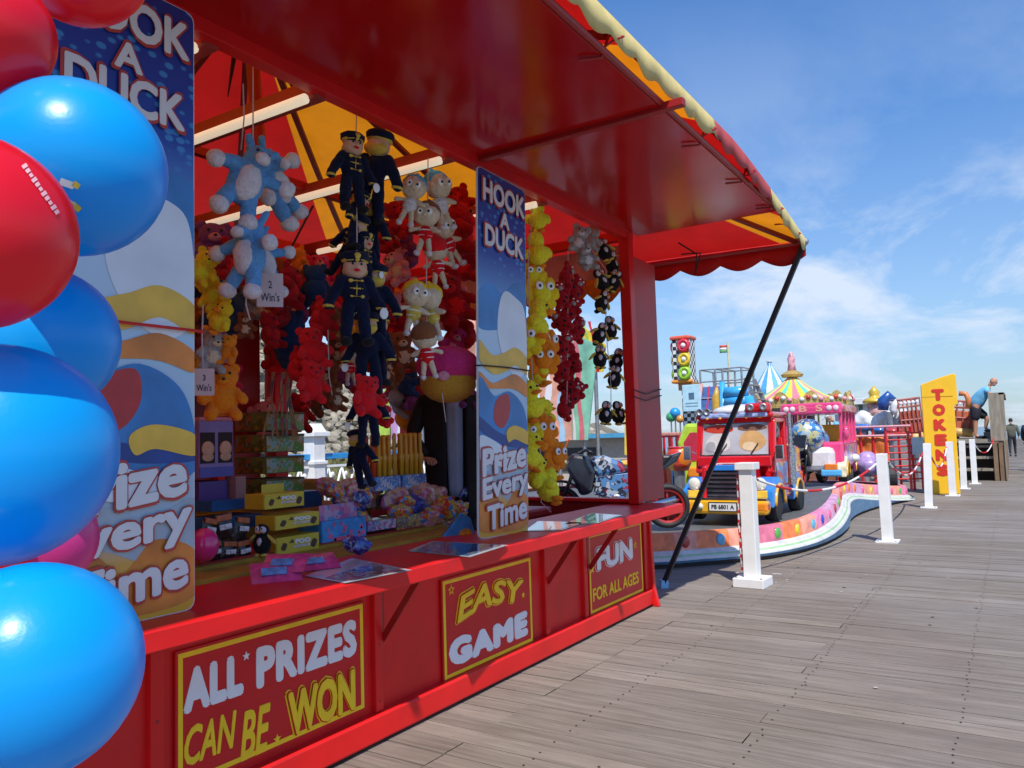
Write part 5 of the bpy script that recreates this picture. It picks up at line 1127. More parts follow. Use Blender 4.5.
# ------------------------------------------------------------------ white barrier posts with red and white rope
posts = []
lab = ['nearest white post with a square cap and block foot, beside the big strut', 'second white post from the camera, in front of the wavy ride edge', 'white post just left of the yellow TOKENS sign', 'white post overlapping the right side of the TOKENS sign', 'white post right behind the TOKENS sign, fifth away', 'farthest white post, right of the TOKENS sign']
pp = [(753, 586), (888, 542), (929, 508), (953, 496), (964, 489), (975, 484)]
hs = [1.20, 1.16, 1.19, 1.16, 1.14, 1.14]
for i, (px, py) in enumerate(pp):
    b = at(px, py, z=0); t = empty('barrier_post', b, .04*((i % 3)-1), lab[i], 'post', 'white posts of the rope barrier')
    t.rotation_euler.x = (.0, .012, -.01, .02, .0, .01)[i]; t.rotation_euler.y = (.0, -.008, .03, .0, .02, .0)[i]
    m = MB(); m.box((0, 0, hs[i]/2), (.132, .132, hs[i])); m.build('shaft', mat('worn_white_paint', (.80, .80, .77), .5, var=.05, scale=5, dirt=.12, bump=.08, bscale=12), t, bevel=.006)
    if i == 0:
        m = MB(); m.box((0, 0, hs[i]-.035), (.190, .190, .07)); m.build('cap', M_white, t, bevel=.006)
        m = MB(); m.box((0, 0, .045), (.30, .30, .09)); m.build('foot', M_white, t, bevel=.008)
    else:
        m = MB(); m.box((0, 0, .012), (.27, .27, .024)); m.build('foot', M_white, t, bevel=.003)
    for bx_, by_ in ((-.105, -.105), (.105, -.105)):
        m = MB(); m.lathe([(.012, 0), (.012, .008), (.001, .012)], (bx_*(1.15 if i == 0 else 1), by_*(1.15 if i == 0 else 1), .09 if i == 0 else .024), 8); m.build('bolt', M_steel, t)
    posts.append((b, hs[i]))
def rope_mat():
    m = D.materials.new('red_white_rope'); m.use_nodes = True; n = m.node_tree.nodes; l = m.node_tree.links; b = n['Principled BSDF']
    a = n.new('ShaderNodeAttribute'); a.attribute_name = 'len'; s = n.new('ShaderNodeSeparateColor'); l.new(a.outputs['Color'], s.inputs[0])
    l.new(n.new('ShaderNodeMixRGB').outputs[0], b.inputs['Base Color']); mx = b.inputs['Base Color'].links[0].from_node; l.new(s.outputs[0], mx.inputs[0]); mx.inputs[1].default_value = (.75, .72, .70, 1); mx.inputs[2].default_value = (.60, .015, .02, 1); b.inputs['Roughness'].default_value = .6
    return m
RM = rope_mat()
def rope(pts, label, r=.014, pitch=.42, group='red and white ropes between the barrier posts', spin=False):
    bm = bmesh.new(); lay = bm.loops.layers.color.new('len'); d = 0; prev = None; n = 8
    P = []
    for a, b in zip(pts, pts[1:]):
        k = max(2, int((b-a).length/.03)); P += [a.lerp(b, i/k) for i in range(k)]
    P.append(pts[-1])
    for i, p in enumerate(P):
        if i: d += (p-P[i-1]).length
        dr = (P[min(i+1, len(P)-1)]-P[max(0, i-1)]).normalized(); u, v = ortho(dr)
        ring = [bm.verts.new(p+(u*math.cos(2*PI*j/n)+v*math.sin(2*PI*j/n))*r*(1+.16*math.cos(3*(2*PI*j/n)+d*90))) for j in range(n)]
        if prev:
            for j in range(n):
                f = bm.faces.new([prev[j], prev[(j+1) % n], ring[(j+1) % n], ring[j]]); f.smooth = True
                c = 1 if (((d*9+j/n) % 1) < .5 if spin else (d % (2*pitch)) > pitch) else 0
                for lp in f.loops: lp[lay] = (c, c, c, 1)
        prev = ring
    me = D.meshes.new('barrier_rope'); bm.to_mesh(me); bm.free(); me.materials.append(RM); o = place(me, 'barrier_rope'); tag(o, label, 'rope', group); return o
def sagline(a, b, sag, n=24): return [a.lerp(b, i/n)-Vector((0, 0, sag*4*(i/n)*(1-i/n))) for i in range(n+1)]
tops = [Vector((b.x, b.y, h-.22)) for b, h in posts]
rope(sagline(tops[0]+Vector((.09, .02, .05)), tops[1]+Vector((-.07, 0, .10)), .22), 'long sagging red and white rope from nearest to second post')
rope(sagline(tops[1]+Vector((.07, 0, .1)), tops[2]+Vector((-.05, 0, .05)), .28), 'sagging rope from second post to the one left of TOKENS')
rope(sagline(tops[2]+Vector((.05, 0, .15)), tops[3]+Vector((-.05, 0, .15)), .42), 'deeply sagging rope across the face of the TOKENS sign')
q = tops[0]+Vector((-.09, -.02, .10)); rope([q, q+Vector((-.01, 0, -.5)), q+Vector((.0, 0, -.93))], 'twisted red and white rope end hanging down left side of the nearest post', r=.013, spin=True)
q = tops[5]+Vector((.05, 0, .1)); rope(sagline(q, Vector((-.42, 24.6, 1.25)), .35), 'sagging rope from farthest post to the wooden fence')
# litter and paint splashes by the first post
m = MB(); rr = random.Random(3)
for i in range(16):
    c = at(rr.uniform(735, 800), rr.uniform(572, 584), z=.0055); a0 = rr.uniform(0, 6); r = rr.uniform(.006, .028)
    m._f([m.bm.verts.new(c+Vector((r*rr.uniform(.6, 1.4)*math.cos(a), r*rr.uniform(.5, 1)*math.sin(a), 0))) for a in [a0+j*PI/3.5 for j in range(7)]])
o = m.build('paint_splashes', M_white, recalc=False); tag(o, 'spots of white paint on the deck around the nearest post', 'paint spots', kind='stuff')

# ------------------------------------------------------------------ TOKENS sign
a, b = at(928, 494, z=0), at(957, 491, z=0)
d = Vector((1, .12, 0)).normalized(); w = .68
tk = empty('tokens_sign', (a.x, a.y, 0), math.atan2(d.y, d.x), 'tall yellow sign reading TOKENS in red down its face', 'sign')
ty = mat('token_yellow', (.88, .50, .015), .45, var=.05, scale=3, dirt=.12)
m = MB(); m.prism([(0, 0), (w*.93, 0), (w*.93, 1.95), (w+.02, 1.97), (w+.02, 2.62), (w*.96, 2.66), (w*.55, 2.58), (0, 2.44)], lambda u, v, q: Vector((u, q, v)), .22); m.build('panel', ty, tk, bevel=.012)
m = MB(); m.bar((.0, .002, 2.16), (w*.9, -.004, 2.16), .006, .012); m.build('seam', mat('seam_ochre', (.45, .2, .01), .6), tk)
tr_ = mat('token_red', (.62, .03, .01), .5, var=.08)
for i, ch_ in enumerate('TOKENS'):
    me = text_mesh(ch_, .25, .26, off=.085, ext=.006); me.materials.append(tr_); place(me, 'lettering', tk, (w*.5-.14, -.002, 2.07-.335*i), (PI/2, 0, 0))
# ------------------------------------------------------------------ children's track ride
out = [(-3.6, 8.35), (-3.15, 8.78), (-2.62, 9.45), (-2.33, 10.3), (-2.23, 11.4), (-2.28, 12.6), (-2.42, 13.6), (-2.45, 14.8), (-2.30, 16.2), (-2.02, 17.6), (-1.98, 18.4), (-2.35, 19.2), (-3.4, 20.0), (-5.2, 20.4), (-7.0, 19.8), (-8.4, 18), (-8.8, 15), (-8.7, 12), (-7.8, 9.4), (-6.2, 8.1), (-4.8, 7.75)]
def spline(P, n):
    P = [Vector((a, b, 0)) for a, b in P]; N_ = len(P); r = []
    for i in range(N_):
        p0, p1, p2, p3 = P[i-1], P[i], P[(i+1) % N_], P[(i+2) % N_]
        for k in range(n): s = k/n; r.append(.5*((2*p1)+(-p0+p2)*s+(2*p0-5*p1+4*p2-p3)*s*s+(-p0+3*p1-3*p2+p3)*s**3))
    return r
OUT = spline(out, 8); cen = Vector((-5.6, 14, 0))
def rim_h(p):
    k = p.y; return .35 + .24*math.exp(-((k-13.9)/2.0)**2)*(1 if p.x > -5 else .3) - .10*max(0, min(1, (k-16.5)/2))
ride = empty('track_ride', (cen.x, cen.y, 0), 0, 'wavy edged children\'s ride platform with coloured lamps in its pink and orange rim', 'ride platform')
def norm(i):
    a, b = OUT[i-1], OUT[(i+1) % len(OUT)]; d = (b-a).normalized(); return Vector((-d.y, d.x, 0))   # inwards or outwards
sgn = 1 if norm(0).dot(OUT[0]-cen) > 0 else -1
def band(name, prof, mt, seg=None):
    m = MB(); rows = []
    for i, p in enumerate(OUT):
        nn = norm(i)*sgn; H = rim_h(p)
        rows.append([m.bm.verts.new(p-cen+nn*o+Vector((0, 0, (zb if zk == 0 else H+zb)))) for o, zk, zb in prof])
    for i in range(len(rows)):
        a, b = rows[i], rows[(i+1) % len(rows)]
        if seg: m.m = seg(i)
        for k in range(len(prof)-1): m._f([a[k], b[k], b[k+1], a[k+1]])
    return m.build(name, mt, ride, smooth=True)
rimcols = [mat('rim_magenta', (.62, .16, .24), .35, var=.25, scale=9), mat('rim_orange', (.80, .20, .06), .35, var=.3, scale=9), mat('rim_salmon', (.78, .30, .20), .35, var=.3, scale=9), mat('rim_pink', (.75, .22, .38), .35, var=.25, scale=9), mat('rim_lilac', (.62, .32, .48), .35, var=.25, scale=9)]
band('rim', [(-.10, 1, .02), (-.02, 1, .02), (.0, 1, 0), (.02, 1, -.17)], rimcols, seg=lambda i: [1, 2, 1, 2, 0, 1, 2, 3, 4, 3][(i//4) % 10] if OUT[i].y < 12 else [2, 3, 2, 3, 4][(i//4) % 5])
band('upper_edge', [(.02, 1, -.17), (.06, 1, -.185), (.065, 1, -.21), (.09, 1, -.215)], mat('step_white', (.62, .62, .60), .45, dirt=.3))
band('green_line', [(.09, 1, -.215), (.11, 1, -.235)], mat('step_green', (.35, .55, .30), .5, dirt=.3))
band('lower_edge', [(.11, 1, -.235), (.14, 1, -.25), (.145, 1, -.27)], mat('step_white', (.62, .62, .60), .45, dirt=.3))
band('blue_skirt', [(.145, 1, -.27), (.13, 0, .05)], mat('skirt_blue', (.12, .26, .42), .5, var=.2, dirt=.4))
band('dark_skirt', [(.10, 0, .055), (.08, 0, .002)], mat('skirt_dark', (.06, .05, .05), .8))
m = MB(); rows = []
for s in (1, .86, .70, .5, .25):
    rows.append([m.bm.verts.new((p-cen)*s + Vector((0, 0, (rim_h(p)-.05)*(1 if s > .8 else .8)+.06*(s < .8)))) for p in OUT])
for a, b in zip(rows, rows[1:]):
    for i in range(len(OUT)): m._f([a[i], a[(i+1) % len(OUT)], b[(i+1) % len(OUT)], b[i]])
m._f(rows[-1]); m.build('treadplate', mat('treadplate_grey', (.16, .165, .17), .5, metal=.3, var=.2, scale=8, bump=.8, bscale=70, dirt=.4), ride, smooth=True)
lc = [('lamp_blue', (.04, .06, .45)), ('lamp_orange', (.75, .16, .02)), ('lamp_yellow', (.75, .55, .03)), ('lamp_pink', (.75, .12, .30)), ('lamp_green', (.10, .40, .08)), ('lamp_sky', (.10, .40, .65)), ('lamp_red', (.45, .03, .04))]
seq = [6, 5, 1, 4, 2, 5, 0, 3, 6, 4, 6, 1, 2, 1, 1, 3, 2, 0, 3, 4, 3, 4, 0]
dacc = 0; k = 0
for i in range(1, len(OUT)*12//21):
    dacc += (OUT[i]-OUT[i-1]).length
    if dacc > .42:
        dacc = 0; p = OUT[i]; nn = norm(i)*sgn; n_, c = lc[seq[k % len(seq)]]; k += 1
        m = MB(); m.ell((0, 0, 0), (.022, .062, .070), u=12, v=8); o = m.build('rim_lamp', mat(n_, c, .2, var=.15, coat=.5), ride, smooth=True)
        o.location = p-cen+nn*.012+Vector((0, 0, rim_h(p)-.085)); o.rotation_euler = (0, 0, math.atan2(nn.y, nn.x))
# ---------------- wheels
def spoked(t, c, r, w, hubm):
    wt = empty('wheel', c); wt.parent = t; wt.rotation_euler = (0, PI/2, 0)
    m = MB(); m.lathe([(r*.74, -w*.35), (r*.84, -w*.5), (r*.96, -w*.36), (r, 0), (r*.96, w*.36), (r*.84, w*.5), (r*.74, w*.35), (r*.74, -w*.35)], n=32); me = m; o = m.build('tyre', M_black, wt, smooth=True)
    m = MB(); m.lathe([(r*.66, -w*.3), (r*.75, -w*.36), (r*.75, w*.36), (r*.66, w*.3), (r*.66, -w*.3)], n=28); m.lathe([(.001, -w*.5), (r*.16, -w*.5), (r*.16, w*.5), (.001, w*.5)], n=14)
    for q in range(6): a = q*PI/3; m.box((r*.40*math.cos(a), r*.40*math.sin(a), 0), (r*.56, r*.09, w*.3), (0, 0, a))
    m.build('rim', hubm, wt)
def wheel(t, c, r, w, hubm, axis='x', tyre=M_black):
    rot = (0, PI/2, 0) if axis == 'x' else (PI/2, 0, 0)
    wt = empty('wheel', c); wt.parent = t; wt.rotation_euler = rot
    m = MB(); m.lathe([(r*.55, -w*.5), (r*.92, -w*.5), (r, -w*.3), (r, w*.3), (r*.92, w*.5), (r*.55, w*.5)], n=24); m.build('tyre', tyre, wt, smooth=False, bevel=.004)
    m = MB(); m.lathe([(.001, -w*.46), (r*.18, -w*.5), (r*.2, -w*.38), (r*.56, -w*.42), (r*.56, w*.42), (r*.2, w*.38), (r*.18, w*.5), (.001, w*.46)], n=20)
    for q in range(5):
        a = q*2*PI/5; m.box((r*.38*math.cos(a), r*.38*math.sin(a), 0), (r*.3, r*.12, w*.96), (0, 0, a))
    m.build('rim', hubm, wt)
chrome = M_chrome
c_red = mat('truck_red', (.62, .012, .02), .18, var=.04, coat=.6); c_yel = mat('truck_yellow', (.80, .42, .02), .2, var=.05, coat=.5); c_blu = mat('truck_blue', (.03, .22, .62), .2, var=.1, coat=.5); c_wht = mat('truck_white', (.75, .75, .75), .2, coat=.5)
hubp = mat('hub_purple', (.10, .07, .38), .3, coat=.4); glossb = mat('grille_black', (.015, .015, .018), .3)
# ---------------- red truck
b = (at(672, 520, z=.35)+at(775, 519, z=.35))/2
ta = math.radians(1)
tr = empty('ride_truck', (-3.20, 10.45, .33), ta, 'red children\'s ride truck with black grille, yellow bumper and chrome exhaust stack', 'ride truck')
W2 = .50
m = MB(); m.box((0, .95, .40), (1.02, 1.95, .34)); m.build('chassis', c_red, tr, bevel=.04)
m = MB(); m.box((0, -.05, .52), (.66, .62, .46)); m.build('bonnet', c_red, tr, bevel=.07)
m = MB(); m.prism([(-.05, 0), (.05, 0), (.05, .36), (-.05, .36)], lambda u, v, q: Vector((v-.18, -.02+u*3, .757+q)), .006); m.build('bonnet_stripe', c_wht, tr)
m = MB(); m.box((0, -.375, .50), (.50, .03, .36)); g = m.build('grille', glossb, tr, bevel=.01)
m = MB()
for i in range(6): m.box((0, -.395, .36+i*.056), (.47, .018, .020))
m.build('grille_bars', chrome, g, bevel=.003)
m = MB(); m.box((0, -.385, .715), (.30, .04, .075)); m.build('name_badge', c_blu, tr, bevel=.01)
for x in (-.275, .275): m = MB(); m.box((x, -.37, .50), (.05, .06, .46)); m.build('grille_surround', c_red, tr, bevel=.012)
m = MB(); m.box((0, -.45, .22), (1.12, .16, .19)); bp_ = m.build('bumper', c_yel, tr, bevel=.04)
m = MB(); m.box((0, -.535, .225), (.36, .012, .115)); pl = m.build('number_plate', mat('plate_white', (.7, .7, .68), .4), bp_, bevel=.004)
m = MB()
for (x, z, a_, c_) in ((0, .281, .37, .010), (0, .169, .37, .010)): m.box((x, -.543, z), (a_, .004, c_))
for x in (-.18, .18): m.box((x, -.543, .225), (.010, .004, .10))
m.build('plate_border', glossb, pl)
text_on(pl, 'PB 6801 A', glossb, (-.145, -.5425, .196), .29, .055, ext=.002, rot=(PI/2, 0, 0), off=.02)
for x in (-.48, .48): m = MB(); m.box((x, -.44, .225), (.16, .19, .13)); m.build('bumper_end', mat('bumper_orange', (.80, .25, .02), .25), bp_, bevel=.03)
for x in (-.30, .30):
    m = MB(); m.lathe([(.04, 0), (.045, .012), (.001, .02)], (x, -.535, .225), 14, (PI/2, 0, 0)); m.build('fog_lamp', mat('headlight_glass', (.75, .72, .60), .1, coat=.8), bp_, smooth=True)
m = MB(); m.box((0, -.44, .325), (1.10, .17, .018)); m.build('bumper_step', M_chrome, bp_, bevel=.004)
for x in (-.16, .16): m = MB(); m.box((x, -.02, .752), (.13, .46, .006)); m.build('bonnet_print', printed('bonnet_print', [(.7, .7, .7), (.1, .3, .65), (.7, .7, .7), (.6, .03, .04)], 12, coat=.5), tr)
for i in range(5): m = MB(); m.ell((-.36+.18*i, .125, 1.365), (.022, .014, .016)); m.build('marker_lamp', mat('marker_orange', (.85, .35, .03), .2, coat=.5), tr, smooth=True)
for x in (-.2, .22): m = MB(); m.tube([(x, .10, .875), (x+.10, .125, 1.02)], .007, 5); m.build('wiper', glossb, tr)
for z in (.30, .36): m = MB(); m.box((.512, .70, z), (.006, .72, .02)); m.build('side_stripe', c_yel if z < .33 else c_wht, tr)
m = MB(); m.box((.504, 1.35, .74), (.012, .84, .34)); m.build('side_print', printed('side_print_b', [(.1, .3, .65), (.65, .6, .55), (.6, .04, .04), (.7, .4, .05), (.1, .12, .35)], 8, coat=.6), tr)
# wings over the front wheels: blue with yellow arch trim
def arch(t, x0, x1, yc, zc, r, mt, trim, nm='wing'):
    m = MB(); P = []
    for k in range(13):
        a = PI*k/12; P.append((yc-math.cos(a)*r, zc+math.sin(a)*r))
    Q = [(y, z) for y, z in P] + [(yc+r+.14, zc-.02), (yc+r+.12, zc+r*.75), (yc, zc+r+.10), (yc-r-.07, zc+r*.75), (yc-r-.10, zc-.02)]
    m.prism(Q, lambda u, v, q: Vector((x0+q, u, v)), x1-x0); o = m.build(nm, mt, t, bevel=.02)
    m = MB(); xe = x1 if abs(x1) > abs(x0) else x0
    m.tube([(xe, y, z) for y, z in P], .022, 8); m.build('arch_trim', trim, o, smooth=True)
for s_ in (-1, 1):
    x0, x1 = (.34, .60) if s_ > 0 else (-.60, -.34)
    arch(tr, x0, x1, 0, .22, .26, c_blu, c_yel)
    wheel(tr, (s_*.50, 0, .21), .21, .16, hubp); wheel(tr, (s_*.50, 1.38, .21), .21, .16, hubp)
    arch(tr, *((.36, .56) if s_ > 0 else (-.56, -.36)), 1.38, .22, .25, mat('truck_blue_art', (.05, .22, .55), .25, var=.5, scale=9, coat=.4), c_yel, 'rear_wing')
    m = MB(); m.ell((s_*.43, -.33, .50), (.085, .05, .085)); m.build('headlight', mat('headlight_glass', (.75, .72, .60), .1, coat=.8), tr, smooth=True)
    m = MB(); m.box((s_*.44, -.33, .37), (.16, .05, .10)); m.build('indicator', mat('indicator_yellow', (.8, .5, .05), .2, coat=.4), tr, bevel=.015)
# cab
cab = MB()
for x in (-.49, .49):
    cab.bar((x, .10, .62), (x, .24, 1.32), .09, .09, (1, 0, 0)); cab.bar((x, .82, .5), (x, .82, 1.32), .09, .08, (1, 0, 0)); cab.box((x, .50, .66), (.07, .74, .34)); cab.bar((x, .24, 1.32), (x, .82, 1.32), .08, .06)
cab.box((0, .80, .78), (.98, .06, .60)); cab.box((0, .10, .78), (1.0, .12, .14)); cab.bar((-.5, .235, 1.33), (.5, .235, 1.33), .08, .08)
cb_ = cab.build('cab', c_red, tr, bevel=.018)
m = MB(); m.bar((0, .135, .86), (0, .232, 1.29), .90, .012, (1, 0, 0))
wsm = printed('windscreen_print', [(.50, .42, .36), (.45, .40, .38), (.42, .24, .12), (.5, .46, .42), (.36, .09, .06)], 2.6, distort=.3, rough=.12, coat=.9)
def facep(u, v, q):   # point on the sloping windscreen
    return Vector((u, .135+(v-.86)*.2256-.010-q, v))
m = MB(); m.prism([(-.45, .87), (.45, .87), (.44, 1.285), (-.44, 1.285)], facep, .010); ws = m.build('windscreen', mat('windscreen_grey', (.42, .42, .44), .15, var=.25, scale=3, coat=.9), tr)
def blobp(cx, cz, rx, rz, mt, q0, nm='print_patch', ph=0):
    m = MB(); m.prism([(cx+rx*math.cos(a)*(1+.08*math.sin(3*a+ph)), cz+rz*math.sin(a)) for a in [i*PI/9 for i in range(18)]], lambda u, v, q: facep(u, v, q+.010+q0), .0015); m.build(nm, mt, ws)
# plain rounded shapes in the print's colours
for a_ in [(-.22, 1.22, .21, .06, 'pr_red', (.50, .05, .03), 0), (-.22, 1.03, .17, .13, 'pr_white', (.62, .58, .54), .002), (.22, 1.23, .20, .05, 'pr_brown', (.20, .10, .07), 0), (.23, 1.05, .18, .14, 'pr_tan', (.58, .34, .14), .002), (.20, 0.98, .10, .06, 'pr_cream', (.68, .52, .32), .004), (-.33, 0.98, .07, .07, 'pr_grey', (.34, .34, .35), .004)]:
    blobp(a_[0], a_[1], a_[2], a_[3], mat(a_[4], a_[5], .15, coat=.9), a_[6], ph=a_[0]*9)
m = MB()
for P_ in ([(-.47, .855), (-.455, 1.30)], [(.47, .855), (.455, 1.30)], [(-.47, .855), (.47, .855)], [(-.455, 1.30), (.455, 1.30)]): m.tube([facep(P_[0][0], P_[0][1], .015), facep(P_[1][0], P_[1][1], .015)], .013, 6)
m.build('windscreen_seal', glossb, ws)
m = MB(); m.box((0, .56, 1.395), (1.06, .86, .075)); m.build('roof', c_red, tr, bevel=.035)
m = MB(); m.ell((0, .40, 1.46), (.36, .30, .10)); m.build('roof_dome', c_wht, tr, smooth=True)
m = MB(); m.box((0, .15, 1.40), (.92, .06, .07)); m.build('sun_visor', mat('visor_print', (.35, .45, .70), .25, var=.5, scale=14), tr, bevel=.02)
m = MB(); m.box((.33, .18, 1.49), (.34, .16, .13)); hb = m.build('horn_box', c_red, tr, bevel=.04)
for x in (.25, .42): m = MB(); m.lathe([(.045, 0), (.050, .03), (.025, .02), (.001, .01)], (x, .09, 1.495), 14, (PI/2, 0, 0)); m.build('horn', M_steel, hb, smooth=True)
for x in (-.46, -.36): m = MB(); m.lathe([(.045, 0), (.05, .05), (.03, .03), (.001, .02)], (x, .16, 1.46), 14, (PI/2, 0, 0)); m.build('roof_horn', M_steel, tr, smooth=True)
for s_ in (-1, 1):
    m = MB(); m.tube([(s_*.50, .15, .86), (s_*.60, .02, .94)], .012, 6); m.box((s_*.62, .0, .90), (.10, .05, .18)); m.build('mirror', chrome, tr, bevel=.01)
    m = MB(); m.tube([(s_*.56, .92, .42), (s_*.56, .92, .95)], .062, 14); m.tube([(s_*.56, .92, .95), (s_*.56, .92, 1.42)], .028, 10); m.tube([(s_*.56, .92, .94), (s_*.56, .92, .965)], .068, 14)
    m.build('exhaust_stack', mat('perforated_chrome', (.45, .45, .46), .3, metal=.9, var=.6, scale=60), tr)
m = MB(); m.box((.530, .48, .60), (.01, .62, .30)); m.build('door_print', printed('door_print_a', [(.1, .3, .65), (.6, .6, .6), (.55, .04, .04), (.7, .4, .05), (.15, .15, .4)], 9, coat=.6), tr)
m = MB(); m.box((0, 1.35, .72), (.98, 1.0, .44)); m.build('rear_box', c_red, tr, bevel=.05)
m = MB(); m.box((0, 1.35, .955), (.8, .85, .03)); m.build('bench', mat('seat_yellow', (.7, .5, .04), .5), tr, bevel=.01)
# ---------------- pink bus behind
b = at(842, 487, z=.40)
bs = empty('ride_bus', (b.x-.52, b.y+.15, .38), math.radians(4), 'pink open sided children\'s ride bus with round roof lamps, behind the red truck', 'ride bus'); bs.scale = (1.10,)*3
pk_ = mat('bus_pink', (.78, .07, .22), .2, var=.06, coat=.5); pk2 = mat('bus_art', (.70, .35, .45), .3, var=.4, scale=8, coat=.3)
m = MB(); m.box((0, 1.35, .55), (1.0, 2.6, .50)); m.build('body', pk_, bs, bevel=.05)
m = MB(); m.box((.504, 1.5, .55), (.01, 2.1, .36)); m.build('side_print', printed('bus_print', [(.7, .1, .3), (.75, .55, .6), (.15, .4, .7), (.7, .5, .1), (.6, .6, .6), (.3, .1, .5)], 7, coat=.4), bs)
m = MB(); m.box((0, .02, .50), (.72, .30, .42)); m.build('bonnet', mat('bus_white', (.72, .66, .66), .25, var=.1), bs, bevel=.10)
for s_ in (-1, 1):
    for y in (.14, .75, 1.4, 2.0, 2.58): m = MB(); m.box((s_*.47, y, 1.06), (.055, .07, .60)); m.build('pillar', pk_, bs, bevel=.01)
    wheel(bs, (s_*.46, .25, .19), .20, .14, hubp); wheel(bs, (s_*.46, 2.1, .19), .20, .14, hubp); arch(bs, *((.38, .54) if s_ > 0 else (-.54, -.38)), .25, .20, .24, mat('wing_yel_white', (.72, .62, .40), .3, var=.3), c_yel, 'wing')
    arch(bs, *((.40, .53) if s_ > 0 else (-.53, -.40)), 2.1, .20, .23, pk_, c_yel, 'rear_wing')
    m = MB(); m.ell((s_*.55, .12, .95), (.05, .09, .13)); m.build('mirror', pk_, bs, smooth=True)
    m = MB(); m.box((s_*.30, -.14, .36), (.22, .06, .12)); m.build('front_light', mat('lamp_orange2', (.75, .2, .03), .2, coat=.5), bs, bevel=.02)
m = MB(); m.box((0, 1.35, 1.40), (1.06, 2.75, .16)); m.build('roof', pk_, bs, bevel=.06)
m = MB(); m.box((0, .05, 1.40), (1.02, .14, .20)); fr_ = m.build('destination_board', pk_, bs, bevel=.03)
text_on(fr_, 'B  S', mat('bus_letter', (.75, .35, .25), .4), (-.20, -.022, 1.345), .40, .12, ext=.004, rot=(PI/2, 0, 0), off=.03)
for x in (-.42, -.31, .31, .42): m = MB(); m.ell((x, -.022, 1.40), (.05, .02, .05)); m.build('roof_lamp', mat('lamp_white_pink', (.78, .60, .62), .15, coat=.6), fr_, smooth=True)
m = MB(); m.box((.535, 1.4, 1.40), (.006, 2.3, .10)); m.build('roof_band', printed('band_print', [(.78, .07, .22), (.7, .5, .1), (.78, .07, .22), (.6, .6, .5)], 11), bs)
for y in (.9, 1.9): m = MB(); m.box((0, y, .95), (.9, .08, .32)); m.build('seat_back', mat('seat_yellow', (.7, .5, .04), .5), bs, bevel=.02)
m = MB(); m.box((.3, -.12, .26), (.34, .12, .12)); m.build('bumper', mat('bumper_sky', (.10, .42, .75), .25, coat=.4), bs, bevel=.03)
# ---------------- dark scooter with blue canopy in front of the bus
p_ = at(815, 497, z=.40)
def motorbike(loc, rz, s, label, tank, fair, flap, name='ride_motorbike', tyre_r=.30):
    t = empty(name, loc, rz, label, 'ride motorbike'); t.scale = (s, s, s)
    hub = mat('bike_rim_red', (.40, .02, .02), .3); spoked(t, (0, -.74, tyre_r), tyre_r, .13, hub); spoked(t, (0, .70, tyre_r), tyre_r, .16, hub)
    def side(nm, poly, w, mt, bev=.035, dx=0): m = MB(); m.prism(poly, lambda u, v, q: Vector((dx-w/2+q, u, v)), w); return m.build(nm, mt, t, bevel=bev)
    for x in (-.10, .10): m = MB(); m.tube([(x, -.76, tyre_r), (x, -.60, .66), (x, -.50, .96)], [.028, .024, .024], 8); m.build('fork', glossb, t, smooth=True)
    m = MB(); P = [(-.74+(tyre_r+.05)*math.cos(a), tyre_r+(tyre_r+.05)*math.sin(a)) for a in [math.radians(35+10*i) for i in range(12)]]; Q = [(-.74+(tyre_r+.085)*math.cos(a), tyre_r+(tyre_r+.085)*math.sin(a)) for a in [math.radians(145-10*i) for i in range(12)]]
    for i in range(11): m.prism([P[i], P[i+1], Q[10-i], Q[11-i]], lambda u, v, q: Vector((-.075+q, u, v)), .15)
    m.build('mudguard', fair, t)
    side('fairing', [(-.66, .86), (-.56, 1.04), (-.34, 1.00), (-.24, .78), (-.30, .50), (-.46, .46), (-.54, .66)], .30, fair, .05)
    side('tank', [(-.32, .98), (-.12, 1.00), (.12, .90), (.20, .76), (-.24, .70)], .26, tank, .06)
    for x in (-.13, .13): side('side_panel', [(-.28, .48), (-.24, .72), (.18, .76), (.34, .62), (.06, .42)], .03, tank, .008, x)
    side('seat', [(.10, .88), (.24, .82), (.48, .84), (.66, .98), (.80, .98), (.64, .82), (.30, .72), (.12, .76)], .22, glossb, .03)
    side('tail', [(.40, .80), (.64, .94), (.92, 1.02), (.84, .88), (.60, .74), (.40, .70)], .16, fair, .03)
    m = MB(); m.box((0, -.66, 1.08), (.30, .025, .34), (-.45, 0, 0)); m.build('screen', flap, t, bevel=.01)
    m = MB(); m.tube([(-.34, -.28, 1.04), (-.28, -.36, 1.08), (0, -.46, 1.04), (.28, -.36, 1.08), (.34, -.28, 1.04)], .018, 8); m.build('handlebar', glossb, t, smooth=True)
    m = MB(); m.box((0, .0, .44), (.22, .34, .22)); m.build('engine', M_steel, t, bevel=.02)
    for x in (-.13, .13): m = MB(); m.lathe([(.02, -.03), (.10, -.03), (.12, 0), (.08, .03), (.02, .03)], (x, .02, .38), 16, (0, PI/2, 0)); m.build('engine_cover', M_chrome, t, smooth=False)
    for i in range(4): m = MB(); m.box((0, -.08, .50+i*.045), (.26, .20, .014), (.3, 0, 0)); m.build('fin', M_steel, t)
    for x in (-.15, .15): m = MB(); m.tube([(x*.6, -.18, .52), (x, -.22, .34), (x, .2, .27), (x, .80, .40)], [.022, .026, .035, .05], 10); m.build('exhaust', M_chrome, t, smooth=True)
    m = MB(); m.ell((0, -.665, .92), (.09, .04, .07)); m.build('headlight', mat('headlight_glass', (.75, .72, .60), .1, coat=.8), t, smooth=True)
    m = MB(); m.tube([(0, -.44, .80), (0, -.2, .62), (0, .2, .58), (0, .45, .66), (0, .60, .46), (0, .70, tyre_r)], .035, 8); m.build('frame', glossb, t)
    return t
q = at(800, 492, z=.42); 
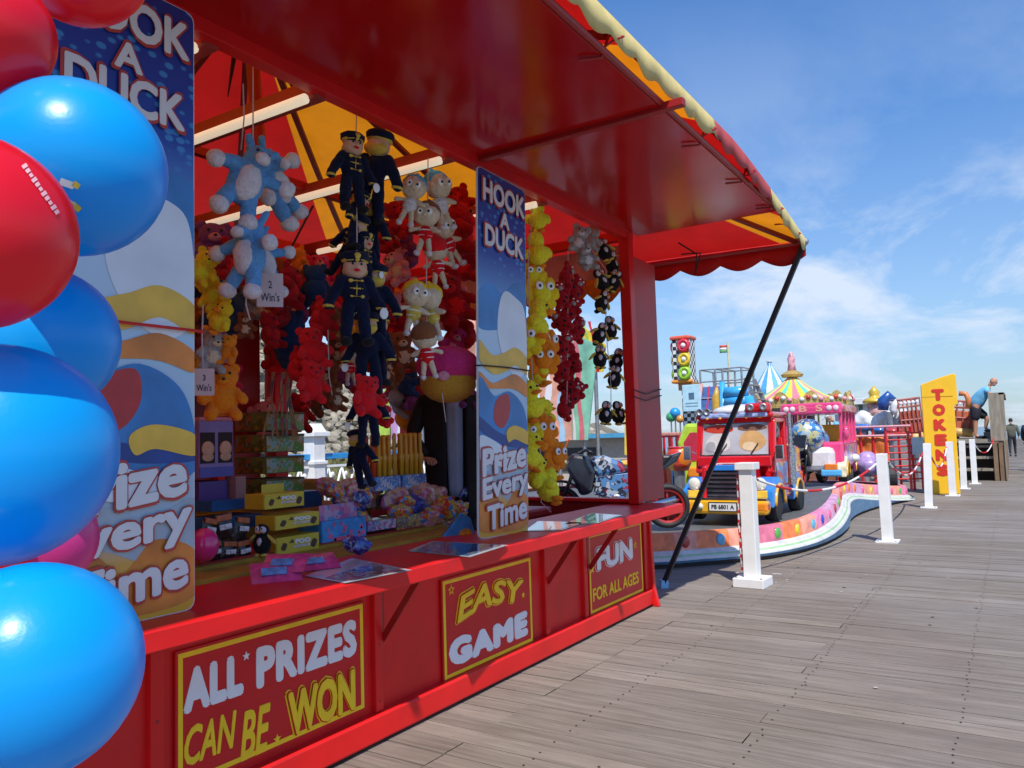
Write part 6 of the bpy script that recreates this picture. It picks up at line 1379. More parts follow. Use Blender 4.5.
motorbike((q.x-.18, q.y+1.9, .42), math.radians(-8), .80, 'dark ride scooter with a bulky blue and white printed hood, between truck and bus', c_blu, glossb, glossb, 'ride_scooter')
t = [o for o in D.objects if o.name.startswith('ride_scooter')][0]
m = MB(); m.ell((0, -.15, 1.22), (.42, .45, .42)); m.ell((0, .25, 1.1), (.38, .4, .35)); me = remeshed(m, 'hood', glossb, .03); me.materials.clear(); me.materials.append(printed('hood_print', [(.05, .22, .50), (.55, .58, .50), (.03, .12, .30), (.35, .45, .50), (.02, .06, .16), (.10, .30, .55), (.5, .45, .2)], 11, distort=.1, coat=.5)); place(me, 'hood', t)
# big motorbike seen through the far end of the stall
blue_w = mat('bike_blue', (.12, .34, .68), .2, var=.35, scale=6, coat=.5); bred = mat('bike_red', (.42, .02, .05), .25, var=.2, coat=.4); rust = mat('bike_flap_orange', (.42, .10, .02), .35, var=.2)
bprint = printed('bike_print', [(.06, .15, .38), (.35, .42, .5), (.30, .02, .05), (.02, .03, .08), (.08, .22, .45), (.02, .02, .04)], 9, distort=.4, coat=.5); bprint2 = mat('bike_black_fairing', (.02, .025, .04), .2, var=.2, coat=.5)
motorbike((-4.28, 9.02, .33), math.radians(-62), .93, 'large blue and dark red ride motorbike seen past the far end of the stall', bprint, bprint2, rust)
# red and blue small scooter, red round pod, green car to the left of the truck
q = at(668, 503, z=.35); motorbike((q.x, q.y+.5, .33), math.radians(20), .62, 'small red and blue ride scooter left of the red truck', bred, blue_w, c_red, 'ride_scooter')
def pod(px, py, wpx, hpx, y, mt, label, name='ride_pod'):
    p = at(px, py, y=y); k = m_per_px(p); t = empty(name, p, 0, label, 'ride pod')
    m = MB(); m.lathe([(wpx*.36*k, -hpx*.5*k), (wpx*.5*k, -hpx*.2*k), (wpx*.52*k, hpx*.2*k), (wpx*.44*k, hpx*.48*k), (wpx*.38*k, hpx*.5*k), (wpx*.36*k, hpx*.1*k)], n=24); m.build('tub', mt, t, smooth=True)
    m = MB(); m.lathe([(wpx*.45*k, hpx*.46*k), (wpx*.48*k, hpx*.52*k), (wpx*.40*k, hpx*.54*k)], n=24); m.build('rim', c_red, t, smooth=True)
    m = MB(); m.tube([(0, 0, -hpx*.5*k), (0, 0, .38-p.z)], .09, 10); m.build('stem', M_steel, t)
pod(679, 459, 24, 23, 12.2, printed('pod_print', [(.75, .20, .02), (.65, .05, .02), (.75, .45, .05), (.6, .1, .05)], 5, coat=.5), 'round red and orange printed ride tub left of the red truck')
p = at(697, 458, y=13.4); k = m_per_px(p)
t = empty('ride_car', (p.x, p.y, .40), math.radians(8), 'lime green and red upright ride car behind the left side of the truck', 'ride car')
lime = mat('lime_paint', (.45, .62, .04), .2, var=.15, coat=.5)
m = MB(); m.prism([(-.32, 0), (.32, 0), (.34, .9), (.26, 1.28), (-.20, 1.28), (-.34, .95)], lambda u, v, q: Vector((u, q, v)), .9); m.build('body', lime, t, bevel=.06)
m = MB(); m.prism([(-.20, .62), (.14, .62), (.17, .95), (.10, 1.12), (-.10, 1.12), (-.22, .95)], lambda u, v, q: Vector((u, -.012+q, v)), .01); m.build('window', mat('pod_red', (.5, .03, .06), .2, coat=.5), t)
m = MB(); m.box((.1, -.06, .42), (.5, .14, .18)); m.build('bumper', mat('bumper_orange', (.80, .25, .02), .25), t, bevel=.03)
for x in (-.28, .28): wheel(t, (x, .1, .14), .15, .1, hubp)
# buggy behind the bus
p = at(866, 486, z=.3)
t = empty('ride_buggy', (p.x, p.y+.5, .22), math.radians(10), 'lilac ride buggy with fat black tyres behind the pink bus', 'ride buggy')
lil = mat('lilac_paint', (.40, .28, .55), .25, var=.3, scale=8, coat=.4)
m = MB(); m.ell((0, .4, .42), (.30, .6, .20)); m.ell((0, .0, .50), (.24, .2, .16)); m.ell((0, .6, .62), (.2, .2, .16)); me = remeshed(m, 'body', lil, .03); me.materials.append(lil); place(me, 'body', t)
for x in (-.42, .42):
    wheel(t, (x, -.05, .24), .25, .22, hubp); wheel(t, (x, .9, .24), .25, .22, hubp)
    m = MB(); m.ell((x*.6, -.22, .66), .09); m.build('headlight', c_wht, t, smooth=True)
# green kart hump: curved pink barrier strip already in the rim

# ------------------------------------------------------------------ traffic light tower
p = at(688, 462, y=15.5); k = m_per_px(p); top = at(683, 340, y=15.5); low = at(683, 379, y=15.5)
tw = empty('traffic_light_tower', (top.x, 15.5, 0), 0, 'tall playful traffic light tower on a black and white chequered column', 'traffic light')
def checker(name, sc=9):
    m_ = D.materials.new(name); m_.use_nodes = True; n = m_.node_tree.nodes; l = m_.node_tree.links; c = n.new('ShaderNodeTexCoord'); ch = n.new('ShaderNodeTexChecker'); ch.inputs['Scale'].default_value = sc
    mp_ = n.new('ShaderNodeMapping'); mp_.inputs['Location'].default_value = (.013, .017, .011); l.new(c.outputs['Object'], mp_.inputs[0]); l.new(mp_.outputs[0], ch.inputs['Vector']); ch.inputs['Color1'].default_value = (.02, .02, .02, 1); ch.inputs['Color2'].default_value = (.75, .75, .72, 1)
    l.new(ch.outputs['Color'], n['Principled BSDF'].inputs['Base Color']); n['Principled BSDF'].inputs['Roughness'].default_value = .35; return m_
CK = checker('chequer', 13); z1, z0 = top.z, at(683, 381, y=15.5).z; hw = 9.5*k
m = MB(); m.box((.10, 0, (z0-.1)/2+.15), (.26, .26, z0-.1)); m.build('column', CK, tw)
m = MB(); m.box((.27, 0, .8), (.10, .26, 1.5)); m.build('column_stripe', c_yel, tw)
m = MB(); m.box((.08, 0, z0-.12), (.34, .3, .16)); m.build('neck', mat('tan_band', (.45, .22, .08), .5), tw)
m = MB(); m.box((0, 0, (z0+z1)/2), (hw*1.95, .36, z1-z0)); m.build('lamp_case', CK, tw, bevel=.02)
m = MB(); m.box((0, 0, z1+.03), (hw*2.2, .46, .08)); m.build('case_top', mat('salmon_red', (.75, .12, .06), .35), tw, bevel=.03)
m = MB(); m.box((0, 0, z0-.02), (hw*2.2, .46, .07)); m.build('case_base', mat('orange_trim', (.80, .28, .03), .35), tw, bevel=.03)
for i, (n_, c) in enumerate((('tl_red', (.70, .03, .06)), ('tl_yellow', (.80, .55, .03)), ('tl_green', (.35, .65, .04)))):
    zz = z1-(z1-z0)*(i+.5)/3; cm = mat(n_, c, .3, coat=.3)
    m = MB(); m.box((hw*.40, -.19, zz), (hw*1.1, .03, (z1-z0)/3*.95)); sg = m.build('lamp_panel', cm, tw, bevel=.01)
    m = MB(); m.lathe([(.125, 0), (.14, .04), (.105, .09), (.07, .05), (.001, .04)], (hw*.45, -.205, zz), 18, (PI/2, 0, 0)); m.build('lamp', cm, sg, smooth=True)
    m = MB(); m.ell((hw*.45, -.25, zz), .055); m.build('lens', c_wht, sg, smooth=True)
    m = MB(); m.ell((-hw*1.0, 0, zz), (.07, .16, .14)); m.build('side_lamp', cm, tw, smooth=True)
p2 = at(692, 398, y=15.2); m = MB(); m.box((p2.x-top.x, -.32, p2.z), (.38, .02, .54)); nb = m.build('notice', mat('notice_blue', (.45, .68, .78), .4), tw, bevel=.01)
m = MB(); m.box((p2.x-top.x, -.333, p2.z+.04), (.11, .006, .13)); m.build('notice_symbol', mat('notice_ink', (.08, .16, .25), .5), nb)
m = MB()
for i in range(2): m.box((p2.x-top.x, -.333, p2.z-.10-.06*i), (.26, .006, .02))
m.build('notice_lines', mat('notice_grey', (.25, .40, .50), .5), nb)

# ------------------------------------------------------------------ slides
Y = 22.0
a, b = at(703, 388, y=Y), at(725, 424, y=Y-3)
sl_ = empty('fairground_slide', (a.x, Y, 0), 0, 'tall open frame slide with blue lanes and red stripes, behind the traffic light tower', 'slide')
zt = a.z; X0, X1 = 0, at(722, 388, y=Y).x-a.x
lane = mat('slide_blue', (.04, .10, .26), .4, var=.3, scale=6)
m = MB(); m.grid(lambda u, v: Vector((X0+(X1-X0)*u+.75*v, -3.2*v, zt*(1-v)+.5*v+.12*math.sin(v*PI*3)*0)), 2, 10); m.build('lanes', lane, sl_, solid=.05)
m = MB()
for u in (.32, .66): m.grid(lambda q, v: Vector((X0+(X1-X0)*(u+.07*q)+.75*v, -3.2*v-.03, (zt*(1-v)+.5*v)+.045)), 1, 10)
m.build('lane_stripes', c_red, sl_, solid=.01)
m = MB()
for i in range(1, 6): v = i/6; m.bar((X0+.75*v, -3.2*v-.02, zt*(1-v)+.5*v+.06), (X1+.75*v, -3.2*v-.02, zt*(1-v)+.5*v+.06), .05, .03)
m.build('lane_bumps', mat('lane_pale', (.35, .40, .48), .5), sl_)
m = MB()
for x in (X0-.03, X1+.03): m.bar((x, 0, zt+.05), (x+.75, -3.2, .6), .07, .18)
m.build('side_rail', mat('salmon_rail', (.60, .28, .22), .5), sl_)
m = MB(); zt2 = at(700, 370, y=Y).z
for x in (X0-.1, X0+.35, X1, X1+.55):
    m.tube([(x, .1, 0), (x, .1, zt2)], .03, 6); m.tube([(x, 1.3, 0), (x, 1.3, zt2)], .03, 6); m.tube([(x, .1, zt2), (x, 1.3, zt2)], .02, 6)
for z in (zt2, zt2-.35, zt*.5): m.tube([(X0-.1, .1, z), (X1+.55, .1, z)], .022, 6); m.tube([(X0-.1, 1.3, z), (X1+.55, 1.3, z)], .022, 6)
m.build('platform_frame', M_steel, sl_)
m = MB()
for i in range(14): m.box((X1+.70+i*.075, .7, zt2-.5-i*.21), (.14, .9, .03))
m.bar((X1+.6, .25, zt2-.3), (X1+1.75, .25, .1), .04, .12); m.bar((X1+.6, 1.15, zt2-.3), (X1+1.75, 1.15, .1), .04, .12); m.build('stairs', M_steel, sl_)
p = at(735, 405, y=19.5); k = m_per_px(p)
inf = empty('inflatable_steps', (p.x, 19.5, 0), 0, 'bright blue inflatable slide with rounded steps above the red truck', 'inflatable')
ib = mat('inflatable_blue', (.05, .38, .75), .3, var=.1, coat=.3)
m = MB()
zt = at(735, 388, y=19.5).z
for i in range(5): m.tube([(-.24, i*.02, zt-.10-i*.24), (.34+.05*i, i*.02-.05*i, zt-.10-i*.24)], .135, 12)
m.tube([(-.30, 0, .2), (-.30, 0, zt+.18)], [.11, .07], 12); m.tube([(.36, -.05, zt-.25), (.60, -.15, zt-1.2), (.62, -.2, .2)], .12, 12)
m.build('steps', ib, inf, smooth=True)
m = MB(); m.tube([(-.50, 0, .2), (-.48, 0, zt-.2), (-.44, 0, zt+.05)], [.10, .10, .03], 12); m.build('yellow_tube', mat('inflatable_ochre', (.55, .32, .04), .4, var=.2), inf, smooth=True)
m = MB(); m.box((.1, .6, .9), (.85, .9, 1.7)); m.build('base', ib, inf, bevel=.15)
# flagpole
p0 = at(728, 346, y=30); fp = empty('flagpole', (p0.x, 30, 0), 0, 'thin flagpole with a small red, white and green flag above the slide', 'flagpole')
m = MB(); m.tube([(0, 0, 0), (0, 0, p0.z+.15)], .045, 8); m.build('pole', mat('pole_cream', (.62, .60, .42), .5), fp)
for i, c in enumerate(((.65, .08, .06), (.78, .78, .75), (.10, .35, .12))):
    m = MB(); m.grid(lambda u, v: Vector((-u*.34, .03*math.sin(u*7), p0.z+.05-.10*(i)-.10*v)), 8, 2); m.build('flag_stripe', mat('flag_%s' % ('red', 'white', 'green')[i], c, .7), fp, smooth=True, solid=.01)
# cluster of green and blue balloons far left
for i, (x, y, r, c) in enumerate(((675, 413, 5.5, (.02, .30, .65)), (671, 417, 5, (.05, .40, .15)), (680, 419, 4, (.70, .30, .05)))):
    p = at(x, y, y=20); k = m_per_px(p); t = empty('ball_light', p, 0, ['blue ball ornament on a stem at the left of the traffic light tower', 'green ball ornament beside the blue one', 'orange ball ornament behind the chequered column'][i], 'ball ornament')
    m = MB(); m.ell((0, 0, 0), r*k); m.build('ball', mat('orn_%d' % i, c, .3, coat=.4), t, smooth=True); m = MB(); m.tube([(0, 0, -r*k), (0, 0, -p.z)], .02, 6); m.build('stem', M_steel, t)
# low red fair stall and grey machinery far left behind
p = at(668, 447, y=17); k = m_per_px(p); t = empty('ride_cage', (p.x, 17, 0), 0, 'red framed cage car with bars left of the chequered column', 'ride car')
m = MB(); w = 24*k; z1 = at(668, 436, y=17).z
for x in (-w/2, -w/6, w/6, w/2):
    for y in (0, .8): m.tube([(x, y, .3), (x, y, z1)], .03, 6)
for z in (.9, z1): m.tube([(-w/2, 0, z), (-w/2, .8, z)], .03, 6); m.tube([(w/2, 0, z), (w/2, .8, z)], .03, 6); m.tube([(-w/2, 0, z), (w/2, 0, z)], .035, 6); m.tube([(-w/2, .8, z), (w/2, .8, z)], .035, 6)
m.build('frame', c_red, t); m = MB(); m.box((0, .4, .6), (w, .8, .55)); m.build('tub', mat('tub_orange', (.6, .12, .04), .4, var=.3), t, bevel=.05)
m = MB(); m.box((0, .4, z1+.04), (w*1.05, .9, .08)); m.build('roof', mat('tub_pale', (.6, .25, .2), .5, var=.3), t, bevel=.02)

# ------------------------------------------------------------------ galloper carousel with striped top
Y = 25.0
tp, l, r = at(792, 374, y=Y), at(748, 410, y=Y), at(842, 410, y=Y)
ca = empty('carousel', (tp.x, Y, 0), 0, 'carousel with a conical top striped yellow, pink, mint and white', 'carousel'); R_ = (r.x-l.x)/2+.12; ze = l.z+.15
cc = [(.82, .58, .05), (.78, .20, .26), (.82, .58, .05), (.12, .62, .42), (.85, .68, .25), (.80, .25, .30), (.82, .58, .05), (.12, .60, .45)]
m = MB(); n = 32
for i in range(n):
    m.m = i % 8; a0, a1 = 2*PI*i/n, 2*PI*(i+1)/n
    for s0, s1 in ((0, .33), (.33, .66), (.66, 1)):
        f = lambda a, s: Vector((R_*s*math.cos(a), R_*s*math.sin(a), tp.z+(ze-tp.z)*s-.12*math.sin(PI*s)))
        if s0 == 0: m.quad(f(0, 0), f(a0, s1), f(a1, s1))
        else: m.quad(f(a0, s0), f(a0, s1), f(a1, s1), f(a1, s0))
m.build('striped_top', [mat('tilt_%d' % i, c, .6, var=.05) for i, c in enumerate(cc)], ca)
m = MB(); m.lathe([(R_+.02, 0), (R_+.04, -.26), (R_-.05, -.30), (R_-.06, 0)], (0, 0, ze+.02), 32); m.build('rounding_board', mat('board_grey_gold', (.35, .28, .22), .5, var=.5, scale=10), ca)
gold = mat('gilt', (.55, .38, .12), .35, metal=.3, var=.5, scale=25)
for i in range(12):
    a = 2*PI*i/12-PI/2; c = Vector((math.cos(a)*(R_+.07), math.sin(a)*(R_+.07), ze-.02)); d = Vector((-math.sin(a), math.cos(a), 0)); m = MB()
    P = [(-.50, -.16), (-.50, .02), (-.36, .12), (-.26, .08), (-.12, .26), (0, .32), (.12, .26), (.26, .08), (.36, .12), (.50, .02), (.50, -.16)]
    m.prism(P, lambda u, v, q: c+d*u+Vector((0, 0, v))+Vector((math.cos(a), math.sin(a), 0))*q, .06); cr = m.build('crest', gold, ca)
    for j in range(4): m = MB(); m.ell(c+d*(-.27+.18*j)+Vector((math.cos(a)*.07, math.sin(a)*.07, .06+.06*(j in (1, 2)))), (.07, .07, .07)); m.build('crest_light', [c_wht, mat('orn_red', (.6, .05, .04), .3), c_wht, mat('orn_pink', (.7, .3, .35), .3)][j], cr, smooth=True)
m = MB(); m.lathe([(.30, 0), (.34, .08), (.22, .16), (.14, .20)], (0, 0, tp.z-.10), 16); m.build('crown', gold, ca)
m = MB(); m.lathe([(.15, 0), (.10, .3), (.12, .45), (.06, .62), (.001, .68)], (0, 0, tp.z+.02), 12); m.build('finial', mat('finial_pink', (.72, .35, .40), .4, var=.5, scale=8), ca, smooth=True)
m = MB(); m.tube([(0, 0, .2), (0, 0, ze)], .6, 16); m.build('centre', mat('centre_panel', (.30, .10, .12), .4, var=.5, scale=6), ca)
m = MB(); m.lathe([(.001, 0), (R_-.1, 0), (R_-.1, .25), (.001, .25)], n=32); m.build('platform', mat('platform_brown', (.20, .08, .05), .5), ca)
for i in range(10):
    a = 2*PI*i/10; x, y = math.cos(a)*(R_-.5), math.sin(a)*(R_-.5)
    m = MB(); m.tube([(x, y, .25), (x, y, ze)], .03, 6); m.build('pole', mat('brass', (.6, .42, .15), .3, metal=.8), ca)
    m = MB(); m.ell((x, y, 1.1), (.14, .36, .18), (0, 0, a)); dd = Vector((-math.sin(a), math.cos(a), 0)); m.ell(Vector((x, y, 1.32))+dd*.34, (.08, .12, .18)); m.ell(Vector((x, y, 1.46))+dd*.46, (.06, .14, .07), (0, 0, a))
    for sx in (-.22, .22): m.tube([Vector((x, y, 1.05))+dd*sx, Vector((x, y, .65))+dd*(sx*1.5)], [.05, .03], 6)
    me = remeshed(m, 'horse', c_wht, .04); me.materials.append(mat('horse_cream', (.72, .62, .50), .3, var=.2)); place(me, 'horse', ca)
# helter skelter spire
p0, p1 = at(774, 361, y=34), at(771, 392, y=34)
hs_ = empty('helter_skelter', (p1.x, 34, 0), 0, 'blue and white striped pointed spire rising left of the carousel top', 'spire')
m = MB(); n = 16; rr_ = .75
for i in range(n):
    m.m = i % 2
    a0, a1 = 2*PI*i/n, 2*PI*(i+1)/n; f = lambda a, r, z: Vector((r*math.cos(a), r*math.sin(a), z))
    prof = [(rr_, 0), (rr_, p1.z-.05), (rr_*.95, p1.z+.1), (rr_*.35, p0.z-.45), (.10, p0.z-.2), (.10, p0.z)]
    for (ra, za), (rb, zb) in zip(prof, prof[1:]): m.quad(f(a0, ra, za), f(a1, ra, za), f(a1, rb, zb), f(a0, rb, zb))
m.build('striped_tower', [mat('tower_white', (.75, .77, .78), .5), mat('tower_blue', (.08, .35, .62), .5)], hs_)
m = MB(); m.tube([(0, 0, p0.z-.02), (0, 0, p0.z+.02)], .14, 10); m.build('cap', c_wht, hs_)
# ------------------------------------------------------------------ pale pavilion with glazed front
pv0, pv1 = at(836, 400, y=38), at(884, 398, y=38); w = pv1.x-pv0.x
pv = empty('pavilion', ((pv0.x+pv1.x)/2, 38, 0), 0, 'low grey pavilion with a flat white roof edge and large windows', 'building')
gy = mat('pavilion_grey', (.50, .52, .52), .6, var=.08); H_ = pv0.z
m = MB(); m.box((0, 2, H_*.30), (w, 4, H_*.60)); m.build('wall', gy, pv)
m = MB(); m.box((0, 1.9, H_-.12), (w+.5, 4.6, .28)); m.build('roof', mat('roof_white', (.66, .68, .68), .5), pv, bevel=.02)
for i in range(6):
    x = -w/2+w*i/5; m = MB(); m.box((x, .1, H_*.75), (.18, .2, H_*.5)); m.build('column', gy, pv)
for i in range(5):
    x = -w/2+w*(i+.5)/5; m = MB(); m.box((x, .2, H_*.78), (w/5-.2, .03, H_*.34)); m.build('window', mat('pavilion_glass', (.12, .20, .26), .05, coat=.8), pv)
# ------------------------------------------------------------------ red railings and orange sheet fence
Y = 20.8
fl, fr2 = at(836, 428, y=Y), at(898, 428, y=Y)
fe = empty('ride_fence', (fl.x, Y, 0), 0, 'red tube railing hung with a creased orange sheet, left of TOKENS', 'railing')
w = fr2.x-fl.x; ht = fl.z
sheet = mat('orange_sheet', (.72, .20, .04), .5, var=.3, scale=3, bump=.6, bscale=5)
m = MB(); m.grid(lambda u, v: Vector((w*.12+u*w*.72, .012*math.sin(u*23+v*6)+.02*math.sin(v*9+u*4), .35+v*(ht-.55)+.05*math.sin(u*PI*2))), 40, 16); m.build('sheet', sheet, fe, smooth=True, solid=.01)
m = MB()
for z in (ht, ht-.22, .5): m.tube([(0, -.08, z), (w*1.2, -.08, z)], .028, 8)
m.build('rail', mat('rail_pink_white', (.72, .35, .38), .4), fe)
for i in range(7): m = MB(); m.tube([(w*1.2*i/6, -.02, 0), (w*1.2*i/6, -.02, ht)], .03, 8); m.build('upright', c_red, fe)
rg = empty('red_gate', at(905, 470, y=20.3), math.radians(25), 'bright red barred gate between the orange sheet and TOKENS', 'gate'); rg.location.z = 0
m = MB(); gh = at(905, 431, y=20.3).z
for z in [.3+i*(gh-.35)/7 for i in range(8)]: m.tube([(-.38, 0, z), (.38, 0, z)], .02, 6)
for x in (-.38, .38, .12): m.tube([(x, 0, .05), (x, 0, gh)], .032, 8)
m.build('bars', c_red, rg)
m = MB(); m.box((.30, -.05, gh-.35), (.26, .02, .40)); m.build('notice', mat('notice_blue', (.45, .68, .78), .4), rg)
# ---------------- figures on the ride behind the fence: golden domed turret on a cloud, dark blue cone shape
p = at(880, 414, y=24); k = m_per_px(p)
t = empty('cloud_turret', (p.x, 24, 0), 0, 'white cloud base carrying a small turret with a golden onion dome', 'ride figure')
m = MB()
for i in range(9): m.ell(((-.55+i*.14), 0, at(880, 421, y=24).z+.12*math.sin(i*1.7)), (.24, .3, .22))
me = remeshed(m, 'cloud', c_wht, .04); me.materials.append(c_wht); place(me, 'cloud', t)
za = at(880, 418, y=24).z; zb = at(880, 401, y=24).z; zc_ = at(874, 392, y=24).z
m = MB(); m.tube([(-.12, 0, za), (-.12, 0, zb)], .20, 14); m.build('turret', mat('turret_pink', (.70, .42, .38), .4, var=.5, scale=9), t, smooth=True)
m = MB(); m.lathe([(.30, 0), (.32, .06), (.26, .12), (.14, .16), (.12, .22), (.16, .30), (.001, .50)], (-.12, 0, zb-.05), 16); m.build('dome', mat('dome_gold', (.75, .50, .05), .25, metal=.2, coat=.4), t, smooth=True)
m = MB(); m.tube([(0, 0, 0), (0, 0, za)], .12, 10); m.build('stem', M_steel, t)
p = at(889, 404, y=23.5); k = m_per_px(p)
t = empty('blue_dolphin_seat', p, math.radians(15), 'dark blue curved ride figure with a white curl, right of the golden dome', 'ride figure')
m = MB(); m.tube([(-6*k, 0, -6*k), (-5*k, 0, 3*k), (0, 0, 8*k), (6*k, 0, 4*k)], [5*k, 6*k, 5.5*k, 2*k], 14); m.build('body', mat('figure_navy', (.02, .08, .30), .25, coat=.5), t, smooth=True)
m = MB(); m.tube([(8*k, -.05, 3*k), (5*k, -.05, -1*k), (3*k, -.05, -6*k), (5*k, -.05, -10*k)], [3*k, 3.5*k, 3.5*k, 2.5*k], 12); m.build('curl', c_wht, t, smooth=True)
m = MB(); m.tube([(0, 0, -8*k), (0, 0, -p.z)], .08, 8); m.build('stem', M_steel, t)
for i, (x, y, c) in enumerate(((862, 428, (.04, .16, .50)), (845, 430, (.55, .04, .05)), (880, 430, (.05, .15, .45)), (893, 431, (.5, .05, .06)))):
    p = at(x, y, y=22.6); k = m_per_px(p); t = empty('spinning_tub', (p.x, p.y, 0), rnd.uniform(-.3, .3), ['blue rounded ride seat showing over the railing, below the domed turret', 'red rounded ride seat below the person in blue', 'blue ride seat below the cloud', 'red ride seat nearest the red gate'][i], 'ride seat', 'ride seats behind the railing')
    m = MB(); m.ell((0, 0, p.z), (9*k, .35, 4.5*k)); m.build('shell', mat('seat_%d' % i, c, .25, coat=.5), t, smooth=True); m = MB(); m.tube([(0, 0, 0), (0, 0, p.z)], .15, 10); m.build('stem', M_steel, t)
# ---------------- caged swing boats either side of the TOKENS sign
def boat_cage(px0, px1, pyt, pyb, y, label, lean, col):
    a, b = at(px0, pyb, y=y), at(px1, pyt, y=y); w, h = b.x-a.x, abs(b.z-a.z); z0 = min(a.z, b.z)
    t = empty('swing_cage', ((a.x+b.x)/2, y, z0), math.radians(12), label, 'swing cage', 'caged swing cars'); t.rotation_euler.y = lean
    fm = mat('cage_frame', (.38, .10, .08), .5, var=.2); m = MB(); D_ = 1.0
    for x in [-w/2+w*i/5 for i in range(6)]:
        for yy in (0, D_): m.tube([(x, yy, 0), (x*1.08, yy, h)], .022, 6)
    for z in (0, h*.45, h*.8, h):
        f = 1+.08*z/h
        m.tube([(-w/2*f, 0, z), (w/2*f, 0, z), (w/2*f, D_, z), (-w/2*f, D_, z), (-w/2*f, 0, z)], .028, 6)
    m.build('frame', fm, t)
    m = MB(); m.box((0, .5, h*.36), (w*.96, .94, h*.66)); m.build('canvas_sides', col, t, bevel=.03)
    for i in range(5): m = MB(); m.ell((-w/2+w*(i+.5)/5, -.02, h*.90), (.045, .02, .045)); m.build('disc', c_wht, t)
    m = MB()
    m.tube([(-w*.42, -.1, -.02), (w*.42, -.1, -.02)], .13, 10); m.build('float', mat('float_ochre', (.62, .38, .12), .4), t, smooth=True)
    m = MB(); m.tube([(0, .5, 0), (0, .5, -z0)], .10, 8); m.build('stem', M_steel, t)
boat_cage(904, 922, 398, 437, 23.5, 'brownish red swing cage half hidden left of the TOKENS sign', -.08, mat('cage_canvas', (.40, .07, .03), .5, var=.2))
boat_cage(943, 973, 400, 432, 26, 'orange red swing cage right of the TOKENS sign with an ochre float', .10, mat('cage_canvas2', (.55, .14, .06), .5, var=.2))
p = at(966, 396, y=25); k = m_per_px(p); m = MB(); m.tube([(-6*k, 0, 3*k), (0, 0, 2*k), (2*k, 0, -4*k), (1*k, 0, -12*k)], .075, 10); o = m.build('orange_arm', mat('arm_orange', (.65, .22, .08), .4), smooth=True, loc=p); tag(o, 'curved orange tube arm of the swing ride right of TOKENS', 'ride arm')
# ------------------------------------------------------------------ wooden viewing platform
wd = mat('grey_timber', (.28, .24, .18), .8, var=.25, scale=3, stretch=(8, 8, 1), bump=.4, bscale=14); wd2 = mat('brown_timber', (.22, .14, .08), .8, var=.25, scale=3, bump=.4)
vb = at(997, 478, z=0)     # near right foot of the platform
X1_, Yn = -.24, 24.6; zf = 1.12; zr_ = 2.30
vp = empty('viewing_platform', (X1_-1.0, Yn+3, 0), 0, 'raised grey timber platform with a boarded side fence behind the posts', 'platform')
o_ = Vector(vp.location); Lc = lambda x, y, z: Vector((x, y, z))-o_
m = MB(); m.box(Lc(X1_-.95, Yn+3, zf-.04), (1.9, 6, .08)); m.build('floor', wd, vp)
for i, z in enumerate((.30, .62, .92)): m = MB(); m.box(Lc(X1_-.9, Yn+.1+.12*i, z), (1.5, .30, .07)); m.build('step', wd, vp)
m = MB(); m.box(Lc(X1_-.9, Yn+.55, .5), (1.8, .04, 1.0)); m.build('riser_board', mat('shadow_timber', (.05, .04, .03), .9), vp)  # shade behind the steps put into this board's near-black colour
for i in range(26):
    y = Yn+.25*i; hh = zr_ if i > 0 else zr_-.02
    if i < 24: m = MB(); m.box(Lc(X1_+.02, y+.02, (zf-.1+hh)/2), (.03, .235, hh-zf+.1)); m.build('fence_board', wd, vp)
m = MB(); m.box(Lc(X1_+.03, Yn+3, zr_+.02), (.14, 6.2, .05)); m.build('fence_cap', wd2, vp)
m = MB(); m.box(Lc(X1_-.10, Yn-.08, (zf+zr_)/2), (.36, .04, zr_-zf+.1)); m.build('end_board', wd, vp)
for y in (Yn, Yn+2, Yn+4, Yn+6): m = MB(); m.box(Lc(X1_-.04, y, zf/2), (.16, .14, zf)); m.build('leg', wd2, vp)
for i in range(22): m = MB(); m.box(Lc(X1_+.02, Yn+.28*i, zf/2-.05), (.025, .24, zf-.12)); m.build('skirt_board', wd, vp)
m = MB(); m.box(Lc(X1_-.20, Yn-.04, zf/2), (.10, .10, zf)); m.build('leg', wd2, vp)
# man leaning on the fence: one foot on the platform, forearms on the top rail
mp0 = at(984, 443, y=Yn+1.0)
mn = empty('person', (X1_-.62, Yn+1.0, zf), 0, 'bald man in a light blue T-shirt and dark shorts leaning on the fence', 'person')
# x towards the fence
J = [((0, 0, .92), (.15, .13)), ((.10, 0, 1.12), (.14, .15)), ((.27, 0, 1.33), (.13, .18)), ((.40, 0, 1.46), (.06, .065)),      # pelvis, waist, chest, neck
     ((.28, -.19, 1.36), .065), ((.40, -.23, 1.20), .052), ((.62, -.15, 1.20), .036),
     ((.28, .19, 1.36), .065), ((.40, .23, 1.20), .052), ((.62, .12, 1.20), .036),
     ((-.02, -.10, .84), .105), ((-.02, -.11, .48), .068), ((-.05, -.11, .10), .042), ((.05, -.11, .04), (.04, .035)), ((.12, -.11, .03), (.03, .03)),
     ((.02, .10, .84), .105), ((.26, .11, .56), .070), ((.20, .11, .28), .042), ((.28, .11, .22), (.04, .035)), ((.36, .11, .21), .03)]
E_ = [(0, 1), (1, 2), (2, 3), (2, 4), (4, 5), (5, 6), (2, 7), (7, 8), (8, 9), (0, 10), (10, 11), (11, 12), (12, 13), (13, 14), (0, 15), (15, 16), (16, 17), (17, 18), (18, 19)]
place(skin_body('body', J, E_, SK), 'body', mn)
blue_t = mat('tshirt_light_blue', (.16, .48, .72), .8, var=.08, bump=.3, bscale=16); drk = mat('shorts_dark', (.012, .014, .025), .85, bump=.3, bscale=16)
grow = 1.12
